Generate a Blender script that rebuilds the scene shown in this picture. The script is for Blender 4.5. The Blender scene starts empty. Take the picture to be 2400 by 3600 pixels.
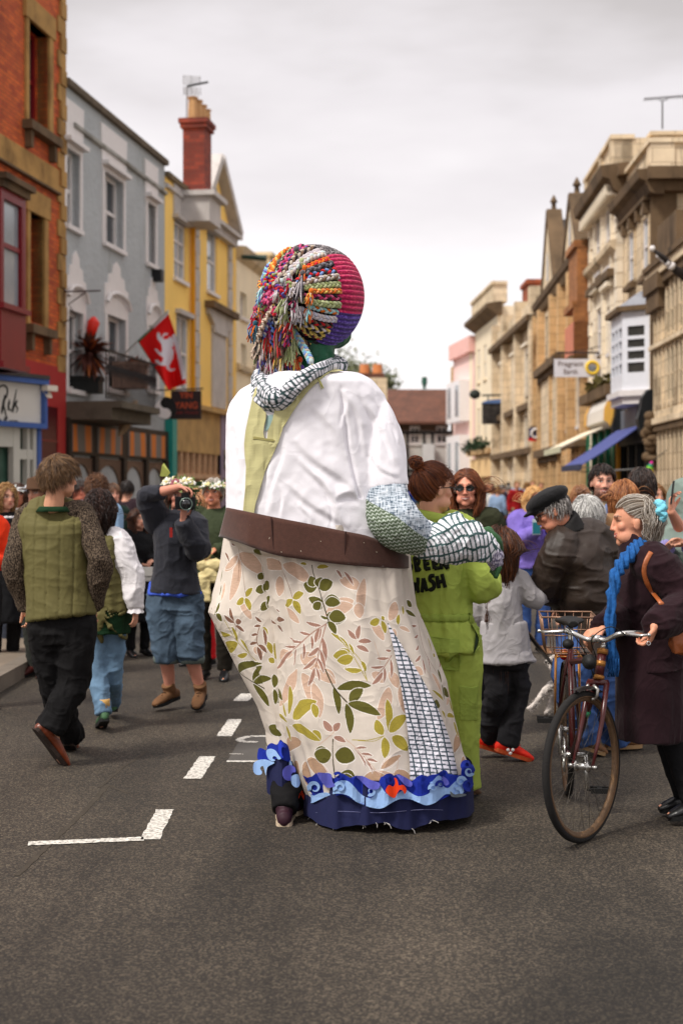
import bpy, bmesh, math, random
import numpy as np
from mathutils import Vector, Matrix
from mathutils.bvhtree import BVHTree
random.seed(7); RS=np.random.RandomState(11)
S=bpy.context.scene; COL=S.collection
# ---------------------------------------------------------------- camera, sky, sun, exposure
FOC=5000.0; CX=1200.0; HY=1722.0; EYE=1.6      # focal length and horizon in photo pixels, eye height in metres
cd=bpy.data.cameras.new('camera'); cam=bpy.data.objects.new('camera',cd); COL.objects.link(cam)
cam.location=(0,0,EYE); cam.rotation_euler=(math.radians(90),0,0)
cd.sensor_fit='VERTICAL'; cd.sensor_height=36.0; cd.sensor_width=24.0; cd.lens=50.0
cd.shift_y=-(1800-HY)/3600.0
cd.clip_start=0.1; cd.clip_end=2000
cd.dof.use_dof=True; cd.dof.focus_distance=6.9; cd.dof.aperture_fstop=2.6; cd.dof.aperture_blades=0
S.camera=cam
S.view_settings.view_transform='Standard'; S.view_settings.look='None'; S.view_settings.gamma=1; S.view_settings.exposure=0.42
SUN_EL=math.radians(52); SUN_AZ=math.radians(-128)
W=bpy.data.worlds.new('World'); S.world=W; W.use_nodes=True
nt=W.node_tree; nt.nodes.clear()
def N(nt,t,**k):
 n=nt.nodes.new(t)
 for a,b in k.items(): setattr(n,a,b)
 return n
def cloudy_world():
 L=nt.links.new
 out=N(nt,'ShaderNodeOutputWorld'); bg=N(nt,'ShaderNodeBackground'); L(bg.outputs[0],out.inputs[0])
 sky=N(nt,'ShaderNodeTexSky'); sky.sky_type='NISHITA'; sky.sun_disc=False
 sky.sun_elevation=SUN_EL; sky.sun_rotation=SUN_AZ; sky.air_density=1; sky.dust_density=3
 tc=N(nt,'ShaderNodeTexCoord'); sep=N(nt,'ShaderNodeSeparateXYZ'); L(tc.outputs['Generated'],sep.inputs[0])
 # overcast: bright low sky, greyer cloud base higher up, broken by soft cloud noise
 mp=N(nt,'ShaderNodeMapping'); mp.inputs['Scale'].default_value=(1.0,1.0,3.2); L(tc.outputs['Generated'],mp.inputs[0])
 no=N(nt,'ShaderNodeTexNoise'); no.inputs['Scale'].default_value=2.6; no.inputs['Detail'].default_value=5; no.inputs['Roughness'].default_value=0.5
 L(mp.outputs[0],no.inputs['Vector'])
 nr=N(nt,'ShaderNodeMapRange'); nr.inputs[1].default_value=0.3; nr.inputs[2].default_value=0.75; nr.inputs[3].default_value=-0.085; nr.inputs[4].default_value=0.085
 L(no.outputs['Fac'],nr.inputs[0])
 ad=N(nt,'ShaderNodeMath',operation='ADD'); L(sep.outputs['Z'],ad.inputs[0]); L(nr.outputs[0],ad.inputs[1])
 cr=N(nt,'ShaderNodeValToRGB'); e=cr.color_ramp.elements
 e[0].position=0.0; e[0].color=(9.9,9.5,9.4,1); e[1].position=1.0; e[1].color=(13.5,12.9,12.9,1)
 for p,c in ((0.15,(9.4,9.0,9.1)),(0.25,(7.6,7.2,7.35)),(0.32,(5.5,5.15,5.1)),(0.40,(4.7,4.4,4.4)),(0.62,(9.5,9.0,9.1))):
  k=e.new(p); k.color=(*c,1)
 L(ad.outputs[0],cr.inputs[0])
 mx=N(nt,'ShaderNodeMix',data_type='RGBA'); mx.inputs[0].default_value=0.95
 L(sky.outputs[0],mx.inputs[6]); L(cr.outputs[0],mx.inputs[7])
 L(mx.outputs[2],bg.inputs[0]); bg.inputs[1].default_value=0.089
cloudy_world()
sl=bpy.data.lights.new('sun','SUN'); sl.energy=2.5; sl.angle=math.radians(12); sl.color=(1,0.955,0.88)
so=bpy.data.objects.new('sun',sl); COL.objects.link(so)
so.rotation_euler=Vector((math.sin(SUN_AZ)*math.cos(SUN_EL),math.cos(SUN_AZ)*math.cos(SUN_EL),math.sin(SUN_EL))).to_track_quat('Z','Y').to_euler()   # behind the camera, to its left

# ---------------------------------------------------------------- helpers
def P(px,py,Y): return np.array(((px-CX)/FOC*Y, Y, EYE-(py-HY)/FOC*Y))
def G(px,py):  # point on the ground seen at a pixel
 Y=FOC*EYE/(py-HY); return np.array(((px-CX)/FOC*Y,Y,0.0))
def lin(c):
 c=np.asarray(c,float)/255.0
 return np.where(c<=0.04045,c/12.92,((c+0.055)/1.055)**2.4)
def tag(o,label=None,cat=None,group=None,kind=None):
 if label: o['label']=label
 if cat: o['category']=cat
 if group: o['group']=group
 if kind: o['kind']=kind
 return o
def empty(name,loc,label,cat,group=None):
 o=bpy.data.objects.new(name,None); COL.objects.link(o); o.location=loc; o.empty_display_size=0.2
 return tag(o,label,cat,group)
MATS={}
def mat(name,col=(128,128,128),rough=0.8,var=0.0,vs=3.0,bump=0.0,bs=40.0,attr=None,metal=0.0,sheen=0.0,spec=0.3,dirt=None,emit=None,stretch=(1,1,1),bd=0.01,uv=False,trans=0.0,wr=0.0,ws=5.0,ashlar=None):
 """procedural principled material: base colour with noise variation and noise bump; attr = colour attribute"""
 if name in MATS: return MATS[name]
 m=bpy.data.materials.new(name); m.use_nodes=True; t=m.node_tree; L=t.links.new
 b=t.nodes['Principled BSDF']; c=(*lin(col),1)
 b.inputs['Base Color'].default_value=c; b.inputs['Roughness'].default_value=rough; b.inputs['Metallic'].default_value=metal
 b.inputs['Specular IOR Level'].default_value=spec
 if sheen: b.inputs['Sheen Weight'].default_value=sheen
 if trans: b.inputs['Transmission Weight'].default_value=trans
 src=None
 tc=N(t,'ShaderNodeTexCoord'); mp=N(t,'ShaderNodeMapping'); mp.inputs['Scale'].default_value=stretch
 L(tc.outputs['UV' if uv else 'Object'],mp.inputs[0])
 if attr:
  a=N(t,'ShaderNodeAttribute'); a.attribute_name=attr; src=a.outputs['Color']
 if var or dirt:
  no=N(t,'ShaderNodeTexNoise'); no.inputs['Scale'].default_value=vs; no.inputs['Detail'].default_value=6; no.inputs['Roughness'].default_value=0.62
  L(mp.outputs[0],no.inputs['Vector'])
  mr=N(t,'ShaderNodeMapRange'); mr.inputs[1].default_value=0.3; mr.inputs[2].default_value=0.7; mr.inputs[3].default_value=1-var; mr.inputs[4].default_value=1+var
  L(no.outputs['Fac'],mr.inputs[0])
  mx=N(t,'ShaderNodeMix',data_type='RGBA',blend_type='MULTIPLY'); mx.inputs[0].default_value=1
  if src: L(src,mx.inputs[6])
  else: mx.inputs[6].default_value=c
  L(mr.outputs[0],mx.inputs[7]); src=mx.outputs[2]
  if dirt:
   dc,ds,lo=dirt
   n2=N(t,'ShaderNodeTexNoise'); n2.inputs['Scale'].default_value=ds; n2.inputs['Detail'].default_value=8; n2.inputs['Roughness'].default_value=0.7
   mp2=N(t,'ShaderNodeMapping'); mp2.inputs['Scale'].default_value=(1,1,0.35); L(tc.outputs['Object'],mp2.inputs[0]); L(mp2.outputs[0],n2.inputs['Vector'])
   r2=N(t,'ShaderNodeMapRange'); r2.inputs[1].default_value=lo; r2.inputs[2].default_value=lo+0.2; L(n2.outputs['Fac'],r2.inputs[0])
   m2=N(t,'ShaderNodeMix',data_type='RGBA'); L(r2.outputs[0],m2.inputs[0]); L(src,m2.inputs[6]); m2.inputs[7].default_value=(*lin(dc),1); src=m2.outputs[2]
 if ashlar:   # coursed stone blocks with thin joints
  br=N(t,'ShaderNodeTexBrick'); br.inputs['Scale'].default_value=1; br.inputs['Brick Width'].default_value=ashlar[0]; br.inputs['Row Height'].default_value=ashlar[1]; br.inputs['Mortar Size'].default_value=0.012; br.inputs['Mortar Smooth'].default_value=0.4
  br.inputs['Color1'].default_value=(1,1,1,1); br.inputs['Color2'].default_value=(0.82,0.80,0.76,1); br.inputs['Mortar'].default_value=(0.5,0.46,0.42,1); L(tc.outputs['UV'],br.inputs['Vector'])
  mx=N(t,'ShaderNodeMix',data_type='RGBA',blend_type='MULTIPLY'); mx.inputs[0].default_value=1; L(src,mx.inputs[6]); L(br.outputs['Color'],mx.inputs[7]); src=mx.outputs[2]
 if src: L(src,b.inputs['Base Color'])
 if bump:
  nb=N(t,'ShaderNodeTexNoise'); nb.inputs['Scale'].default_value=bs; nb.inputs['Detail'].default_value=4
  L(mp.outputs[0],nb.inputs['Vector'])
  bp=N(t,'ShaderNodeBump'); bp.inputs['Strength'].default_value=bump; bp.inputs['Distance'].default_value=bd
  L(nb.outputs['Fac'],bp.inputs['Height']); L(bp.outputs[0],b.inputs['Normal'])
 if wr:      # soft creases in cloth: ridges where a warped noise crosses its middle
  nw=N(t,'ShaderNodeTexNoise'); nw.inputs['Scale'].default_value=ws; nw.inputs['Detail'].default_value=2.5; nw.inputs['Distortion'].default_value=1.4; L(tc.outputs['Object'],nw.inputs['Vector'])
  m1=N(t,'ShaderNodeMath',operation='SUBTRACT'); L(nw.outputs['Fac'],m1.inputs[0]); m1.inputs[1].default_value=0.5; m2=N(t,'ShaderNodeMath',operation='ABSOLUTE'); L(m1.outputs[0],m2.inputs[0]); m3=N(t,'ShaderNodeMath',operation='POWER'); L(m2.outputs[0],m3.inputs[0]); m3.inputs[1].default_value=0.55
  b2=N(t,'ShaderNodeBump'); b2.invert=True; b2.inputs['Strength'].default_value=wr; b2.inputs['Distance'].default_value=0.05; L(m3.outputs[0],b2.inputs['Height'])
  if bump: L(b2.outputs[0],bp.inputs['Normal'])
  else: L(b2.outputs[0],b.inputs['Normal'])
 if emit:
  b.inputs['Emission Color'].default_value=(*lin(emit[0]),1); b.inputs['Emission Strength'].default_value=emit[1]
 MATS[name]=m; return m
def nrm(v):
 v=np.asarray(v,float); return v/(np.linalg.norm(v)+1e-12)
class MB:
 def __init__(s): s.v=[]; s.f=[]; s.m=[]; s.n=0
 def add(s,V,F,mi=0):
  V=np.asarray(V,float).reshape(-1,3); o=s.n; s.v.append(V); s.n+=len(V)
  s.f+= [tuple(i+o for i in f) for f in F]; s.m+=[mi]*len(F); return s
 def obox(s,c,ax,ay,az,mi=0):
  c,ax,ay,az=[np.asarray(q,float) for q in (c,ax,ay,az)]
  V=[c+i*ax+j*ay+k*az for k in(-1,1) for j in(-1,1) for i in(-1,1)]
  return s.add(V,[(0,2,3,1),(4,5,7,6),(0,1,5,4),(2,6,7,3),(0,4,6,2),(1,3,7,5)],mi)
 def box(s,p,q,mi=0):
  p=np.asarray(p,float);q=np.asarray(q,float);h=(q-p)/2
  return s.obox((p+q)/2,(h[0],0,0),(0,h[1],0),(0,0,h[2]),mi)
 def tube(s,pts,r,n=8,mi=0,cap=True,across=None,r2=None,closed=False):
  pts=np.asarray(pts,float); k=len(pts)
  r=np.broadcast_to(np.asarray(r,float),(k,)); r2=r if r2 is None else np.broadcast_to(np.asarray(r2,float),(k,))
  if closed: T=np.roll(pts,-1,0)-np.roll(pts,1,0)
  else: T=np.gradient(pts,axis=0)
  T/= (np.linalg.norm(T,axis=1,keepdims=True)+1e-12)
  A=np.zeros_like(pts)
  if across is not None:
   ac=np.broadcast_to(np.asarray(across,float),pts.shape); A=ac-(ac*T).sum(1,keepdims=True)*T
  else:
   a=np.cross(T[0],(0,0,1.0)); 
   if np.linalg.norm(a)<0.2: a=np.cross(T[0],(0,1.0,0))
   for i in range(k):
    a=a-np.dot(a,T[i])*T[i]; a=a/(np.linalg.norm(a)+1e-12); A[i]=a
  A/=(np.linalg.norm(A,axis=1,keepdims=True)+1e-12); B=np.cross(T,A)
  th=np.arange(n)*2*math.pi/n
  V=pts[:,None,:]+r[:,None,None]*np.cos(th)[None,:,None]*A[:,None,:]+r2[:,None,None]*np.sin(th)[None,:,None]*B[:,None,:]
  F=[]
  for i in range(k if closed else k-1):
   j=(i+1)%k
   for a_ in range(n):
    b_=(a_+1)%n; F.append((i*n+a_,i*n+b_,j*n+b_,j*n+a_))
  if cap and not closed: F+=[tuple(range(n))[::-1],tuple((k-1)*n+q for q in range(n))]
  return s.add(V.reshape(-1,3),F,mi)
 def ell(s,c,rx,ry,rz,B=None,nu=16,nv=10,mi=0):
  B=np.eye(3) if B is None else np.asarray(B,float)   # rows are the axes
  V=[];F=[]
  for j in range(1,nv):
   ph=math.pi*j/nv
   for i in range(nu):
    t=2*math.pi*i/nu; V.append((rx*math.sin(ph)*math.cos(t),ry*math.sin(ph)*math.sin(t),rz*math.cos(ph)))
  V+=[(0,0,rz),(0,0,-rz)]
  for j in range(nv-2):
   for i in range(nu):
    k=(i+1)%nu; F.append((j*nu+i,(j+1)*nu+i,(j+1)*nu+k,j*nu+k))
  a=len(V)-2;b=a+1
  for i in range(nu):
   k=(i+1)%nu; F.append((a,i,k)); F.append((b,(nv-2)*nu+k,(nv-2)*nu+i))
  V=np.asarray(V)@B+np.asarray(c); return s.add(V,F,mi)
 def loft(s,rings,mi=0,cap=True,closed=True):
  rings=[np.asarray(r,float) for r in rings]; n=len(rings[0]); F=[]
  for i in range(len(rings)-1):
   for a in range(n if closed else n-1):
    b=(a+1)%n; F.append((i*n+a,i*n+b,(i+1)*n+b,(i+1)*n+a))
  if cap and closed: F+=[tuple(range(n))[::-1],tuple((len(rings)-1)*n+q for q in range(n))]
  return s.add(np.concatenate(rings),F,mi)
 def prism(s,poly,d,mi=0):
  """poly: Nx3 planar outline, d: extrusion vector"""
  poly=np.asarray(poly,float); n=len(poly); d=np.asarray(d,float)
  F=[tuple(range(n)),tuple(range(n,2*n))[::-1]]+[(i,i+n,(i+1)%n+n,(i+1)%n) for i in range(n)]
  return s.add(np.concatenate([poly,poly+d]),F,mi)
 def build(s,name,mats,parent=None,smooth=False,uv=None,fix=True):
  V=np.concatenate(s.v) if s.v else np.zeros((0,3))
  if not isinstance(mats,(list,tuple)): mats=[mats]
  off=np.array(world_loc(parent)) if parent else (V.mean(0) if len(V) else np.zeros(3))
  if not parent and len(V): off=np.array([V[:,0].mean(),V[:,1].mean(),V[:,2].min()])
  me=bpy.data.meshes.new(name); me.from_pydata((V-off).tolist(),[],s.f)
  for m in mats: me.materials.append(m)
  me.polygons.foreach_set('material_index',s.m)
  if smooth: me.polygons.foreach_set('use_smooth',[True]*len(s.f))
  if fix:
   bm=bmesh.new(); bm.from_mesh(me); bmesh.ops.recalc_face_normals(bm,faces=bm.faces); bm.to_mesh(me); bm.free()
  if uv is not None: autouv(me,V if False else None,off,*uv)
  me.update(); o=bpy.data.objects.new(name,me); COL.objects.link(o)
  if parent: o.parent=parent
  else: o.location=off
  return o
def world_loc(o):
 l=Vector((0,0,0))
 while o is not None: l=l+o.location; o=o.parent
 return l
def autouv(me,_,off,d,n):
 """box mapping in metres for a facade: d along it, n out of it"""
 ul=me.uv_layers.new(name='UVMap'); k=len(me.loops); li=np.empty(k,int); me.loops.foreach_get('vertex_index',li)
 co=np.empty(len(me.vertices)*3); me.vertices.foreach_get('co',co); co=co.reshape(-1,3)+off
 fn=np.empty(len(me.polygons)*3); me.polygons.foreach_get('normal',fn); fn=fn.reshape(-1,3)
 lt=np.empty(len(me.polygons),int); me.polygons.foreach_get('loop_total',lt); pf=np.repeat(np.arange(len(lt)),lt)
 c=co[li]; nn=fn[pf]; u=c@d; w=c@n; z=c[:,2]
 top=np.abs(nn[:,2])>0.7; side=(np.abs(nn@d)>np.abs(nn@n))&~top
 U=np.where(side,w,u); Vv=np.where(top,w,z)
 ul.data.foreach_set('uv',np.stack([U,Vv],1).ravel())
# vectorised value noise
_perm=RS.permutation(4096); _val=RS.rand(4096)*2-1
def vnoise(p,seed=0):
 p=np.asarray(p,float)+seed*17.37; i=np.floor(p).astype(int); f=p-i; f=f*f*(3-2*f)
 def h(a,b,c): return _val[(_perm[(_perm[(_perm[a&4095]+b)&4095]+c)&4095])]
 x,y,z=i[:,0],i[:,1],i[:,2]; fx,fy,fz=f[:,0],f[:,1],f[:,2]
 c00=h(x,y,z)*(1-fx)+h(x+1,y,z)*fx; c10=h(x,y+1,z)*(1-fx)+h(x+1,y+1,z)*fx
 c01=h(x,y,z+1)*(1-fx)+h(x+1,y,z+1)*fx; c11=h(x,y+1,z+1)*(1-fx)+h(x+1,y+1,z+1)*fx
 return (c00*(1-fy)+c10*fy)*(1-fz)+(c01*(1-fy)+c11*fy)*fz
def fbm(p,o=3,seed=0):
 a=0;w=1
 for k in range(o): a=a+w*vnoise(p*(2**k),seed+k); w*=0.5
 return a
def evalmods(me_src,mods,name):
 o=bpy.data.objects.new('tmp',me_src); COL.objects.link(o)
 for ty,kw in mods:
  m=o.modifiers.new('m',ty)
  for k,v in kw.items(): setattr(m,k,v)
 dg=bpy.context.evaluated_depsgraph_get(); ev=o.evaluated_get(dg)
 me=bpy.data.meshes.new_from_object(ev); me.name=name
 bpy.data.objects.remove(o); return me
def vcos(me):
 a=np.empty(len(me.vertices)*3); me.vertices.foreach_get('co',a); return a.reshape(-1,3)
def vnor(me):
 a=np.empty(len(me.vertices)*3); me.vertices.foreach_get('normal',a); return a.reshape(-1,3)
def setcos(me,V): me.vertices.foreach_set('co',np.asarray(V).ravel()); me.update()
def colattr(me,cols,name='col'):
 at=me.color_attributes.new(name,'FLOAT_COLOR','POINT'); a=np.ones((len(me.vertices),4)); a[:,:3]=cols; at.data.foreach_set('color',a.ravel())
def remesh(mb,name,mats,parent,vox=0.008,smooth=6,disp=None,color=None,matfn=None):
 """union the overlapping shapes of mb into one continuous surface, smooth it, displace it (disp(V,Nrm)->offset), colour it"""
 V=np.concatenate(mb.v); me=bpy.data.meshes.new(name+'_src'); me.from_pydata(V.tolist(),[],mb.f)
 bm=bmesh.new(); bm.from_mesh(me); bmesh.ops.recalc_face_normals(bm,faces=bm.faces); bm.to_mesh(me); bm.free()
 mods=[('REMESH',dict(mode='VOXEL',voxel_size=vox,adaptivity=0.0))]
 if smooth: mods.append(('SMOOTH',dict(factor=0.5,iterations=smooth)))
 out=evalmods(me,mods,name); bpy.data.meshes.remove(me)
 C=vcos(out)
 if disp is not None:
  Nn=vnor(out); C=C+Nn*disp(C)[:,None]
 if color is not None: colattr(out,color(C))
 off=np.array(world_loc(parent)) if parent else np.zeros(3)
 setcos(out,C-off)
 if not isinstance(mats,(list,tuple)): mats=[mats]
 out.materials.clear()
 for m in mats: out.materials.append(m)
 out.polygons.foreach_set('use_smooth',[True]*len(out.polygons))
 out.update(); o=bpy.data.objects.new(name,out); COL.objects.link(o)
 if parent: o.parent=parent
 return o
def bvh_of(*objs):
 VV=[];FF=[];n=0
 for o in objs:
  l=np.array(world_loc(o)); V=vcos(o.data)+l; VV.append(V); FF+=[[i+n for i in p.vertices] for p in o.data.polygons]; n+=len(V)
 return BVHTree.FromPolygons(np.concatenate(VV).tolist(),FF)
def onto(bvh,px,py,off=0.004,Y0=7.0):
 """the point of a thing's own surface seen at a photo pixel, lifted off along its normal"""
 d=Vector(((px-CX)/FOC,1,-(py-HY)/FOC)).normalized(); o=Vector((0,0,EYE))
 h,n,_,dist=bvh.ray_cast(o,d)
 if h is None:
  h,n,_,_=bvh.find_nearest(Vector(P(px,py,Y0)))
 if n.dot(d)>0: n=-n
 return np.array(h)+np.array(n)*off
def cr(Q,t):
 i=int(min(math.floor(t),len(Q)-2)); f=t-i; p=lambda k:Q[max(0,min(len(Q)-1,k))]
 a,b,c,d=p(i-1),p(i),p(i+1),p(i+2); return 0.5*((2*b)+(-a+c)*f+(2*a-5*b+4*c-d)*f*f+(-a+3*b-3*c+d)*f**3)
def text_mesh(tx):
 o=bpy.data.objects.new('t',tx); COL.objects.link(o); dg=bpy.context.evaluated_depsgraph_get(); me=bpy.data.meshes.new_from_object(o.evaluated_get(dg)); bpy.data.objects.remove(o); bpy.data.curves.remove(tx); return me
# ================================================================ the ground
def ground():
 m=bpy.data.materials.new('asphalt'); m.use_nodes=True; t=m.node_tree; L=t.links.new; b=t.nodes['Principled BSDF']
 b.inputs['Roughness'].default_value=0.78; b.inputs['Specular IOR Level'].default_value=0.35
 tc=N(t,'ShaderNodeTexCoord'); o=tc.outputs['Object']
 vo=N(t,'ShaderNodeTexVoronoi'); vo.inputs['Scale'].default_value=125; L(o,vo.inputs['Vector'])
 n1=N(t,'ShaderNodeTexNoise'); n1.inputs['Scale'].default_value=170; n1.inputs['Detail'].default_value=5; n1.inputs['Roughness'].default_value=0.8; L(o,n1.inputs['Vector'])
 n2=N(t,'ShaderNodeTexNoise'); n2.inputs['Scale'].default_value=0.55; n2.inputs['Detail'].default_value=7; n2.inputs['Roughness'].default_value=0.62; L(o,n2.inputs['Vector'])
 # worn wheel tracks and stains run along the street
 mp=N(t,'ShaderNodeMapping'); mp.inputs['Scale'].default_value=(1.6,0.22,1); mp.inputs['Rotation'].default_value=(0,0,-0.05); L(o,mp.inputs[0])
 n3=N(t,'ShaderNodeTexNoise'); n3.inputs['Scale'].default_value=1.0; n3.inputs['Detail'].default_value=4; n3.inputs['Distortion'].default_value=0.6; L(mp.outputs[0],n3.inputs['Vector'])
 r1=N(t,'ShaderNodeValToRGB'); e=r1.color_ramp.elements
 e[0].position=0.3; e[0].color=(*lin((40,35,30)),1); e[1].position=0.74; e[1].color=(*lin((103,92,77)),1); k=e.new(0.5); k.color=(*lin((50,44,37)),1)
 cs=N(t,'ShaderNodeMix',data_type='FLOAT'); cs.inputs[0].default_value=0.5; L(n1.outputs['Fac'],cs.inputs[2]); L(vo.outputs['Color'],cs.inputs[3])
 L(cs.outputs[0],r1.inputs[0])
 def mul(src,fac,lo,hi,a,c):
  mr=N(t,'ShaderNodeMapRange'); mr.inputs[1].default_value=lo; mr.inputs[2].default_value=hi; mr.inputs[3].default_value=a; mr.inputs[4].default_value=c; L(fac,mr.inputs[0])
  x=N(t,'ShaderNodeMix',data_type='RGBA',blend_type='MULTIPLY'); x.inputs[0].default_value=1; L(src,x.inputs[6]); L(mr.outputs[0],x.inputs[7]); return x.outputs[2]
 c=mul(r1.outputs[0],n2.outputs['Fac'],0.34,0.66,0.58,1.28); c=mul(c,n3.outputs['Fac'],0.38,0.6,0.66,1.18)
 L(c,b.inputs['Base Color'])
 bp=N(t,'ShaderNodeBump'); bp.inputs['Strength'].default_value=0.9; bp.inputs['Distance'].default_value=0.006; L(cs.outputs[0],bp.inputs['Height']); L(bp.outputs[0],b.inputs['Normal'])
 mb=MB(); mb.add([(-400,-60,-0.02),(400,-60,-0.02),(400,700,-0.02),(-400,700,-0.02)],[(0,1,2,3)])
 gm=mat('far_ground',(96,98,80),0.95,0.2,0.1)
 tag(mb.build('ground',gm,fix=False),kind='structure')
 mb=MB(); mb.add([(-3.2,-12,0),(7.0,-12,0),(7.6,90,0),(-3.2,90,0)],[(0,1,2,3)])
 tag(mb.build('road',m,fix=False),kind='structure')
ground()
PAVE=mat('paving',(118,106,92),0.85,0.22,1.2,0.4,60)
KERB=mat('kerb_stone',(112,103,92),0.8,0.25,2.5,0.5,50)
PAINT=mat('road_paint',(216,211,202),0.75,0.12,30,0.5,120,bd=0.004,dirt=((84,77,68),42,0.45))
def pavements():
 kl=[(-2.84,-12),(-2.84,10),(-2.84,18),(-2.7,26),(-2.1,34),(-1.0,43),(1.0,58),(2.2,80),(2.4,90)]
 fl=[(-12,-12),(-12,10),(-8,18),(-5.9,26),(-4.4,35),(-3.1,43.1),(-1.0,58),(-1,80),(-1,90)]
 mb=MB()
 V=[(x+0.15,y,0.12) for x,y in kl]+[(x,y,0.12) for x,y in fl]; n=len(kl)
 mb.add(V,[(i,n+i,n+i+1,i+1) for i in range(n-1)]); tag(mb.build('pavement',PAVE,fix=False),kind='structure')
 def kerb(pts,sg):
  mb=MB()
  for (x0,y0),(x1,y1) in zip(pts[:-1],pts[1:]):
   L=math.hypot(x1-x0,y1-y0); k=max(1,int(L/0.92)); 
   for i in range(k):
    a=np.array((x0+(x1-x0)*i/k,y0+(y1-y0)*i/k)); c=np.array((x0+(x1-x0)*(i+1)/k,y0+(y1-y0)*(i+1)/k)); d=nrm(c-a); 
    ctr=(a+c)/2; mb.obox((ctr[0]+sg*0.075,ctr[1],0.062),np.array((d[0],d[1],0))*(L/k/2-0.004),(-d[1]*0.072,d[0]*0.072,0),(0,0,0.066))
  return tag(mb.build('kerb',KERB),kind='structure')
 kerb(kl,1)
 kr=[(4.3,-12),(4.3,14),(4.5,33),(4.9,50),(5.6,90)]; fr=[(12,-12),(9,14),(6.8,33),(7.4,50),(7.8,90)]
 mb=MB(); n=len(kr)
 mb.add([(x,y,0.12) for x,y in kr]+[(x,y,0.12) for x,y in fr],[(i,i+1,n+i+1,n+i) for i in range(n-1)]); tag(mb.build('pavement',PAVE,fix=False),kind='structure')
 kerb([(x,y) for x,y in kr],-1)
pavements()
def marks():
 def quad(pts,name='road_marking',m=PAINT,z=0.004,label=None):
  c=[G(*p)[:2] for p in pts]; mb=MB(); mb.add([(x,y,z) for x,y in c],[tuple(range(len(c)))]); o=mb.build(name,m,fix=False); o['kind']='structure'
  # irregular worn edges: many small steps
  return o
 def line(a,b,w,n=14,m=PAINT,z=0.004):
  a=G(*a)[:2]; b=G(*b)[:2]; d=nrm(b-a); q=np.array((-d[1],d[0])); V=[];rng=np.random.RandomState(int(abs(a[0]*1000))%9999)
  for i in range(n+1):
   c=a+(b-a)*i/n
   for s in (-1,1): V.append((*(c+q*s*(w/2+rng.uniform(-0.006,0.003))),z))
  mb=MB(); mb.add(V,[(2*i,2*i+1,2*i+3,2*i+2) for i in range(n)]); o=mb.build('road_marking',m,fix=False); o['kind']='structure'
 line((527,2953),(580,2848),0.09,16); line((100,2968),(506,2951),0.075,30)
 line((676,2740),(730,2661),0.10,16); line((788,2590),(827,2530),0.10,12)
 line((845,2466),(872,2440),0.12,10)
 patch=mat('patched_asphalt',(82,78,74),0.8,0.12,4,0.3,120)
 quad([(800,2675),(850,2590),(980,2585),(1010,2680)],m=patch,z=0.002,name='road_patch')
 line((797,2678),(960,2679),0.05,20)
 line((806,2652),(856,2653),0.02,8)
 pts=[(960,2590),(880,2590),(850,2597),(840,2604),(856,2609),(905,2611)]
 for a,b in zip(pts[:-1],pts[1:]): line(a,b,0.055,5)
 crack=mat('tar_seam',(62,55,46),0.85,0.3,9,0.5,120)
 for k,(pts,w) in enumerate(((((455,2790),(380,2760),(300,2850),(200,2945),(60,3080)),0.05),(((520,2640),(430,2700),(350,2770)),0.035))):
  for i,(a,b) in enumerate(zip(pts[:-1],pts[1:])): line(a,b,w*0.6,16,crack,0.0012+0.0004*i+0.0002*k)
marks()

# ================================================================ buildings
GLASS=mat('window_glass',(48,54,60),0.08,0.25,1.5,spec=0.9)
GLASSL=mat('pale_window_glass',(150,158,165),0.12,0.2,1.2,spec=0.8)
WARMG=mat('shop_glass',(70,58,42),0.1,0.45,2.0,spec=0.8)
WPAINT=mat('white_frame_paint',(222,216,214),0.5,0.05,8)
def brickmat(name,c1,c2,mo,sx=0.235,sz=0.078,rough=0.85,bump=0.6):
 m=bpy.data.materials.new(name); m.use_nodes=True; t=m.node_tree; L=t.links.new; b=t.nodes['Principled BSDF']; b.inputs['Roughness'].default_value=rough
 tc=N(t,'ShaderNodeTexCoord'); br=N(t,'ShaderNodeTexBrick'); br.inputs['Scale'].default_value=1; br.inputs['Brick Width'].default_value=sx; br.inputs['Row Height'].default_value=sz
 br.inputs['Mortar Size'].default_value=0.006; br.inputs['Mortar Smooth'].default_value=0.3; br.inputs['Bias'].default_value=0.0
 br.inputs['Color1'].default_value=(*lin(c1),1); br.inputs['Color2'].default_value=(*lin(c2),1); br.inputs['Mortar'].default_value=(*lin(mo),1)
 L(tc.outputs['UV'],br.inputs['Vector'])
 no=N(t,'ShaderNodeTexNoise'); no.inputs['Scale'].default_value=1.3; no.inputs['Detail'].default_value=8; no.inputs['Roughness'].default_value=0.7; L(tc.outputs['UV'],no.inputs['Vector'])
 mr=N(t,'ShaderNodeMapRange'); mr.inputs[1].default_value=0.3; mr.inputs[2].default_value=0.7; mr.inputs[3].default_value=0.62; mr.inputs[4].default_value=1.25; L(no.outputs['Fac'],mr.inputs[0])
 mx=N(t,'ShaderNodeMix',data_type='RGBA',blend_type='MULTIPLY'); mx.inputs[0].default_value=1; L(br.outputs['Color'],mx.inputs[6]); L(mr.outputs[0],mx.inputs[7]); L(mx.outputs[2],b.inputs['Base Color'])
 bp=N(t,'ShaderNodeBump'); bp.inputs['Strength'].default_value=bump; bp.inputs['Distance'].default_value=0.01; bp.invert=True; L(br.outputs['Fac'],bp.inputs['Height']); L(bp.outputs[0],b.inputs['Normal'])
 return m
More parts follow.
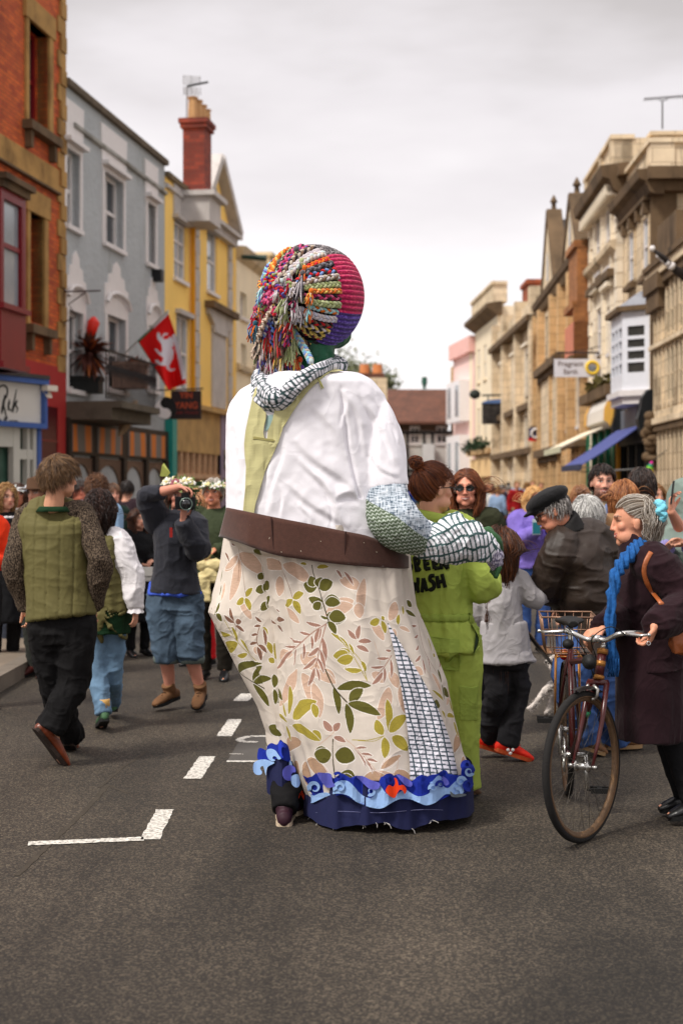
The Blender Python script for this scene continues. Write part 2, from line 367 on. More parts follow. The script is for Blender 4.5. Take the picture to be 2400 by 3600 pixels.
class Fac:
 """a street front: A near end, B far end on the ground, side -1 = left of the street, H height; pixel helpers find where a feature stands on its wall"""
 def __init__(s,name,A,B,side,H,label,cat='building',depth=8.0,group=None):
  s.A=np.array((*A,0.0)); s.B=np.array((*B,0.0)); s.L=np.linalg.norm(s.B-s.A); s.d=(s.B-s.A)/s.L
  s.n=np.array((s.d[1],-s.d[0],0.0)); 
  if s.n[0]*(-side)<0: s.n=-s.n
  if side==0: s.n=np.array((0,-1.0,0)) if abs(s.d[0])>0.5 else s.n
  s.shal=side==1; s.H=H; s.depth=depth; s.root=empty(name,tuple(s.A),label,cat,group); s.uv=(s.d,s.n)
 def at(s,px,py,off=0.0):
  a=s.A+s.n*off; kx=(px-CX)/FOC; kz=-(py-HY)/FOC
  # ray (kx,1)*Y  meets a + d*u
  M_=np.array([[s.d[0],-kx],[s.d[1],-1.0]]); u,Y=np.linalg.solve(M_,-a[:2]); return u,EYE+kz*Y
 def rect(s,x0,x1,y0,y1,off=0.0):
  u0=s.at(x0,y0,off)[0]; u1=s.at(x1,y0,off)[0]; xm=(x0+x1)/2; z1=s.at(xm,y0,off)[1]; z0=s.at(xm,y1,off)[1]
  return min(u0,u1),max(u0,u1),z0,z1
 def p(s,u,z,o=0.0): return s.A+s.d*u+s.n*o+np.array((0,0,z))
 def slab(s,mb,u0,u1,z0,z1,o0,o1,mi=0):
  c=s.p((u0+u1)/2,(z0+z1)/2,(o0+o1)/2); return mb.obox(c,s.d*(u1-u0)/2,s.n*(o1-o0)/2,(0,0,(z1-z0)/2),mi)
 def part(s,name,mb,m,smooth=False,parent=None,uv=True): return mb.build(name,m,parent or s.root,smooth,uv=s.uv if uv else None)
 def wall(s,m,openings=(),top=None,reveal=0.22,topfn=None,name='wall'):
  reveal=min(reveal,0.06) if s.shal else reveal
  H=s.H; us=sorted({0.0,s.L,*[o[0] for o in openings],*[o[1] for o in openings]}); zs=sorted({0.0,H,*[o[2] for o in openings],*[o[3] for o in openings]})
  us=[u for u in us if -1e-6<=u<=s.L+1e-6]; zs=[z for z in zs if -1e-6<=z<=H+1e-6]
  mb=MB()
  for i in range(len(us)-1):
   for j in range(len(zs)-1):
    uc=(us[i]+us[i+1])/2; zc=(zs[j]+zs[j+1])/2
    if any(o[0]<uc<o[1] and o[2]<zc<o[3] for o in openings): continue
    mb.add([s.p(us[i],zs[j]),s.p(us[i+1],zs[j]),s.p(us[i+1],zs[j+1]),s.p(us[i],zs[j+1])],[(0,1,2,3)])
  for (u0,u1,z0,z1) in openings:
   u0=max(u0,0);u1=min(u1,s.L)
   c=[(u0,z0),(u1,z0),(u1,z1),(u0,z1)]
   for k in range(4):
    a=c[k];b=c[(k+1)%4]; mb.add([s.p(*a),s.p(*b),s.p(*b,-reveal),s.p(*a,-reveal)],[(0,1,2,3)])
  # sides, back and top of the block
  D=s.depth; q=lambda u,z,o:s.p(u,z,o)
  mb.add([q(0,0,0),q(0,H,0),q(0,H,-D),q(0,0,-D)],[(0,1,2,3)]); mb.add([q(s.L,0,0),q(s.L,H,0),q(s.L,H,-D),q(s.L,0,-D)],[(0,1,2,3)])
  mb.add([q(0,0,-D),q(s.L,0,-D),q(s.L,H,-D),q(0,H,-D)],[(0,1,2,3)]); mb.add([q(0,H,0),q(s.L,H,0),q(s.L,H,-D),q(0,H,-D)],[(0,1,2,3)])
  return mb.build(name,m,s.root,uv=s.uv,fix=False)
 def window(s,r,fm=None,gm=None,rev=0.18,bars=(1,1),fw=0.06,sill=True,sillm=None,name='window',mull=0):
  """sash window: frame with bars (part), pane and sill (sub-parts)"""
  u0,u1,z0,z1=r; fm=fm or WPAINT; gm=gm or GLASS; rev=min(rev,0.02) if s.shal else rev; mb=MB(); o0=-rev-0.05;o1=-rev+0.03
  s.slab(mb,u0,u0+fw,z0,z1,o0,o1); s.slab(mb,u1-fw,u1,z0,z1,o0,o1); s.slab(mb,u0+fw,u1-fw,z0,z0+fw,o0,o1); s.slab(mb,u0+fw,u1-fw,z1-fw,z1,o0,o1)
  nx,nz=bars
  for k in range(1,nx+1): 
   u=u0+(u1-u0)*k/(nx+1); s.slab(mb,u-fw*0.3,u+fw*0.3,z0+fw,z1-fw,o0+0.005,o1-0.008)
  for k in range(1,nz+1):
   z=z0+(z1-z0)*k/(nz+1); s.slab(mb,u0+fw,u1-fw,z-fw*0.45,z+fw*0.45,o0,o1-0.012)
  f=mb.build(name,fm,s.root,uv=s.uv)
  g=MB(); s.slab(g,u0+fw*0.5,u1-fw*0.5,z0+fw*0.5,z1-fw*0.5,-rev-0.035,-rev-0.02); g.build('pane',gm,f,uv=s.uv)
  if sill:
   k=MB(); s.slab(k,u0-0.08,u1+0.08,z0-0.09,z0+0.003,-0.12,0.09); k.build('sill',sillm or fm,f,uv=s.uv)
  return f
 def mould(s,name,m,prof,u0=0,u1=None,parent=None):
  """a moulding run along the wall; prof = [(out,z)...] closed outline; returns round both ends"""
  u1=s.L if u1 is None else u1; mb=MB(); A=[s.p(u0,z,o) for o,z in prof]; B=[s.p(u1,z,o) for o,z in prof]
  mb.loft([A,B]); return s.part(name,mb,m,parent=parent)
 def quoins(s,m,u,z0,z1,w=(0.34,0.2),h=0.32,out=0.035,dirn=1,gap=0.02):
  mb=MB(); z=z0;k=0
  while z<z1-0.05:
   ww=w[k%2]; a,b=(u,u+ww*dirn); s.slab(mb,min(a,b)-(0.02 if dirn>0 else 0),max(a,b)+(0.02 if dirn<0 else 0),z,min(z+h-gap,z1),-0.1,out+0.02*(k%2)); z+=h;k+=1
  return s.part('quoins',mb,m)
def gable_roof(F,m,z0,rise,over=0.25,name='roof'):
 mb=MB(); D=F.depth; pr=[(over,z0-0.03),(-D/2,z0+rise),(-D-over,z0-0.03),(-D-over,z0-0.12),(-D/2,z0+rise-0.1),(over,z0-0.12)]
 A=[F.p(0.004,z,o) for o,z in pr];B=[F.p(F.L-0.004,z,o) for o,z in pr]; mb.loft([A,B]); return F.part(name,mb,m)
def chimney(F,u,o,w,d,z0,z1,m,pots=3,potm=None,ph=0.7,parent=None):
 mb=MB(); F.slab(mb,u-w/2,u+w/2,z0,z1-0.24,o-d/2,o+d/2); F.slab(mb,u-w/2-0.06,u+w/2+0.06,z1-0.24,z1-0.12,o-d/2-0.06,o+d/2+0.06); F.slab(mb,u-w/2-0.1,u+w/2+0.1,z1-0.12,z1,o-d/2-0.1,o+d/2+0.1)
 c=F.part('chimney',mb,m)
 for k in range(pots):
  f=(k+0.5)/pots; q=F.p(u-w/2+w*f,z1,o) if w>d else F.p(u,z1,o-d/2+d*f)
  pb=MB(); pb.tube([q,q+(0,0,ph*0.85),q+(0,0,ph*0.86),q+(0,0,ph)],[0.13,0.105,0.135,0.13],12); pb.build('chimney_pot',potm or mat('clay_pot',(196,140,84),0.8,0.15,4),c)
 return c
SLATE=mat('slate_roof',(74,78,84),0.6,0.2,2.0,0.5,12)
TILE=brickmat('clay_roof_tiles',(112,70,52),(92,58,44),(60,38,30),0.2,0.12)
STONE=mat('bath_stone',(228,208,178),0.85,0.2,0.9,0.5,18,dirt=((84,68,50),1.6,0.54),ashlar=(0.9,0.34))
STONED=mat('dark_weathered_shade_stone',(104,84,62),0.9,0.3,1.2,0.6,14,dirt=((58,46,34),1.2,0.52))  # weathered stone; also the painted recess shade of the carved gothic front
STONEG=mat('golden_stone',(214,178,132),0.85,0.22,1.0,0.5,14,dirt=((96,66,38),1.5,0.53),ashlar=(0.8,0.3))
STONEP=mat('pale_stone',(244,232,212),0.8,0.1,0.8,0.3,18,dirt=((150,124,94),1.2,0.57),ashlar=(1.0,0.38))
CREAMP=mat('cream_render',(238,222,194),0.8,0.06,0.7,0.2,30)

# ---------------------------------------------------------------- left: red brick corner building
BRICK=brickmat('orange_brick',(210,98,36),(168,66,28),(120,72,44),0.23,0.078)
QUOIN=mat('quoin_stone',(168,130,76),0.9,0.35,1.6,0.8,10,dirt=((88,60,34),2.0,0.52))
MAROON=mat('maroon_paint',(118,18,28),0.38,0.08,3)
DMAROON=mat('deep_maroon_paint',(74,6,18),0.4,0.08,3)
REDP=mat('red_render',(168,46,44),0.6,0.08,1.5,0.1,30)
def brick_building():
 F=Fac('brick_building',(-6.55,21.0),(-5.452,28.0),-1,13.5,'tall orange brick building with stone quoins and maroon oriel bay at the left edge','building')
 w1=F.rect(96,168,98,440); w2=F.rect(100,150,755,1135)
 F.wall(BRICK,[w1,w2],reveal=0.32)
 F.quoins(QUOIN,F.L,3.9,13.5,w=(0.42,0.28),h=0.33,dirn=-1)
 for r in (w1,w2):
  F.window(r,MAROON,GLASS,rev=0.28,bars=(0,1),fw=0.09,sill=False)
  u0,u1,z0,z1=r; mb=MB(); F.slab(mb,u0-0.13,u0,z0-0.1,z1,-0.2,0.05); F.slab(mb,u1,u1+0.2,z0-0.1,z1,-0.2,0.05); F.slab(mb,u0-0.2,u1+0.28,z1,z1+0.42,-0.2,0.07)
  F.part('window_surround',mb,QUOIN)
  mb=MB(); F.slab(mb,u0-0.25,u1+0.3,z0-0.24,z0-0.08,-0.1,0.2); 
  for u in (u0-0.05,u1+0.12): F.slab(mb,u-0.06,u+0.06,z0-0.55,z0-0.23,0,0.13)
  F.part('sill',mb,STONED)
 zb=F.at(100,560)[1]; mb=MB(); F.slab(mb,0,F.L-0.45,zb-0.32,zb+0.12,-0.05,0.06); F.part('string_course',mb,QUOIN)
 mb=MB(); F.slab(mb,0,F.L-0.4,zb-0.36,zb-0.32,-0.05,0.1); F.part('string_course',mb,STONED)
 # oriel bay, maroon joinery
 ub0=F.at(-150,700)[0]; ub1=F.at(92,700,0.75)[0]; zt=F.at(60,660,0.75)[1]; zw0=F.at(40,1085,0.75)[1]; zb0=F.at(60,1300,0.7)[1]
 mb=MB(); pr=0.75
 F.slab(mb,ub0,ub1,zw0-0.9,zw0,0.0,pr); F.slab(mb,ub0,ub1,zt-0.28,zt,0.0,pr)
 for u in (ub0,ub1-0.13): F.slab(mb,u,u+0.13,zw0,zt-0.28,pr-0.13,pr)
 for u in (ub0+0.9,): F.slab(mb,u,u+0.1,zw0,zt-0.28,pr-0.1,pr-0.004)
 F.slab(mb,ub1-0.12,ub1-0.01,zw0,zt-0.28,0.0,0.16)
 F.slab(mb,ub0+0.1,ub1-0.1,(zw0+zt)/2-0.04,(zw0+zt)/2+0.04,pr-0.1,pr-0.03)
 ob=F.part('oriel_bay',mb,MAROON)
 mb=MB(); F.slab(mb,ub0+0.13,ub1-0.13,zw0,zt-0.28,pr-0.09,pr-0.07); F.slab(mb,ub1-0.08,ub1-0.06,zw0,zt-0.28,0.1,pr-0.13); mb.build('pane',GLASSL,ob,uv=F.uv)
 mb=MB(); F.slab(mb,ub0-0.1,ub1+0.12,zt,zt+0.1,0,pr+0.14); F.slab(mb,ub0-0.05,ub1+0.06,zt-0.12,zt,0.0,pr+0.06); mb.build('cornice',STONED,ob,uv=F.uv)
 mb=MB(); F.slab(mb,ub0-0.04,ub1+0.05,zw0-0.04,zw0+0.05,0,pr+0.07); mb.build('sill',MAROON,ob,uv=F.uv); mb=MB(); F.slab(mb,ub0-0.04,ub1+0.05,zw0-1.0,zw0-0.9,0,pr+0.06); mb.build('moulding',MAROON,ob,uv=F.uv)
 mb=MB(); F.slab(mb,ub0,ub1-0.05,zb0,zw0-1.0,0,pr-0.1); mb.build('apron_panel',mat('faded_red_paint',(140,60,46),0.6,0.15,2),ob,uv=F.uv)
 # red painted ground floor with dark maroon door recess
 zr=F.at(200,1290)[1]; mb=MB(); ud0=F.at(154,1500,0.03)[0]; ud1=F.at(205,1500,0.03)[0]; zd=F.at(180,1430,0.03)[1]
 F.slab(mb,0,ud0,zd,zr,-0.05,0.03); F.slab(mb,ud0,ud1,zd,zr,-0.05,0.03); F.slab(mb,ud1,F.L+0.03,0,zr,-0.05,0.03)
 F.part('shopfront_surround',mb,REDP)
 mb=MB(); F.slab(mb,0,ud1,0,zd,-0.04,0.012); d=F.part('door',mb,DMAROON)
 mb=MB(); F.slab(mb,0.1,ud1,zd*0.79,zd*0.8,-0.02,0.03); mb.build('transom',MAROON,d,uv=F.uv)
 # wrought bracket high on the quoins
 mb=MB(); q=F.p(F.L-0.1,F.at(225,1027)[1],0.03); IR=mat('rusty_iron',(60,34,28),0.7,0.2,9)
 mb.tube([q,q+F.n*0.75],0.016,6)
 mb.tube([q+F.n*0.02+(0,0,-0.6),q+F.n*0.25+(0,0,-0.5),q+F.n*0.1+(0,0,-0.25),q+F.n*0.45+(0,0,-0.02)],0.012,6)
 mb.tube([q+(0,0,0.05),q+(0,0,-0.7)],0.018,6)
 mb.build('bracket',IR,F.root)
brick_building()
def rocks_shop():
 a=P(-60,1500,24.0); b=P(153,1500,25.4)
 F=Fac('shopfront',a[:2],b[:2],-1,3.75,'blue-edged shopfront with white script signboard, below the orange brick building','shop',depth=1.2)
 F.n=np.array((F.d[1],-F.d[0],0)); F.uv=(F.d,F.n)
 BL=mat('blue_trim',(66,96,160),0.5,0.05,5); WH=mat('shop_white_paint',(196,194,184),0.6,0.06,3)
 zs0=F.at(153,1508)[1]; zs1=F.at(153,1342)[1]
 mb=MB(); F.slab(mb,0,F.L,zs0,zs1,-1.2,0.0); F.slab(mb,0,F.L,0,0.5,-1.2,-0.06)
 ud=F.at(60,1600)[0]; 
 for x0,x1 in ((55,78),(104,112),(125,136)): F.slab(mb,F.at(x0,1600)[0],F.at(x1,1600)[0],0.5,zs0,-0.16,-0.04)
 F.slab(mb,F.at(78,1600)[0],F.at(125,1600)[0],F.at(100,1595)[1]-0.1,F.at(100,1580)[1],-0.16,-0.05)
 F.slab(mb,0,F.at(78,1600)[0],F.at(20,1570)[1],zs0,-0.14,-0.05)
 F.part('frontage',mb,WH)
 mb=MB(); F.slab(mb,0,F.L-0.1,0.5,zs0,-0.3,-0.22); F.part('shop_window',mb,mat('greenish_shop_glass',(58,84,72),0.1,0.5,2.2,spec=0.8))
 mb=MB(); F.slab(mb,0,F.L,zs0,zs0+0.09,0.0,0.1); F.slab(mb,0,F.L,zs1-0.06,zs1+0.03,0,0.14); F.slab(mb,F.L-0.07,F.L,zs0+0.09,zs1-0.06,0,0.1); F.slab(mb,F.at(136,1600)[0],F.at(147,1600)[0],0,zs0,-0.2,0.0)
 F.part('trim',mb,BL)
 mb=MB(); F.slab(mb,0,F.L-0.02,zs1+0.03,zs1+0.1,-0.3,0.17); F.part('gutter',mb,mat('dark_lead',(66,62,60),0.6,0.15,4))
 # signboard lettering, flowing script drawn as tapering strokes
 INK=mat('black_ink',(22,22,22),0.5)
 def stroke(pts,r=0.022,name='letter'):
  Q=[]
  for x,y in pts:
   u,z=F.at(x*400/1568,1250+y*400/1568,0.012); Q.append(F.p(u,z,0.012))
  Q=np.array(Q); k=len(Q); tt=np.linspace(0,k-1,(k-1)*6+1); QQ=np.array([cr(Q,t) for t in tt]); rr=r*(0.55+0.45*np.sin(np.linspace(0,3.1,len(QQ))))
  mb=MB(); mb.tube(QQ,rr,6,across=F.d,r2=rr*0.35); mb.build(name,INK,sg)
 mb=MB(); F.slab(mb,0,F.L-0.08,zs0+0.1,zs1-0.07,-0.01,0.006); sg=F.part('signboard',mb,mat('signboard_white',(212,208,200),0.5,0.03,3))
 stroke([(75,540),(60,640),(40,720),(30,800)],0.03)
 stroke([(-30,470),(20,420),(80,420),(108,480),(95,560),(50,640),(70,740),(90,830),(110,870)],0.022)
 stroke([(110,700),(125,640),(135,610),(120,700),(112,760)],0.014)
 stroke([(150,640),(130,680),(135,750),(160,740)],0.014)
 stroke([(232,470),(210,590),(185,700),(165,780)],0.018)
 stroke([(240,610),(205,690),(185,790)],0.014); stroke([(245,620),(225,690),(250,730),(225,785)],0.016)
 stroke([(60,850),(70,910),(85,850),(95,905)],0.012); stroke([(0,880),(20,900),(10,915)],0.02)
 tx=bpy.data.curves.new('text','FONT'); tx.body='GLASTONBURY'; tx.size=0.085; tx.extrude=0.004; put_text(F,tx,128,905,sg,INK,0.012,target_w=F.at(262,900)[0]*0+0.24)
 # floodlight
 q=F.p(F.L-0.1,zs1-0.12,0.12); mb=MB(); mb.obox(q+F.d*0.13,F.d*0.14,F.n*0.07,(0,0,0.05)); mb.add([q+F.d*0.0-F.n*0.06+(0,0,-0.05),q+F.d*0.24-F.n*0.06+(0,0,-0.05),q+F.d*0.18+F.n*0.02+(0,0,-0.17),q+F.d*0.04+F.n*0.02+(0,0,-0.17)],[(0,1,2,3)])
 F.part('floodlight',mb,mat('lamp_white',(225,214,200),0.4))
def put_text(F,tx,zx,zy,parent,m,off,target_w=None,abspx=None,name='lettering'):
 me=text_mesh(tx); V=vcos(me); 
 if target_w: V*=target_w/(V[:,0].max()-V[:,0].min())
 px,py=abspx if abspx else (zx*400/1568,1250+zy*400/1568)
 u,z=F.at(px,py,off); base=F.p(u,z,off)
 right=F.d if np.cross(F.d,(0,0,1.0))@F.n>0 else -F.d
 Wd=base+V[:,:1]*right+V[:,1:2]*np.array((0,0,1.0))+V[:,2:3]*F.n
 mb=MB(); mb.add(Wd,[tuple(p.vertices) for p in me.polygons]); o=mb.build(name,m,parent,fix=False); return o
rocks_shop()

# ---------------------------------------------------------------- left: grey-blue rendered building with balcony shop
GREYB=mat('grey_blue_render',(174,178,180),0.85,0.07,1.3,0.9,9,bd=0.03,dirt=((120,122,110),0.8,0.56))
def hood(F,r,m,crown=True):
 u0,u1,z0,z1=r; mb=MB(); um=(u0+u1)/2; w=(u1-u0)/2+0.16
 if crown:
  P_=[(-w,z1-0.02),(-w,z1+0.62),(-w*0.72,z1+0.66),(-w*0.66,z1+0.86),(-w*0.36,z1+0.9),(-w*0.3,z1+1.08),(0,z1+1.2),(w*0.3,z1+1.08),(w*0.36,z1+0.9),(w*0.66,z1+0.86),(w*0.72,z1+0.66),(w,z1+0.62),(w,z1-0.02)]
  mb.prism([F.p(um+a,z,0.03) for a,z in P_],-F.n*0.06)
  arc=[]; n=10
  for k in range(n+1):
   t=-1+2*k/n; arc.append(F.p(um+w*1.0*t,z1+0.22+0.26*math.sqrt(max(0,1-t*t)),0.09))
  mb.tube(arc,0.045,6)
 else:
  P_=[(-w,z1-0.02),(-w*1.1,z1+0.95),(w*1.1,z1+0.95),(w,z1-0.02)]; mb.prism([F.p(um+a,z,0.03) for a,z in P_],-F.n*0.06)
  F.slab(mb,um-w,um+w,z1+0.08,z1+0.17,0.03,0.17)
 for a,b in ((u0-0.13,u0),(u1,u1+0.13)): F.slab(mb,a,b,z0-0.05,z1-0.02,-0.1,0.035)
 F.part('window_surround',mb,m)
def grey_building():
 F=Fac('grey_building',(-5.448,28.004),(-4.352,35.05),-1,9.6,'grey-blue rendered building with white window surrounds above a dark balcony shopfront','building')
 up=[F.rect(232,279,528,800),F.rect(365,432,618,868),F.rect(516,545,715,930)]
 lo=[F.rect(238,290,1092,1372),F.rect(374,440,1112,1372),F.rect(520,551,1145,1372)]
 zsh=F.at(400,1398)[1]; shop=[(0.25,2.1,0.45,zsh-1.15),(2.4,4.2,0.45,zsh-1.15),(4.45,6.1,0.45,zsh-1.15)]
 F.wall(GREYB,up+lo,reveal=0.2)
 for k,r in enumerate(up): F.window(r,WPAINT,GLASS,bars=(1 if k==1 else 0,1),fw=0.09); hood(F,r,WPAINT,False)
 for k,r in enumerate(lo): F.window(r,WPAINT,GLASS,bars=(1,1),fw=0.09); hood(F,r,WPAINT,True)
 zc=F.at(400,547)[1]; F.mould('string_course',mat('stained_string',(150,148,142),0.9,0.3,1.5,dirt=((96,86,72),2,0.5)),[(0,zc-0.06),(0.08,zc-0.03),(0.08,zc+0.04),(0,zc+0.07)],F.at(255,470)[0])
 F.mould('coping',mat('coping_stone',(104,92,78),0.9,0.3,3,0.6,12),[(-0.3,9.58),(0.1,9.58),(0.12,9.66),(0.1,9.72),(-0.3,9.72)])
 mb=MB(); F.slab(mb,0.0,F.L,9.55,9.58,-0.25,0.01); 
 # parapet weather stains are real growth on the render
 st=mat('lichen_stain',(104,104,90),0.95,0.3,3,dirt=((70,70,58),3,0.5))
 # wall lamp
 q=F.p(*F.at(538,970),0.0); mb=MB(); mb.obox(q+F.n*0.12,F.d*0.12,F.n*0.12,(0,0,0.14)); mb.tube([q,q+F.n*0.2],0.03,6); mb.build('wall_lamp',mat('black_metal',(24,24,26),0.5),F.root)
 # balcony slab and its iron railing
 DK=mat('dark_brown_paint',(44,34,28),0.6,0.25,3); IR=mat('black_iron',(34,32,34),0.5,0.2,8)
 mb=MB(); zb=F.at(300,1385,1.1)[1]; bu0=0.05; bu1=F.at(555,1400,1.1)[0]
 F.slab(mb,bu0,bu1,zb-0.13,zb,0.0,1.15); F.slab(mb,bu0,bu1,zb-0.36,zb-0.13,0.0,0.95); b=F.part('balcony',mb,mat('balcony_edge',(92,84,72),0.8,0.25,3))
 mb=MB(); ztop=zb+0.95
 F.slab(mb,F.at(380,1300,1.1)[0],bu1,ztop-0.04,ztop,1.05,1.09)
 u=F.at(380,1300,1.1)[0]
 while u<bu1:
  F.slab(mb,u-0.012,u+0.012,zb,ztop,1.058,1.082)
  q=F.p(u+0.07,zb+0.45,1.07); mb.tube([q+F.d*0.06*math.cos(t)+np.array((0,0,0.3*math.sin(t)*math.cos(t*0.5))) for t in np.linspace(0,6.2,9)],0.012,4); u+=0.17
 mb.build('railing',IR,b)
 # shopfront of three arched bays under fascia panels
 zf1=zb-0.42; zf0=zf1-0.62; mb=MB()
 F.slab(mb,0,F.L,zf0,zf1+0.1,-0.2,0.10)
 for u in (0.0,1.55,3.5,5.2,F.L-0.22): F.slab(mb,u,u+0.22,0,zf0,-0.2,0.12)
 F.slab(mb,0,F.L,0,0.55,-0.2,0.07)
 sf=F.part('shopfront',mb,DK)
 og=mat('orange_patterned_panel',(150,140,130),0.6,0.1,3)
 mo=bpy.data.materials.new('fascia_pattern'); mo.use_nodes=True; t=mo.node_tree; L=t.links.new; bb=t.nodes['Principled BSDF']; tc=N(t,'ShaderNodeTexCoord'); wv=N(t,'ShaderNodeTexWave'); wv.inputs['Scale'].default_value=0.4; wv.inputs['Distortion'].default_value=3.2; wv.inputs['Detail'].default_value=1.5
 rp=N(t,'ShaderNodeValToRGB'); e=rp.color_ramp.elements; e[0].position=0.55; e[0].color=(*lin((112,106,102)),1); e[1].position=0.72; e[1].color=(*lin((206,112,28)),1); L(tc.outputs['UV'],wv.inputs['Vector']); L(wv.outputs['Fac'],rp.inputs[0]); L(rp.outputs[0],bb.inputs['Base Color']); bb.inputs['Roughness'].default_value=0.6
 for a,c in ((0.08,1.35),(1.6,3.35),(3.75,5.2),(5.4,6.8)):
  mb=MB(); F.slab(mb,a+0.08,c-0.05,zf0+0.06,zf1-0.02,0.10,0.125); mb.build('fascia_panel',mo,sf,uv=F.uv)
 for a,c in ((0.22,1.55),(1.77,3.5),(3.72,5.2),(5.42,F.L-0.22)):
  mb=MB(); F.slab(mb,a,c,0.55,zf0,-0.19,-0.16); mb.build('shop_window',WARMG,sf,uv=F.uv)
  mb=MB(); um=(a+c)/2; R_=(c-a)/2; zt=zf0-0.05; pts=[(a,zt)]+[(um-R_*0.96*math.cos(t),zt-0.75+0.62*math.sin(t)) for t in np.linspace(0,math.pi,13)]+[(c,zt)]
  mb.prism([F.p(p,z,0.04) for p,z in pts],-F.n*0.05); mb.build('arch_head',mat('arch_tan',(112,88,72),0.7,0.3,3),sf,uv=F.uv)
  rr=np.random.RandomState(int(a*10)+3)
  for k in range(7):    # goods standing in the window
   uu=a+(c-a)*(k+0.5)/7; h=rr.uniform(0.5,1.3); mb=MB(); F.slab(mb,uu-0.09,uu+0.09,0.6,0.6+h,-0.15,-0.06); mb.build('window_display',mat('display%d'%rr.randint(6),[(190,170,130),(120,60,40),(60,90,80),(200,190,170),(160,120,60),(90,50,50)][rr.randint(6)],0.7,0.3,5),sf)
 # carved tusk-like bracket leaning out of the fascia
 mb=MB(); q=[F.p(*F.at(x,y,0.5),0.5) for x,y in ((478,1412),(465,1440),(448,1475),(432,1510),(420,1530))]; mb.tube(q,[0.05,0.14,0.15,0.09,0.03],8); mb.build('carved_ornament',mat('weathered_wood',(168,142,112),0.7,0.35,5),sf,True)
 return F,zb
FG,ZB=grey_building()

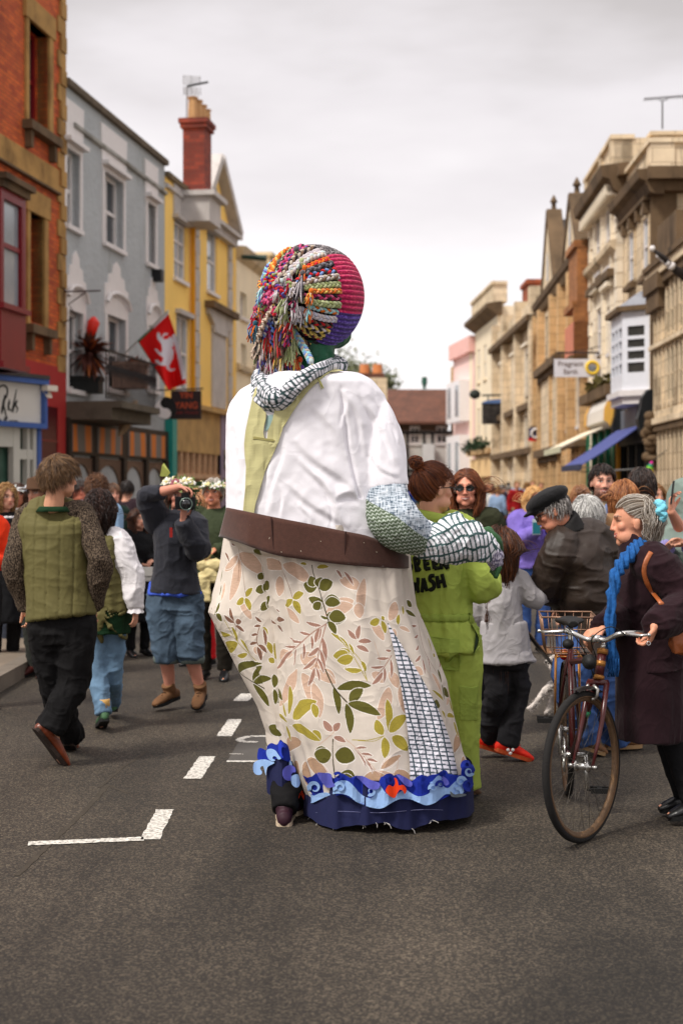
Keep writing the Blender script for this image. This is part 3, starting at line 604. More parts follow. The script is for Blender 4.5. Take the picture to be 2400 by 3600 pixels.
# ---------------------------------------------------------------- left: yellow building with gable, quoins, chimney
YEL=mat('yellow_render',(252,210,116),0.8,0.06,0.8,0.3,20,dirt=((224,164,70),0.8,0.63))
GREYW=mat('grey_white_trim',(190,184,180),0.8,0.15,2,dirt=((120,112,104),2,0.58))
def yellow_building():
 F=Fac('yellow_building',(-4.348,35.06),(-3.172,42.88),-1,9.35,'yellow rendered building with a pointed gable, grey quoins and tall brick chimney','building')
 rs=[F.rect(612,654,785,985),F.rect(728,763,810,1030),F.rect(620,664,1112,1372)]
 F.wall(YEL,rs,reveal=0.1)
 F.window(rs[0],WPAINT,GLASSL,rev=0.08,bars=(1,2),fw=0.07); F.window(rs[1],WPAINT,GLASSL,rev=0.08,bars=(0,1),fw=0.07); F.window(rs[2],WPAINT,GLASSL,rev=0.08,bars=(1,1),fw=0.07)
 u0,u1,z0,z1=rs[0]; mb=MB(); F.slab(mb,u0-0.1,u1+0.1,z1,z1+0.9,-0.05,0.04); F.slab(mb,u0-0.15,u1+0.15,z1+0.02,z1+0.12,0,0.16); F.part('window_surround',mb,GREYW)
 u0,u1,z0,z1=rs[2]; mb=MB(); F.slab(mb,u0-0.1,u1+0.1,z1,z1+0.12,-0.05,0.14); F.part('window_surround',mb,GREYW)
 ua=F.at(682,1000)[0]; ub=F.at(800,1000)[0]; zq0=F.at(690,1440)[1]
 F.quoins(GREYW,ua,zq0,9.0,w=(0.5,0.36),h=0.42,out=0.05); F.quoins(GREYW,ub,zq0,9.0,w=(0.5,0.36),h=0.42,out=0.05)
 # gabled middle with raking cornice
 gu0=F.at(700,800)[0]; gu1=F.at(806,800)[0]; gm=(gu0+gu1)/2-0.3; zc=F.at(750,790)[1]; zap=F.at(753,584)[1]
 mb=MB(); mb.prism([F.p(gu0,zc,0.06),F.p(gu1,zc,0.06),F.p(gm,zap,0.06)],-F.n*0.5); g=F.part('gable',mb,YEL)
 mb=MB(); F.slab(mb,gu0-0.25,gu1+0.25,zc-0.28,zc-0.05,0,0.2); F.slab(mb,gu0-0.32,gu1+0.32,zc-0.05,zc+0.06,-0.02,0.34); F.part('cornice',mb,GREYW)
 mb=MB()
 for a,b in (((gu0-0.3,zc+0.02),(gm,zap+0.1)),((gm,zap+0.1),(gu1+0.3,zc+0.02))):
  p0=F.p(*a,0.0);p1=F.p(*b,0.0); d=nrm(p1-p0); up=nrm(np.cross(F.n,d)); up=up if up[2]>0 else -up; mb.obox((p0+p1)/2+up*0.1,(p1-p0)/2,F.n*0.34,up*0.12)
 mb.build('raking_cornice',GREYW,F.root,uv=F.uv)
 mb=MB(); q=F.p(gm,(zc+zap)/2-0.1,0.07); mb.tube([q-F.n*0.02,q+F.n*0.02],0.25,12,r2=0.38,across=F.d); mb.build('roundel',mat('roundel_grey',(120,130,128),0.5),F.root)
 F.mould('coping',mat('coping_stone2',(112,98,76),0.9,0.3,3),[(-0.3,9.33),(0.1,9.33),(0.12,9.45),(-0.3,9.47)],0,gu0-0.2); F.mould('coping',MATS['coping_stone2'],[(-0.3,9.33),(0.1,9.33),(0.12,9.45),(-0.3,9.47)],gu1+0.2,F.L)
 zs=F.at(620,690)[1]; F.mould('string_course',GREYW,[(0,zs),(0.09,zs+0.02),(0.09,zs+0.1),(0,zs+0.14)],0,gu0)
 # chimney at the party wall, standing back of the gable foot
 BR=brickmat('dark_red_brick',(150,62,42),(112,44,34),(92,60,48),0.24,0.1)
 c=P(700,500,37.2); u=(c-F.A)@F.d; o=(c-F.A)@F.n+0.15; zt=EYE+(HY-428)/FOC*37.2; z0=8.6
 ch=chimney(F,u,o-0.2,0.72,0.58,z0,zt,BR,0)
 for k,(dx,h) in enumerate(((-0.14,0.60),(0.02,0.56),(0.17,0.48),(0.30,0.40))):
  q=F.p(u+dx*1.2,zt,o-0.2+dx*0.5); mb=MB(); mb.tube([q,q+(0,0,h*0.93),q+(0,0,h*0.94),q+(0,0,h)],[0.13,0.11,0.14,0.135],12); mb.build('chimney_pot',mat('buff_pot',(196,152,104),0.7,0.1,4),ch)
 mb=MB(); F.slab(mb,u-0.7,u+0.55,z0-0.1,z0+0.55,o-0.7,o+0.3); F.slab(mb,u-0.8,u+0.7,z0+0.55,z0+0.68,o-0.8,o+0.45); mb.build('chimney_base',GREYW,F.root,uv=F.uv)
 # niche with carved head
 r=F.rect(742,790,1165,1435); mb=MB(); F.slab(mb,r[0],r[1],r[2],r[3],-0.02,0.05); 
 um=(r[0]+r[1])/2; mb.prism([F.p(um+a*(r[1]-r[0]),r[3]+z,0.12) for a,z in ((-0.5,-0.1),(-0.5,0.1),(-0.85,0.35),(-0.85,0.5),(0.85,0.5),(0.85,0.35),(0.5,0.1),(0.5,-0.1))],-F.n*0.12); F.part('stone_door_case',mb,GREYW)
 mb=MB(); F.slab(mb,um-(r[1]-r[0])*0.95,um+(r[1]-r[0])*0.95,r[3]+0.5,r[3]+0.68,0,0.28); F.part('cornice',mb,STONED)
 # downpipe
 ud=F.at(668,1100)[0]; mb=MB(); mb.tube([F.p(ud,zq0+0.2,0.09),F.p(ud,8.7,0.09)],0.06,8); F.part('downpipe',mb,mat('ochre_paint',(216,150,20),0.5,0.05,4),uv=False)
 # gutter end, dark green hopper at the far eaves
 q=F.p(F.L-0.1,8.6,0.2); mb=MB(); mb.tube([q,q+F.n*0.75+(0,0,-0.05)],[0.06,0.10],8); mb.build('gutter_spout',mat('dark_green_iron',(28,58,50),0.5),F.root)
 # shopfronts below
 zf=F.at(760,1452)[1]; mb=MB(); F.slab(mb,0,F.L,zf-0.06,zf+0.06,0,0.3); F.slab(mb,0.45,F.L,zf-1.2,zf-0.06,-0.05,0.12); 
 us=F.at(760,1500)[0]
 sf=F.part('shopfront',mb,mat('tan_shop_paint',(186,150,96),0.7,0.25,2))
 mb=MB(); F.slab(mb,0.0,0.42,0,zf-0.2,-0.05,0.2); mb.build('teal_pillar',mat('teal_paint',(38,148,138),0.5,0.08,3),sf,uv=F.uv)
 mb=MB(); F.slab(mb,us,F.L,0,zf-0.06,0.12,0.16); mb.build('lilac_panel',mat('lilac_paint',(150,136,160),0.6,0.1,2),sf,uv=F.uv)
 mb=MB(); F.slab(mb,0.45,F.L,0.5,zf-1.2,-0.02,0.01); mb.build('shop_window',mat('amber_glass',(110,74,34),0.15,0.5,2,spec=0.8),sf,uv=F.uv)
 k=0; u=0.6
 while u<us:
  mb=MB(); F.slab(mb,u,u+0.13,0,zf-1.2,0,0.1); mb.build('mullion',mat('pinkish_timber',(206,166,130),0.6,0.2,4),sf,uv=F.uv); u+=0.62
 mb=MB(); F.slab(mb,0.45,us,1.9,2.02,0.01,0.12); mb.build('transom',MATS['pinkish_timber'],sf,uv=F.uv)
 for z in (0.6,1.4,2.2):
  mb=MB(); F.slab(mb,us+0.25,us+0.75,z,z+0.55,0.16,0.18); mb.build('pane',GLASS,sf,uv=F.uv)
 return F
FY=yellow_building()
def cream_building():
 F=Fac('cream_building',(-3.168,42.89),(-2.36,48.3),-1,8.9,'pale cream rendered building beyond the yellow one','building')
 rs=[F.rect(845,868,1030,1120),F.rect(848,866,1210,1300),F.rect(890,915,1290,1400)]
 CR=mat('pale_cream_render',(246,232,202),0.85,0.08,1,0.2,20)
 F.wall(CR,rs,reveal=0.15)
 for r in rs: F.window(r,WPAINT,GLASS,bars=(0,1))
 F.mould('cornice',mat('cream_cornice',(206,188,156),0.8,0.15,2,dirt=((120,104,84),2,0.55)),[(0,8.55),(0.2,8.72),(0.3,8.95),(-0.3,9.0),(-0.3,8.5)])
 F.mould('string_course',MATS['cream_cornice'],[(0,5.2),(0.12,5.25),(0.12,5.4),(0,5.45)])
 F.mould('string_course',MATS['cream_cornice'],[(0,3.1),(0.2,3.15),(0.2,3.3),(0,3.4)])
 mb=MB(); F.slab(mb,F.L-0.9,F.L-0.1,8.9,9.4,-0.9,0.1); F.slab(mb,F.L-1,F.L,9.4,9.52,-1,0.2); F.part('parapet_pier',mb,MATS['cream_cornice'])
cream_building()
def far_left_houses():
 defs=[((-2.0,50),(-1.2,60),6.2,(186,150,120),'low buff house beyond the cream building'),((-1.2,61),(-0.5,72),5.8,(200,190,176),'low pale house near the street bend')]
 for A,B,H,c,l in defs:
  F=Fac('house',A,B,-1,H,l,'house',6); rs=[(u,u+1.0,3.2,4.7) for u in (1.2,4.0,7.0)]; F.wall(mat('house_%d'%c[0],c,0.85,0.1,1),rs); 
  for r in rs: F.window(r,WPAINT,GLASS)
  gable_roof(F,TILE,H,1.2)
far_left_houses()
# ================================================================ right side of the street
def sash_rows(F,px,rows,m=None,gm=None,rev=0.15,bars=(0,1),fw=0.07,sur=None):
 out=[]
 for x0,x1 in px:
  for y0,y1 in rows: out.append(F.rect(x0,x1,y0,y1))
 return out
def surround(F,r,m,w=0.14,o=0.05,head=0.0,name='window_surround'):
 u0,u1,z0,z1=r; mb=MB(); F.slab(mb,u0-w,u0,z0-0.05,z1,-0.1,o); F.slab(mb,u1,u1+w,z0-0.05,z1,-0.1,o); F.slab(mb,u0-w,u1+w,z1,z1+w,-0.1,o)
 if head: F.slab(mb,u0-w-0.06,u1+w+0.06,z1+head,z1+head+0.12,0,o+0.18); F.slab(mb,u0-w*0.6,u1+w*0.6,z1+w,z1+head,0,o)
 return F.part(name,mb,m)
def gothic_near():
 # carved gothic front, cut by the right edge of the frame
 F=Fac('gothic_stone_building',(6.86,24.0),(7.12,32.5),1,6.5,'ornate carved tan stone building cut off by the right edge of the frame','building')
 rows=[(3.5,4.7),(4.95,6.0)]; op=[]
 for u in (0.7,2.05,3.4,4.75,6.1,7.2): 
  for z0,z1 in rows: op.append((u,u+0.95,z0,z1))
 F.wall(STONED,op,reveal=0.25)  # dark wall: weathering plus shade painted in behind the pale shafts
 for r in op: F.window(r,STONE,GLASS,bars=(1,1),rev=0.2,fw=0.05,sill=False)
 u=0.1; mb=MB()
 while u<F.L:      # tall thin shafts between the lights, shade between them put into the wall's colour
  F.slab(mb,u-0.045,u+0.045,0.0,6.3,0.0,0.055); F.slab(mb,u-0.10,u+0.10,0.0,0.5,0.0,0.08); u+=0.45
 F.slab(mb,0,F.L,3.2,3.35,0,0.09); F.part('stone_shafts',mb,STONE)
 k=0
 for z,h,o in ((3.05,0.14,0.16),(2.9,0.15,0.12),(4.76,0.10,0.12),(6.1,0.2,0.14),(6.3,0.22,0.2),(6.5,0.12,0.26)):
  mb=MB(); F.slab(mb,0,F.L+0.02,z,z+h,0,o); F.part('string_course',mb,STONED if k%2 else STONE); k+=1
 # gargoyle head and niche carving at the far corner
 mb=MB(); q=F.p(F.L-0.35,3.0,0.08); rr=np.random.RandomState(5)
 for k in range(26): mb.ell(q+rr.uniform(-1,1,3)*(0.12,0.2,0.6)+(0,0,-0.3),*rr.uniform(0.06,0.17,3),nu=8,nv=6)
 F.part('carved_niche',mb,STONED,True,uv=False)
 mb=MB(); F.slab(mb,F.L-1.7,F.L+0.05,6.0,6.35,0.0,0.24); F.slab(mb,F.L-3.6,F.L-1.6,6.5,7.3,-0.3,0.22); F.slab(mb,F.L-1.5,F.L+0.0,5.6,6.0,0.0,0.18); F.part('corbelled_parapet',mb,STONED)
 mb=MB(); F.slab(mb,0,F.L,0,1.15,0.1,0.3); F.part('plinth',mb,STONE)
gothic_near()
def helter():
 # striped lamp bracket with its white globe, high on the right
 q=P(2404,985,25.6)+(0.15,0,0); e=P(2297,880,25.2)
 mb=MB(); t=empty('spiral_bracket',tuple(e),'dark and white striped bracket with small white ball, high at the right edge','bracket')
 mb.tube([q+(0.3,0.1,-0.05),q,P(2368,945,25.4),P(2330,905,25.3),e],[0.10,0.13,0.07,0.05,0.03],8); mb.build('arm',mat('bracket_iron',(46,40,38),0.6,0.1,5),t,True)
 for f in (0.25,0.45,0.65,0.85):
  c=P(2375+(2305-2375)*f,950+(890-950)*f,25.35); d=nrm(e-q); mb=MB(); mb.tube([c-d*0.035,c+d*0.035],[0.088-0.03*f,0.08-0.03*f],8); mb.build('stripe',WPAINT,t,True)
 mb=MB(); mb.ell(e+(-0.03,0,0.03),0.055,0.055,0.055); mb.build('ball',WPAINT,t,True)
helter()
def building_A():
 F=Fac('stone_building',(7.2,33.0),(7.3,36.74),1,9.0,'tan stone building with a white oriel bay, above the grey signboard and blue awning','building',depth=9)
 r1=F.rect(2212,2231,815,992); r2=F.rect(2262,2283,766,962)
 F.wall(STONE,[r1,r2],reveal=0.22)
 for r in (r1,r2): F.window(r,WPAINT,GLASSL,bars=(0,1),rev=0.12,sillm=STONED); surround(F,r,STONE,0.12,0.05,0.0)
 for r in (r1,r2):
  u0,u1,z0,z1=r
  mb=MB(); F.slab(mb,u0+0.05,u1-0.05,z1+0.12,z1+0.55,0.0,0.10); F.part('keystone',mb,STONE)
  mb=MB(); F.slab(mb,u0-0.15,u1+0.15,z0-0.2,z0-0.09,-0.05,0.16); F.part('sill',mb,STONED)
 zc=8.74
 F.mould('cornice',STONED,[(0,zc-0.35),(0.12,zc-0.3),(0.22,zc-0.05),(0.38,zc+0.02),(0.42,zc+0.22),(-0.2,zc+0.26),(-0.2,zc-0.35)],-0.4,F.L+0.1)
 # cornice returns along the end wall
 mb=MB(); q=F.p(0,zc,0)
 mb.obox(q+(-F.d*0.2)+(-F.n*4)+(0,0,0.1),-F.n*4.2,F.d*0.42,(0,0,0.14)); mb.obox(q+(-F.d*0.12)+(-F.n*4)+(0,0,-0.15),-F.n*4.1,F.d*0.25,(0,0,0.12)); F.part('cornice_return',mb,STONED)
 k=0.15; mb=MB()
 while k<F.L: F.slab(mb,k,k+0.22,zc-0.7,zc-0.3,0,0.18); k+=0.95
 F.slab(mb,0,F.L,zc-0.4,zc-0.31,0,0.2); F.part('brackets',mb,STONED)
 mb=MB(); F.slab(mb,-0.05,F.L,zc+0.26,zc+0.9,-0.35,0.0); F.slab(mb,-0.12,F.L,zc+0.9,zc+1.0,-0.45,0.1); 
 for u in (-0.08,): F.slab(mb,u,u+0.5,zc+0.26,zc+0.93,-0.5,0.05)
 mb.obox(F.p(0.15,zc+0.58,-4.3),-F.n*4.1,F.d*0.18,(0,0,0.33)); mb.obox(F.p(0.15,zc+0.95,-4.3),-F.n*4.1,F.d*0.26,(0,0,0.05))
 for o in (-1.1,-2.6,-4.4): mb.obox(F.p(-0.06,zc+0.58,o),-F.n*0.06,F.d*0.04,(0,0,0.33))
 F.part('parapet',mb,STONE)
 # end wall: brick strip and stone pilaster
 b=brickmat('red_orange_brick',(192,74,26),(150,58,26),(120,70,44),0.23,0.08)
 mb=MB(); mb.obox(F.p(-0.012,6.9,-2.1),-F.n*1.2,F.d*0.01,(0,0,1.35)); F.part('brick_panel',mb,b)
 mb=MB(); mb.obox(F.p(-0.05,5.5,-0.25),-F.n*0.3,F.d*0.05,(0,0,3.3)); mb.obox(F.p(-0.03,6.2,-3.0),-F.n*2.7,F.d*0.03,(0,0,0.1)); F.part('pilaster',mb,STONED)
 # white oriel bay with canted sides
 zt=F.at(2215,1105,0.7)[1]; zb=F.at(2200,1380,0.7)[1]; zt=5.3; zb=3.98
 ua,ub=0.35,2.95; pr=0.55; cc=0.5
 pl=[(ua,0.0),(ua+cc*0.9,pr),(ub-cc*0.9,pr),(ub,0.0)]
 zt=EYE+(HY-1100)/FOC*34; zb=EYE+(HY-1375)/FOC*34
 mb=MB()
 def pan(mb,a,b,z0,z1,th=0.06,ins=0.0):
  A_=F.p(a[0],0,a[1]);B_=F.p(b[0],0,b[1]); d=nrm(B_-A_); n=np.cross(d,(0,0,1.0)); n=n if n@F.n>0.01 or abs(n@F.n)<0.01 and n@(-F.d)>0 else -n
  mb.obox((A_+B_)/2+(0,0,(z0+z1)/2)-n*(th/2+ins),(B_-A_)/2,n*th/2,(0,0,(z1-z0)/2))
 for a,b in zip(pl[:-1],pl[1:]):
  A_=np.array(a);B_=np.array(b); pan(mb,A_,B_,zb,zb+0.42); pan(mb,A_,B_,zt-0.35,zt)
  w=0.13/np.linalg.norm(B_-A_); segs=[0,1-w]; 
  if np.linalg.norm(B_-A_)>1.2: segs=[0,0.34,0.62,1-w]
  for s_ in segs: pan(mb,A_+(B_-A_)*s_,A_+(B_-A_)*(s_+w),zb+0.42,zt-0.35)
  for z in (zb+0.42+(zt-zb-0.77)*f for f in (0.25,0.5,0.75)): pan(mb,A_,B_,z-0.04,z+0.04,0.05,0.004)
 ob=F.part('oriel_bay',mb,mat('oriel_white_paint',(222,224,232),0.5,0.04,4))
 g=MB()
 for a,b in zip(pl[:-1],pl[1:]): pan(g,np.array(a),np.array(b),zb+0.3,zt-0.3,0.02,0.05)
 g.build('pane',mat('dark_bay_glass',(52,50,46),0.08,0.4,1.5,spec=0.9),ob,uv=F.uv)
 def slabpl(z0,z1,grow,m,nm):
  mb=MB(); P_=[F.p(ua-grow,z0,0),F.p(ua+cc*0.9-grow*0.4,z0,pr+grow),F.p(ub-cc*0.9+grow*0.4,z0,pr+grow),F.p(ub+grow,z0,0)]; mb.prism(P_,(0,0,z1-z0)); mb.build(nm,m,ob,uv=F.uv)
 slabpl(zt,zt+0.12,0.14,STONED,'cornice'); slabpl(zb-0.14,zb,0.1,WPAINT,'base'); slabpl(zb-0.32,zb-0.14,0.0,WPAINT,'base')
 mb=MB(); lo=[F.p(ua-0.1,zt+0.12,0),F.p(ua+cc*0.9,zt+0.12,pr+0.1),F.p(ub-cc*0.9,zt+0.12,pr+0.1),F.p(ub+0.1,zt+0.12,0)]; hi=[F.p(ua+0.3,zt+0.52,0),F.p(ua+0.6,zt+0.5,0.12),F.p(ub-0.6,zt+0.5,0.12),F.p(ub-0.3,zt+0.52,0)]
 mb.add(lo+hi,[(0,1,5,4),(1,2,6,5),(2,3,7,6),(4,5,6,7)]); mb.build('lead_roof',mat('lead_roof',(140,142,150),0.5,0.15,3),ob,uv=F.uv)
 # dark scrolled fascia ends, grey signboard
 BK=mat('shop_black_paint',(30,32,34),0.45,0.1,3)
 zf1=zb-0.34; zf0=EYE+(HY-1510)/FOC*34.2
 mb=MB(); F.slab(mb,0.25,F.L-0.15,zf0,zf1,0.0,0.14); sf=F.part('signboard',mb,mat('grey_signboard',(112,116,124),0.5,0.16,1.2))
 for u in (0.0,F.L-0.12):
  pts=[(0.0,zf1+0.3),(0.3,zf1+0.3),(0.62,zf1+0.1),(0.72,zf1-0.25),(0.6,zf1-0.5),(0.68,zf0+0.45),(0.85,zf0+0.2),(0.75,zf0-0.1),(0.3,zf0-0.35),(0.0,zf0-0.4)]
  mb=MB(); mb.prism([F.p(u-0.12,z,o*0.42) for o,z in pts],F.d*0.3); F.part('scroll_bracket',mb,BK)
 mb=MB(); F.slab(mb,0,F.L,0,0.5,0,0.15)
 for u in (0.0,1.2,2.3,F.L-0.14): F.slab(mb,u,u+0.14,0.5,zf0,0,0.15)
 F.slab(mb,0.14,F.L-0.14,zf0-0.35,zf0,0.01,0.2)
 s2=F.part('shopfront',mb,BK)
 mb=MB(); F.slab(mb,0,F.L,0.5,zf0,0.01,0.03); mb.build('shop_window',mat('dark_shop_glass',(26,22,20),0.1,0.6,2,spec=0.8),s2,uv=F.uv)
 rr=np.random.RandomState(2)
 for k in range(9):
  mb=MB(); u=0.2+k*0.38; h=rr.uniform(0.3,1.0); F.slab(mb,u,u+0.14,0.7,0.7+h,0.03,0.06); mb.build('window_display',mat('displayR%d'%(k%4),[(160,120,80),(120,50,30),(190,180,160),(60,80,110)][k%4],0.6,0.3,6),s2)
 mb=MB(); u=F.at(2172,1650,0.2)[0]; F.slab(mb,u,u+0.16,0,zf0-0.2,0.15,0.24); mb.build('yellow_post',mat('yellow_post_paint',(236,168,50),0.5,0.05,3),s2,uv=F.uv)
 # blue awning
 za=zf0+0.06; zo=EYE+(HY-1634)/FOC*33.2; mb=MB(); a0=F.p(0.2,za,0.25);a1=F.p(F.L-0.1,za,0.25);b0=F.p(0.2,zo,1.62);b1=F.p(F.L-0.1,zo,1.62)
 k=8; V=[];
 for i in range(k+1):
  f=i/k; sag=-0.03*math.sin(math.pi*f); V+= [a0+(b0-a0)*f+(0,0,sag),a1+(b1-a1)*f+(0,0,sag)]
 V=np.array(V); top=MB(); Fs=[(2*i,2*i+1,2*i+3,2*i+2) for i in range(k)]; n=len(V); 
 top.add(np.concatenate([V,V-(0,0,0.03)]),Fs+[tuple(j+n for j in f[::-1]) for f in Fs]+[(2*i,2*i+2,2*i+2+n,2*i+n) for i in range(k)]+[(2*i+1,2*i+1+n,2*i+3+n,2*i+3) for i in range(k)])
 aw=F.part('awning',top,mat('blue_awning_canvas',(76,84,142),0.8,0.06,2,0.2,60))
 mb=MB(); mb.obox((b0+b1)/2-(0,0,0.05),(b1-b0)/2,F.n*0.02,(0,0,0.07)); mb.build('valance',mat('awning_edge',(54,60,84),0.7,0.1,4),aw,uv=F.uv)
 for u in (0.3,F.L-0.2):
  mb=MB(); mb.tube([F.p(u,2.1,0.15),F.p(u,2.05,0.9),F.p(u,zo-0.05,1.6)],0.018,6); mb.build('awning_arm',mat('steel_arm',(150,150,150),0.4,metal=0.8),aw)
building_A()
def building_B():
 F=Fac('pale_classical_building',(7.16,36.76),(7.36,42.05),1,9.8,'tall pale classical stone building with a heavy bracketed cornice and corner quoins','building',depth=9)
 up=[F.rect(2098,2113,760,960),F.rect(2132,2150,730,940)]; mi=[F.rect(2102,2118,1085,1240),F.rect(2139,2157,1075,1240)]
 lo=[(0.6,1.9,0.5,2.8),(2.4,3.7,0.5,2.8)]
 F.wall(STONEP,up+mi,reveal=0.2)
 for r in up+mi: F.window(r,WPAINT,GLASS,bars=(0,1),rev=0.15); surround(F,r,STONEP,0.14,0.06,0.45)
 zc=9.72; F.mould('cornice',STONED,[(0,zc-0.5),(0.16,zc-0.42),(0.28,zc-0.15),(0.46,zc-0.08),(0.52,zc+0.2),(-0.2,zc+0.3),(-0.2,zc-0.5)],-0.3,F.L+0.1)
 mb=MB(); u=0.0
 while u<F.L: F.slab(mb,u,u+0.16,zc-0.5,zc-0.22,0.0,0.36); u+=0.36
 F.slab(mb,0,F.L,zc-0.4,zc-0.3,0,0.3); F.part('dentils',mb,STONEP)
 mb=MB(); q=F.p(0,zc,0); mb.obox(q-F.d*0.25-F.n*1.5+(0,0,0.05),-F.n*1.6,F.d*0.35,(0,0,0.15)); F.part('cornice_return',mb,STONED)
 mb=MB(); F.slab(mb,0,F.L,zc+0.3,zc+0.95,-0.35,0.12); F.slab(mb,-0.05,F.L+0.1,zc+0.95,zc+1.06,-0.4,0.22)
 for u in (0,1.9,F.L-0.4): F.slab(mb,u,u+0.4,zc+0.3,zc+1.0,-0.3,0.2)
 mb.obox(F.p(0.2,zc+0.62,-1.6),-F.n*1.5,F.d*0.2,(0,0,0.36)); F.part('parapet',mb,STONE)
 F.quoins(STONEP,F.L,0,9.4,w=(0.5,0.3),h=0.36,out=0.06,dirn=-1); F.quoins(STONEP,0.0,0,9.4,w=(0.45,0.28),h=0.36,out=0.06)
 z=F.at(2130,935)[1]
 for z in (F.at(2090,955)[1],): 
  F.mould('string_course',STONE,[(0,z-0.25),(0.1,z-0.1),(0.22,z),(0.24,z+0.14),(0,z+0.2)])
 z=F.at(2090,1030)[1]; 
 mb=MB(); F.slab(mb,0.4,F.L-0.5,z-0.1,z+0.1,0,0.24); 
 F.part('string_course',mb,STONED)
 for u in (0.75,2.35,3.95): 
  mb=MB(); F.slab(mb,u,u+0.2,3.9,9.3,0.0,0.1); F.part('pilaster',mb,STONEP)
 z=F.at(2130,1385)[1]; mb=MB(); F.slab(mb,0,F.L,z-0.15,z+0.12,0,0.35); F.part('string_course',mb,STONED)
 rr=np.random.RandomState(8); mb=MB()
 for k in range(160):
  q=F.p(rr.uniform(0.3,3.4),z+0.15+rr.uniform(0,0.4)**1.5,rr.uniform(0.08,0.34)); a=rr.randn(3)*0.07; b=rr.randn(3)*0.07; mb.add([q,q+a,q+a+b,q+b],[(0,1,2,3)])
 F.part('ledge_plants',mb,mat('ledge_moss',(84,76,36),0.9,0.3,6),uv=False)
 # shop: curved cream board in a yellow frame, cream awning, green front
 zf1=z-0.2; zf0=EYE+(HY-1510)/FOC*38.5
 mb=MB(); prof=[(0.02,zf1),(0.22,zf1-0.03),(0.34,zf1-0.3),(0.36,zf1-0.62),(0.26,zf0+0.1),(0.2,zf0),(0.02,zf0)]; ua,ub=0.12,F.L-1.7
 A_=[F.p(ua,zz,o) for o,zz in prof];B_=[F.p(ub,zz,o) for o,zz in prof]; mb.loft([A_,B_]); sb=F.part('signboard',mb,mat('board_offwhite',(220,214,206),0.5,0.05,2))
 mb=MB(); prof2=[(o*1.04+0.01,zz*1.002) for o,zz in prof]
 for a,b in ((ua-0.08,ua-0.004),(ub+0.004,ub+0.3)): mb=MB(); mb.loft([[F.p(a,zz,o) for o,zz in prof2],[F.p(b,zz,o) for o,zz in prof2]]); mb.build('board_end',mat('board_yellow',(240,184,84),0.5,0.05,2),sb,uv=F.uv)
 gr=mat('green_shop_paint',(16,96,70),0.5,0.1,3)
 mb=MB(); F.slab(mb,0,F.L,0,0.45,0,0.12)
 for u in (0.0,1.3,2.6,3.9,F.L-0.2): F.slab(mb,u,u+0.2,0.45,zf0,0,0.14)
 sf=F.part('shopfront',mb,gr); mb=MB(); F.slab(mb,0,F.L,0.45,zf0,0.0,0.03); mb.build('shop_window',mat('pale_shop_glass',(120,116,100),0.12,0.5,2.5,spec=0.8),sf,uv=F.uv)
 za=zf0; zo=za-0.52; a0=F.p(0.15,za,0.4);a1=F.p(F.L-1.3,za,0.4);b0=F.p(0.15,zo,1.5);b1=F.p(F.L-1.3,zo,1.5)
 mb=MB(); mb.loft([[a0,b0,b0-(0,0,0.03),a0-(0,0,0.03)],[a1,b1,b1-(0,0,0.03),a1-(0,0,0.03)]]); aw=F.part('awning',mb,mat('cream_awning_canvas',(236,224,198),0.8,0.05,2))
 mb=MB(); mb.obox((b0+b1)/2-(0,0,0.06),(b1-b0)/2,F.n*0.015,(0,0,0.08)); mb.build('valance',mat('awning_cream_edge',(206,204,176),0.7),aw,uv=F.uv)
 chm=brickmat('red_chimney_brick',(150,70,44),(120,56,38),(100,74,58),0.24,0.09)
 mb=MB(); F.slab(mb,0.1,2.2,zc-0.3,zc+1.05,-2.6,-0.9); F.slab(mb,0.0,2.3,zc+1.05,zc+1.15,-2.7,-0.8); F.part('chimney_stack',mb,STONE)
 mb=MB(); F.slab(mb,0.4,1.6,zc-0.3,zc+1.08,-8.6,-2.75); F.slab(mb,0.3,1.7,zc+1.08,zc+1.17,-8.7,-2.72); F.part('chimney_stack',mb,chm)
 return F
FB=building_B()
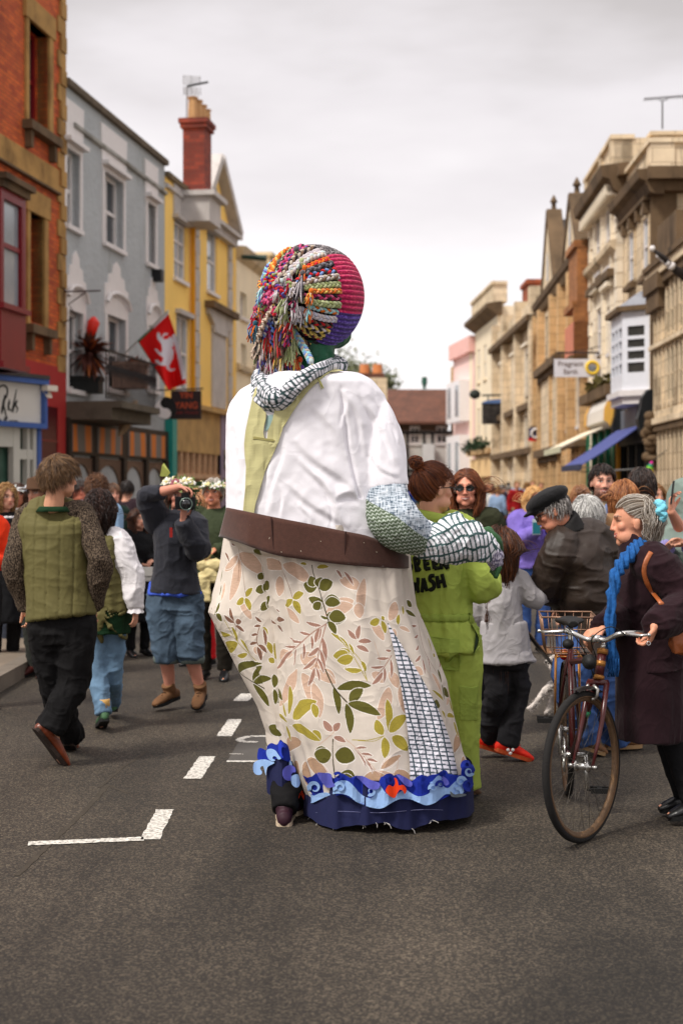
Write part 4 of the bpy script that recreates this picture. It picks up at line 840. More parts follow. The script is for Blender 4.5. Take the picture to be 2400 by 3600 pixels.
def gothic_far():
 F=Fac('gabled_stone_building',(7.37,42.1),(8.0,57.8),1,9.0,'golden stone building with two steep gables topped by tall finials','building',depth=9)
 gs=[(4.1,2.0,10.95),(11.0,2.1,11.8)]
 op=[F.rect(x0,x1,y0,y1) for x0,x1,y0,y1 in ((1932,1942,1042,1140),(2008,2020,1000,1110),(1950,1966,1330,1460),(2012,2030,1200,1300))]
 op=[(2.0,3.0,3.6,5.4),(4.6,5.6,3.6,5.4),(1.6,2.6,6.6,8.2),(4.2,5.2,6.6,8.2),(9.4,10.3,6.6,8.2),(11.6,12.4,6.6,8.2),(9.4,10.3,3.6,5.4),(11.8,12.8,3.6,5.4),(14.2,15,3.6,5.4)]
 F.wall(STONEG,op,reveal=0.25)
 for k,r in enumerate(op): F.window(r,WPAINT if k in(0,1) else STONED,GLASS,bars=(1,1),rev=0.2); surround(F,r,STONE,0.16,0.07,0)
 F.mould('cornice',STONED,[(0,8.75),(0.25,8.85),(0.3,9.05),(-0.3,9.05),(-0.3,8.75)])
 mb=MB(); u=0.1
 while u<F.L: F.slab(mb,u,u+0.14,8.5,8.8,0,0.2); u+=0.4
 F.slab(mb,0,F.L,8.62,8.7,0,0.12); F.part('corbels',mb,STONED)
 for c,w,za in gs:
  mb=MB(); mb.prism([F.p(c-w,9.0,0.12),F.p(c+w,9.0,0.12),F.p(c,za,0.12)],-F.n*0.4); F.part('gable',mb,STONE)
  mb=MB()
  for sg in (-1,1):
   p0=F.p(c+sg*(w+0.15),9.0,-0.1);p1=F.p(c,za+0.15,-0.1); d=nrm(p1-p0); up=nrm(np.cross(F.n,d)); up=up if up[2]>0 else -up; mb.obox((p0+p1)/2+up*0.05,(p1-p0)/2,F.n*0.28,up*0.13)
  F.part('gable_coping',mb,STONED)
  mb=MB(); mb.prism([F.p(c-0.2,9.4,0.14),F.p(c+0.2,9.4,0.14),F.p(c+0.2,10.1,0.14),F.p(c,10.5,0.14),F.p(c-0.2,10.1,0.14)],-F.n*0.02); F.part('window',mb,GLASS)
  q=F.p(c,za+0.1,-0.1); mb=MB(); mb.tube([q-(0,0,0.2),q+(0,0,0.05),q+(0,0,0.08),q+(0,0,0.40),q+(0,0,0.43),q+(0,0,0.50),q+(0,0,0.58),q+(0,0,0.7)],[0.18,0.15,0.10,0.08,0.15,0.12,0.08,0.02],8); F.part('finial',mb,STONED,True,uv=False)
  mb=MB(); mb.prism([F.p(c-w,9.0,-0.3),F.p(c+w,9.0,-0.3),F.p(c,za-0.1,-0.3)],-F.n*6); F.part('roof',mb,SLATE)
 mb=MB(); F.slab(mb,0,F.L,9.0,9.1,-8,-0.2); F.slab(mb,0.2,2.0,9.0,11.2,-6,-0.9); F.part('roof',mb,SLATE)
 ob=brickmat('orange_gable_brick',(170,112,62),(140,88,48),(140,96,60),0.24,0.09)
 mb=MB(); F.slab(mb,0.02,2.1,7.2,8.8,0.03,0.4); F.slab(mb,-0.0,2.2,8.8,9.0,-0.1,0.5); F.slab(mb,0.0,0.25,5.2,7.2,0.02,0.5); F.slab(mb,0.0,2.2,7.0,7.2,0.0,0.55); F.part('brick_bay',mb,ob)
 mb=MB(); F.slab(mb,0.0,2.3,5.6,6.6,0.02,0.5); F.part('pink_panel',mb,mat('pink_render',(206,130,104),0.8,0.1,2))
 mb=MB(); F.slab(mb,-0.0,2.4,5.3,5.6,0,0.6); F.slab(mb,0.0,3.0,2.9,3.1,0,0.5); F.part('string_course',mb,STONED)
 # pilasters and the big bracketed bay over the ground floor
 mb=MB()
 for u in (0.2,3.5,6.2,8.8,13.2,15.2): F.slab(mb,u,u+0.42,0,8.6,0,0.28)
 F.part('pilaster',mb,STONEG)
 for z in (3.0,6.1):
  mb=MB(); F.slab(mb,6.0,13.4,z-0.18,z+0.1,0,0.45); F.slab(mb,6.2,13.2,z-0.4,z-0.18,0,0.3); F.part('string_course',mb,STONED)
 mb=MB(); F.slab(mb,6.6,12.8,3.1,5.7,0,0.2); F.part('bay',mb,STONE)
 mb=MB()
 for u in (0.9,1.9,2.9,4.5,5.4,7.2,8.2,9.4,10.4,11.5,12.5,14.0): F.slab(mb,u,u+0.3,0.0,2.9,0,0.22)
 F.slab(mb,0.9,14.3,2.6,2.75,0,0.2); F.part('shafts',mb,STONEG)
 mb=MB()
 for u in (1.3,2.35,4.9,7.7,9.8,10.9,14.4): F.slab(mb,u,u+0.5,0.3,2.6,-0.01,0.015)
 F.part('doorway_shade',mb,mat('doorway_shade_brown',(48,34,22),0.5,0.3,3))  # thin dark slabs, doorway shade put in as colour
 chimney(F,14.9,-1.6,0.9,1.6,9.0,10.9,STONED,3,mat('white_pot',(214,206,196),0.7,0.1,4))
gothic_far()
def stone_S():
 F=Fac('weathered_stone_building',(8.0,57.85),(7.95,72.5),1,8.7,'weathered tan stone building with an arched window, beyond the gabled golden one','building',depth=9)
 op=[(2.0,3.2,5.6,7.4),(6.2,7.4,5.6,7.4),(10.5,11.7,5.6,7.4),(2.0,3.2,3.4,4.8),(6.4,7.6,0.2,2.8),(9.6,10.8,0.2,2.8)]
 F.wall(STONE,op); 
 for r in op: F.window(r,STONED,GLASS,bars=(0,1)); surround(F,r,STONEP,0.2,0.1,0.3)
 for z,o in ((8.5,0.5),(5.0,0.3),(3.1,0.4)):
  mb=MB(); F.slab(mb,0,F.L,z,z+0.25,0,o); F.part('string_course',mb,STONED)
 mb=MB(); F.slab(mb,0,F.L,8.7,9.5,-0.3,0.1)
 for u in (0,4.8,9.6,14): F.slab(mb,u,u+0.6,0,9.9,-0.3,0.35)
 F.part('buttress',mb,STONE)
 mb=MB(); F.slab(mb,0.5,3.0,8.7,11.0,-3,-1.2); F.part('chimney',mb,STONED)
 for k in range(4):
  q=F.p(0.8+k*0.6,11.0,-2); mb=MB(); mb.tube([q,q+(0,0,0.7)],[0.2,0.17],10); F.part('chimney_pot',mb,MATS['white_pot'],uv=False)
 mb=MB(); F.slab(mb,9.0,11.2,9.0,11.3,-3.2,-0.8); F.slab(mb,8.9,11.3,11.3,11.5,-3.3,-0.7); ch=F.part('chimney',mb,brickmat('dark_orange_brick',(170,84,44),(130,60,36),(96,70,54),0.3,0.12))
 for k in range(4):
  q=F.p(9.3+k*0.55,11.5,-2); mb=MB(); mb.tube([q,q+(0,0,0.8)],[0.22,0.18],10); mb.build('chimney_pot',MATS['white_pot'],ch)
stone_S()
def cream_R():
 F=Fac('cream_building',(7.95,72.55),(7.6,81.0),1,11.0,'tall smooth cream building with a jutting cornice, right of the pink one','building',depth=9)
 op=[(x,x+1.1,z,z+1.9) for x in (1.2,3.9,6.4) for z in (4.3,7.6)]
 F.wall(CREAMP,op)
 for r in op: F.window(r,CREAMP,mat('cream_blind',(206,196,180),0.4,0.1,2),bars=(0,1))
 F.mould('cornice',STONED,[(0,10.5),(0.3,10.7),(0.6,10.9),(0.6,11.1),(-0.2,11.2),(-0.2,10.5)],-0.3,F.L+0.3)
 mb=MB(); F.slab(mb,-0.0,F.L,11.2,12.1,-0.5,0.2); F.slab(mb,-0.1,F.L,12.1,12.25,-0.5,0.3); F.part('parapet',mb,STONE)
 mb=MB(); F.slab(mb,0,F.L,3.5,3.75,0,0.5); F.slab(mb,0,F.L,0,2.3,0,0.12); F.part('shop_cornice',mb,STONEG)
 mb=MB(); F.slab(mb,0.2,F.L-0.2,2.3,3.3,0,0.3); F.part('fascia',mb,mat('peach_fascia',(232,196,144),0.7,0.08,1))
 rr=np.random.RandomState(4)
 for k in range(3):
  q=F.p(1.5+k*2.6,3.95,0.6); mb=MB()
  for i in range(60): a=rr.randn(3); a/=np.linalg.norm(a); c=q+a*rr.uniform(0.2,0.5)*(1,1,0.7); e1=rr.randn(3)*0.12; e2=rr.randn(3)*0.12; mb.add([c,c+e1,c+e1+e2,c+e2],[(0,1,2,3)])
  F.part('hanging_greenery',mb,mat('dark_leaves',(36,56,34),0.8,0.4,4),uv=False)
cream_R()
def pink_R():
 F=Fac('pink_building',(7.55,81.2),(6.85,87.2),1,10.3,'narrow pale pink building with a white bay running up its front','building',depth=6)
 F.wall(mat('pale_pink_render',(240,206,200),0.8,0.05,1))
 mb=MB(); F.slab(mb,1.2,5.2,2.3,4.8,0,0.6); F.slab(mb,1.2,5.2,5.6,8.0,0,0.6); F.part('white_bay',mb,mat('bay_white',(232,228,230),0.6,0.03,3))
 for z in (2.6,5.9):
  for u in (1.5,3.8): 
   mb=MB(); F.slab(mb,u,u+0.9,z,z+1.8,0.6,0.63); F.part('window',mb,GLASSL)
 mb=MB(); F.slab(mb,-0.1,F.L,9.5,10.4,-0.2,0.3); F.part('parapet',mb,mat('salmon_band',(234,184,176),0.8,0.06,2))
 mb=MB(); F.slab(mb,0.4,1.1,0,9.5,0,0.03); F.part('edge_strip',mb,CREAMP)
pink_R()
def half_timbered():
 F=Fac('half_timbered_building',(-7.0,89.0),(7.1,89.0),0,5.3,'half-timbered black and white house with a long red-brown tiled roof, closing the street','building',depth=9)
 F.n=np.array((0,-1.0,0)); F.uv=(F.d,F.n)
 ru=[F.at(x,1500)[0] for x in (1440,1500,1545,1600)]; op=[]
 for a,b in ((1440,1475),(1533,1572)): op.append(F.rect(a,b,1498,1560))
 op+= [(1.0,2.4,3.0,4.4),(4.0,5.4,3.0,4.4)]
 F.wall(mat('lime_plaster',(196,192,186),0.85,0.08,1.5),op,reveal=0.2)
 BKT=mat('black_timber',(44,42,42),0.8,0.2,3)
 for r in op: F.window(r,WPAINT,GLASS,bars=(1,1),fw=0.1)
 mb=MB()
 for z in (2.35,2.7,5.1): F.slab(mb,0,F.L,z,z+0.18,0,0.08)
 u=0.2
 rr=np.random.RandomState(3)
 while u<F.L-0.2:
  if not any(o[0]-0.1<u<o[1]+0.1 for o in op): F.slab(mb,u-0.08,u+0.08,2.3,5.2,0,0.06)
  u+=0.52
 F.slab(mb,0,F.L,0,0.4,0,0.05)
 F.part('timbers',mb,BKT)
 mb=MB(); F.slab(mb,0.5,F.L-0.5,0.4,2.3,0.0,0.04); F.part('shop_window',mb,GLASS)
 mb=MB(); u=F.at(1505,1600,0.5)[0]; F.slab(mb,u-0.36,u+0.36,0,EYE+(HY-1560)/FOC*88,0.2,0.6); F.part('white_porch',mb,mat('grey_white_board',(204,206,206),0.7,0.05,2))
 ze=EYE+(HY-1478)/FOC*89; zr=EYE+(HY-1367)/FOC*93
 mb=MB(); pr=[(0.5,ze-0.1),(-4.5,zr),(-9.5,ze-0.1),(-9.5,ze-0.25),(-4.5,zr-0.2),(0.5,ze-0.25)]; mb.loft([[F.p(-0.3,z,o) for o,z in pr],[F.p(F.L+0.25,z,o) for o,z in pr]]); F.part('roof',mb,TILE)
 q=P(1491,1366,93.4); mb=MB(); mb.tube([q,q+(0,0,0.25),q+(0,0,0.3),q+(0,0,0.75)],[0.12,0.12,0.2,0.17],10); mb.build('roof_vent',mat('verdigris',(50,92,78),0.7,0.2,3),F.root)
 q=P(1590,1400,91); mb=MB(); mb.box(q+(-0.05,-0.5,-3.2),q+(0.5,1.0,2.0)); mb.build('end_wall',STONEG,F.root,uv=F.uv)
 # chimney of the house behind the figure's shoulder
 q=P(1305,1325,80); F2=Fac('house',(q[0]-3,84),(q[0]+1.0,84),0,6.6,'low house with an orange-potted chimney just over the giant figure\'s right shoulder','house',depth=4); F2.n=np.array((0,-1.0,0)); F2.uv=(F2.d,F2.n)
 F2.wall(STONE); gable_roof(F2,TILE,6.6,0.4)
 c=MB(); q=P(1305,1350,83); c.box(q+(-0.9,-0.2,-1.5),q+(0.9,0.9,0.35)); ch=c.build('chimney',STONE,F2.root,uv=F2.uv)
 c=MB(); c.box(q+(-0.75,-0.1,0.35),q+(0.75,0.8,0.62)); c.build('cap',TILE,ch,uv=F2.uv)
 for dx in (-0.4,0.35):
  p=q+(dx,0.3,0.62); c=MB(); c.tube([p,p+(0,0,0.55)],[0.3,0.26],12); c.build('chimney_pot',mat('orange_pot',(206,130,80),0.8,0.1,3),ch)
half_timbered()
def sign_fragrant():
 Y=39.6; t=empty('hanging_sign',tuple(P(2032,1330,Y)),'pale grey oblong sign with a yellow ring emblem hanging over the right pavement','sign')
 w=P(2118,0,Y)[0]-P(1947,0,Y)[0]; c=P(2032,1294,Y); h=(1326-1263)/FOC*Y
 mb=MB(); mb.obox(c,(w/2,0,0),(0,0.04,0),(0,0,h/2)); mb.build('board',mat('sign_lilac_white',(214,212,220),0.5,0.02,3),t)
 mb=MB(); z=P(0,1240,Y)[2]; mb.tube([P(1950,1240,Y),P(2128,1240,Y)],0.03,6); 
 for x in (1965,2100): mb.tube([P(x,1240,Y),P(x,1263,Y)],0.015,5)
 mb.tube([P(2128,1210,Y),P(2128,1262,Y)],0.03,6); mb.tube([P(2125,1215,Y),P(1990,1240,Y)],0.012,5)
 mb.build('bracket',mat('sign_iron',(60,48,44),0.6,0.1,5),t)
 r=0.0; q=P(2081,1292,Y-0.06); mb=MB(); ring=[q+(0.165*math.cos(a),0,0.165*math.sin(a)) for a in np.linspace(0,2*math.pi,24,endpoint=False)]; mb.tube(ring,0.042,6,closed=True); mb.build('ring',mat('emblem_yellow',(244,206,60),0.5),t,True)
 mb=MB(); mb.ell(q+(0,0,-0.04),0.13,0.02,0.1); mb.build('emblem',mat('emblem_grey',(120,124,128),0.6,0.5,30),t,True)
 for s,x,y,hh in (('Fragrant',2004,1287,0.21),('Earth',2004,1314,0.19)):
  plain_text(s,P(x,y,Y-0.045),hh,mat('sign_brown_letters',(120,104,100),0.6),t)
def plain_text(s,pos,size,m,parent,align='CENTER',ext=0.006,width=None,name='lettering',bold=0.0):
 tx=bpy.data.curves.new('text','FONT'); tx.body=s; tx.size=size; tx.extrude=ext; tx.align_x=align; tx.offset=bold
 me=text_mesh(tx); V=vcos(me)
 if width: k=width/(V[:,0].max()-V[:,0].min()); V[:,0]*=k
 Wd=np.stack([V[:,0],-V[:,2],V[:,1]],1)+pos
 mb=MB(); mb.add(Wd,[tuple(p.vertices) for p in me.polygons]); return mb.build(name,m,parent,fix=False)
sign_fragrant()
def small_signs():
 Y=56.5; t=empty('hanging_sign',tuple(P(1880,1548,Y)),'small square blue sign with a white ring and red bottom, far down the right side','sign')
 q=P(1880,1527,Y); mb=MB(); mb.obox(q,(0.26,0,0),(0,0.04,0),(0,0,0.26)); mb.build('board',mat('sign_navy',(34,40,84),0.5),t)
 mb=MB(); mb.obox(q+(0,-0.01,-0.21),(0.27,0,0),(0,0.045,0),(0,0,0.06)); mb.build('red_band',mat('sign_red',(206,32,36),0.5),t)
 mb=MB(); mb.tube([q+(0.15*math.cos(a),-0.06,0.03+0.17*math.sin(a)) for a in np.linspace(0,2*math.pi,20,endpoint=False)],0.05,6,closed=True); mb.build('ring',WPAINT,t,True)
 mb=MB(); mb.tube([q+(-0.2,0,0.3),q+(0.35,0,0.3)],0.025,6); mb.build('bracket',MATS['sign_iron'],t)
 Y=70.5; t=empty('hanging_sign',tuple(P(1757,1490,Y)),'large dark pictorial pub sign under a blue curved cap, hanging far down the right side','sign')
 q=P(1757,1450,Y); mb=MB(); mb.obox(q+(0,0,-0.05),(0.88,0,0),(0,0.25,0),(0,0,0.52)); mb.build('board',mat('pub_sign_picture',(52,48,46),0.5,0.9,2.5),t)
 mb=MB(); mb.prism([q+(0.92*math.cos(a),-0.3,0.44+0.2*math.sin(a)) for a in np.linspace(0,math.pi,12)],(0,0.6,0)); mb.build('cap',mat('cap_blue',(92,120,170),0.5,0.15,4),t)
 mb=MB(); mb.tube([q+(-0.9,0,0.85),q+(1.5,0,0.85)],0.05,6); mb.tube([q+(-0.6,0,0.85),q+(-0.6,0,0.5)],0.03,6); mb.tube([q+(0.6,0,0.85),q+(0.6,0,0.5)],0.03,6); mb.ell(q+(-1.25,0,0.9),0.28,0.2,0.24,nu=10,nv=8); mb.build('bracket',mat('pub_sign_iron',(48,54,48),0.7,0.2,4),t)
small_signs()
def yin_yang():
 Y=33.9; t=empty('hanging_sign',tuple(P(650,1473,Y)),'dark oblong sign with red-brown lettering and a black and white yin-yang disc','sign')
 a=P(602,1374,Y);b=P(708,1474,Y); c=(a+b)/2; mb=MB(); mb.obox(c,((b-a)[0]/2,0,0),(0,0.04,0),(0,0,(a-b)[2]/2)); mb.build('board',mat('sign_dark_brown',(42,26,26),0.5,0.1,4),t)
 R_=mat('sign_rust_letters',(176,74,44),0.6)
 plain_text('YIN',P(655,1399,Y-0.05),0.19,R_,t,bold=0.006); plain_text('YANG',P(655,1436,Y-0.05),0.22,R_,t,bold=0.006,width=0.56)
 plain_text('FAIR TRADE',P(655,1455,Y-0.05),0.08,mat('sign_red_small',(140,40,40),0.6),t,width=0.58); 
 q=P(582,1435,Y-0.1); r=0.255; mb=MB(); n=40
 mb.prism([q+(r*1.06*math.cos(x),0.03,r*1.06*math.sin(x)) for x in np.linspace(0,2*math.pi,n,endpoint=False)],(0,0.05,0)); d=mb.build('disc',mat('disc_black',(20,20,20),0.4),t)
 # white half, drawn as the classic comma shape
 pts=[(r*math.cos(x),r*math.sin(x)) for x in np.linspace(math.pi/2,3*math.pi/2,24)]+[(r/2*math.cos(x),-r/2+r/2*math.sin(x)) for x in np.linspace(-math.pi/2,math.pi/2,16)][1:]+[(-r/2*math.cos(x),r/2+r/2*math.sin(x)) for x in np.linspace(-math.pi/2,math.pi/2,16)][1:-1]
 mb=MB(); mb.prism([q+(x,0.02,z) for x,z in pts],(0,0.015,0)); mb.build('white_half',WPAINT,d)
 for s,m in ((1,MATS['disc_black']),(-1,WPAINT)):
  mb=MB(); mb.prism([q+(0.045*math.cos(x),0.012,s*r/2+0.045*math.sin(x)) for x in np.linspace(0,2*math.pi,14,endpoint=False)],(0,0.012,0)); mb.build('dot',m,d)
 mb=MB(); mb.tube([P(560,1372,Y),P(715,1366,Y)],0.02,6); mb.tube([P(540,1500,Y+0.9),P(545,1372,Y+0.3),P(560,1372,Y)],0.02,6); mb.build('bracket',MATS['sign_iron'],t)
yin_yang()
def flag():
 Y=31.0; t=empty('flag',tuple(P(360,1320,Y+0.7)),'red flag with a white rampant beast, flying on a slanting pole from the balcony','flag')
 a=P(352,1330,Y+0.9); b=P(592,1092,Y-0.3)
 mb=MB(); mb.tube([a,b],0.022,8); mb.build('pole',mat('flag_pole',(196,196,190),0.5),t)
 # cloth hung below the outer half of the pole, gathered towards its lower corner; sheet in (s,t)
 cor={'00':(482,1198),'10':(590,1094),'01':(590,1358),'11':(655,1345)}
 def sp(s,v):
  top=np.array((484+(590-484)*s,1199+(1096-1199)*s)); bot=np.array((592+(655-592)*s,1372-24*s))
  p=top+(bot-top)*v; bul=np.array((8*math.sin(math.pi*v)*(s),0)); p=p+bul
  return P(p[0],p[1],Y+0.22*math.sin(s*7+v*5.0)*v+0.3*(0.5-s)*(1-v))
 n=40; V=np.array([sp(i/n,j/n) for j in range(n+1) for i in range(n+1)])
 Fq=[(j*(n+1)+i,j*(n+1)+i+1,(j+1)*(n+1)+i+1,(j+1)*(n+1)+i) for j in range(n) for i in range(n)]
 mats=[mat('flag_red',(222,16,16),0.75,0.04,4),mat('flag_white',(224,220,228),0.75),mat('flag_green',(14,96,66),0.75)]
 beast=np.array([(600,690),(640,690),(660,720),(670,760),(690,790),(720,720),(760,700),(790,715),(840,690),(800,740),(750,745),(715,800),(740,830),(830,820),(850,775),(900,790),(930,850),(935,985),(880,990),(930,1040),(935,1120),(925,1210),(880,1300),(850,1360),(845,1410),(900,1440),(965,1425),(960,1460),(880,1490),(830,1470),(790,1420),(780,1370),(700,1370),(630,1350),(560,1290),(560,1245),(620,1250),(670,1310),(710,1290),(725,1200),(640,1150),(580,1080),(545,1030),(590,1020),(640,1090),(690,1100),(700,1030),(690,950),(650,880),(600,820),(590,760)],float)
 beast=beast*np.array((270/1568,350/2033))+np.array((450,1050))
 def inside(p,poly):
  x,y=p; c=False; j=len(poly)-1
  for i in range(len(poly)):
   if (poly[i][1]>y)!=(poly[j][1]>y) and x<(poly[j][0]-poly[i][0])*(y-poly[i][1])/(poly[j][1]-poly[i][1])+poly[i][0]: c=not c
   j=i
  return c
 n2=90; V=[sp(i/n2,j/n2) for j in range(n2+1) for i in range(n2+1)]
 mb=MB(); 
 Fq=[];Mi=[]
 for j in range(n2):
  for i in range(n2):
   s,v=(i+.5)/n2,(j+.5)/n2; top=np.array((484+106*s,1199-103*s)); bot=np.array((592+63*s,1372-24*s)); p=top+(bot-top)*v+np.array((8*math.sin(math.pi*v)*s,0))
   m=0
   if v<0.035: m=2 if s<0.5 else 1
   elif s>0.82+0.1*(1-v) and v>0.3 and v<0.93: m=1
   elif s<0.02: m=2
   elif inside(p,beast): m=1
   Fq.append((j*(n2+1)+i,j*(n2+1)+i+1,(j+1)*(n2+1)+i+1,(j+1)*(n2+1)+i)); Mi.append(m)
 mb.add(V,Fq); mb.m=Mi; mb.build('cloth',mats,t,True,fix=False)
flag()
def spiky(name,cx,cy,Y,R_,n,label,pot,plume=False):
 base=P(cx,cy,Y); t=empty(name,(base[0],base[1],P(cx,pot[3],Y)[2]),label,'plant','planters along the balcony'); rr=np.random.RandomState(int(cx))
 mb=MB()
 for k in range(n):
  a=rr.uniform(0,2*math.pi); el=rr.uniform(-0.9,1.45); d=np.array((math.cos(a)*math.cos(el),math.sin(a)*math.cos(el),math.sin(el))); L_=R_*rr.uniform(0.7,1.05); w=0.040*rr.uniform(0.8,1.3)
  s=nrm(np.cross(d,(0.1,0.2,1))); c=base
  pts=[c+d*L_*f+np.array((0,0,-0.25*L_*f*f)) for f in (0.02,0.35,0.7,1.0)]; ws=(w*0.7,w,w*0.7,0.002)
  V=[];
  for p,ww in zip(pts,ws): V+=[p-s*ww,p+s*ww]
  mb.add(V,[(0,1,3,2),(2,3,5,4),(4,5,7,6)],mi=0 if rr.rand()<0.72 else 1)
 mb.build('leaves',[mat('cordyline_brown',(88,48,40),0.6,0.3,6),mat('cordyline_rust',(176,94,46),0.6,0.3,6)],t,fix=False)
 mb=MB(); mb.tube([P(cx,pot[1],Y),base],0.07,8); mb.build('stem',mat('stem_brown',(96,60,36),0.8),t)
 x0,y0,x1,y1=pot; a=P(x0,y0,Y);b=P(x1,y1,Y); mb=MB(); mb.box((a[0],Y-0.25,b[2]),(b[0],Y+0.3,a[2])); mb.box((a[0]-0.03,Y-0.28,a[2]-0.06),(b[0]+0.03,Y+0.33,a[2]+0.02)); mb.build('planter',pot[4] if len(pot)>4 else None,t) if False else mb.build('planter',POTM[cx],t)
 if plume: 
  mb=MB(); mb.tube([base+(0.03,0,R_*0.45),base+(0.06,0,R_*0.7),base+(0.1,0,R_*0.95),base+(0.1,0,R_*1.12)],[0.05,0.11,0.13,0.04],8); mb.build('red_cover',mat('red_plastic',(216,44,28),0.4),t,True)
POTM={313:mat('black_planter',(26,28,26),0.6,0.1,3),475:mat('weathered_planter_wood',(150,118,102),0.8,0.3,4,stretch=(3,3,0.4))}
spiky('cordyline_plant',313,1240,29.2,0.66,300,'large spiky brown cordyline with a red-topped centre in a black trough on the balcony',(248,1328,355,1382),plume=True)
spiky('cordyline_plant',475,1300,31.6,0.45,140,'smaller spiky brown plant in a weathered wooden planter behind the flag',(403,1278,516,1366))
def aerial(name,label,mast,els,m):
 t=empty(name,tuple(mast[0]),label,'aerial'); mb=MB(); mb.tube(mast,0.02,6); mb.build('mast',m,t); mb=MB()
 for a,b,r in els: mb.tube([a,b],r,5)
 mb.build('elements',m,t)
AL=mat('aerial_metal',(150,148,150),0.4,metal=0.5)
Y=37.0
els=[]
for dy,k in ((0,0),):
 pass
def tv_aerials():
 Y=36.9; p=lambda x,y:P(x*0.5421,y*0.5421,Y)
 els=[]
 for i in range(6):
  f=i/5; els.append((p(1188+12*f*0,545-(545-490)*f),p(1298-0*f,552-(552-500)*f),0.008)); els.append((p(1192+4*f,565+45*f),p(1286+10*f,572+45*f),0.008))
 for x in (1190,1240,1298): els.append((p(x,492),p(x,548),0.010)); els.append((p(x,566),p(x+4,616),0.010))
 aerial('tv_aerial','white grid television aerial clamped to the tall brick chimney',[p(1212,760),p(1214,555)],els,AL)
 t=[o for o in bpy.data.objects if o.name=='tv_aerial'][0]
 mb=MB(); mb.tube([p(1215,560),p(1270,548),p(1350,532)],0.03,6); mb.build('boom',mat('boom_black',(30,34,36),0.5),t)
 Y=36.0; p=lambda x,y:P(1600+x*0.5102,300+y*0.5102,Y); els=[(p(1300,95),p(1568,75),0.015)]
 for k in range(22):
  x=1300+k*13; y=95-(x-1300)*0.075; els.append((p(x,y-8)+(0,-0.05,0),p(x,y+8)+(0,0.1,0),0.007))
 els+=[(p(1400,95),p(1412,108),0.01),(p(1412,108),p(1450,104),0.01),(p(1450,104),p(1460,85),0.01)]
 aerial('tv_aerial','thin dark television aerial above the roofs at the upper right',[p(1424,300),p(1424,104)],els,mat('aerial_dark',(70,66,66),0.5))
tv_aerials()
def tree(cx,cy,Y,r,h,label,col,seed):
 rr=np.random.RandomState(seed); q=P(cx,cy,Y); base=np.array((q[0],Y,0)); t=empty('tree',tuple(base),label,'tree','far trees beyond the roofs')
 mb=MB(); mb.tube([base,base+(0.2,0,q[2]*0.5),q],[0.35,0.25,0.08],8)
 for k in range(9):
  a=rr.uniform(0,6.3); mb.tube([base+(0,0,q[2]*rr.uniform(0.4,0.8)),q+np.array((math.cos(a)*r*0.5,math.sin(a)*r*0.5,rr.uniform(-0.4,0.5)*h)),q+np.array((math.cos(a)*r*0.85,math.sin(a)*r*0.85,rr.uniform(-0.2,0.7)*h))],[0.1,0.06,0.02],5)
 mb.build('trunk',mat('bark',(96,84,70),0.9,0.2,3),t)
 n=2600; cl=rr.randn(26,3); cl/=np.linalg.norm(cl,axis=1,keepdims=True); cl*=rr.uniform(0.35,1,(26,1)); c=cl[rr.randint(26,size=n)]+rr.randn(n,3)*0.16
 c=q+c*np.array((r,r,h)); A_=rr.randn(n,3)*0.12;B_=rr.randn(n,3)*0.12
 V=np.stack([c,c+A_,c+A_+B_,c+B_],1).reshape(-1,3); mb=MB(); mb.add(V,[(4*i,4*i+1,4*i+2,4*i+3) for i in range(n)]); mb.build('crown',mat('far_foliage_%d'%seed,col,0.8,0.3,0.6),t,fix=False)
tree(1215,1330,120,3.4,2.6,'hazy grey-green tree beyond the roofs, just left of the potted chimney',(118,122,92),3)
tree(1325,1390,125,2.6,2.0,'lower grey-green tree beyond the roofs, just right of the potted chimney',(112,116,86),5)
tree(1150,1345,118,2.6,2.2,'grey-green tree beyond the roofs, close against the giant figure\'s neck',(108,114,84),6)
# ================================================================ people
def fold(V,amp,sc=(9,9,6),seed=0,sharp=1.0):
 V=np.asarray(V); w=V+0.05*np.stack([vnoise(V*3.1,seed+5),vnoise(V*3.1,seed+6),vnoise(V*3.1,seed+7)],1)
 a=1-np.abs(vnoise(w*np.array(sc),seed))*2.2; b=vnoise(w*np.array(sc)*2.3,seed+2)
 a=np.clip(a,-0.5,1); c=1-np.abs(vnoise(w*np.array(sc)*1.7,seed+9))*3.2; return amp*(np.where(a>0,a**1.6,a)*0.85+0.5*np.clip(c,0,1)**2+0.3*b)
def dens(pts,r,n):
 pts=np.asarray(pts,float); r=np.asarray(r,float); k=len(pts); t=np.linspace(0,k-1,n)
 return np.array([cr(pts,x) for x in t]), np.array([cr(r.reshape(-1,1) if r.ndim==1 else r,x) for x in t]).squeeze()
def limb(mb,pts,r,n=14,sides=12,r2=None,across=None,ends=(0,-1)):
 r=np.broadcast_to(np.asarray(r,float),(len(pts),))
 Pp,R=dens(pts,r,n); R2=None
 if r2 is not None: R2=dens(pts,np.broadcast_to(np.asarray(r2,float),(len(pts),)),n)[1]
 A=None
 if across is not None: A=dens(pts,np.broadcast_to(np.asarray(across,float),(len(pts),3)),n)[1]
 mb.tube(Pp,np.maximum(R,0.002),sides,across=A,r2=None if R2 is None else np.maximum(R2,0.002))
 for e,q in ((0,Pp[0]),(-1,Pp[-1])):
  if r2 is None and e in ends: mb.ell(q,*(np.ones(3)*R[e]*0.98),nu=10,nv=7)
def basis(F,roll=0.0):
 F=nrm(F); R_=nrm(np.cross(F,(0,0,1.0))); U=np.cross(R_,F)
 c,s=math.cos(roll),math.sin(roll); R2=R_*c+U*s; U2=U*c-R_*s
 return np.array([R2,F,U2])     # rows: right, forward, up
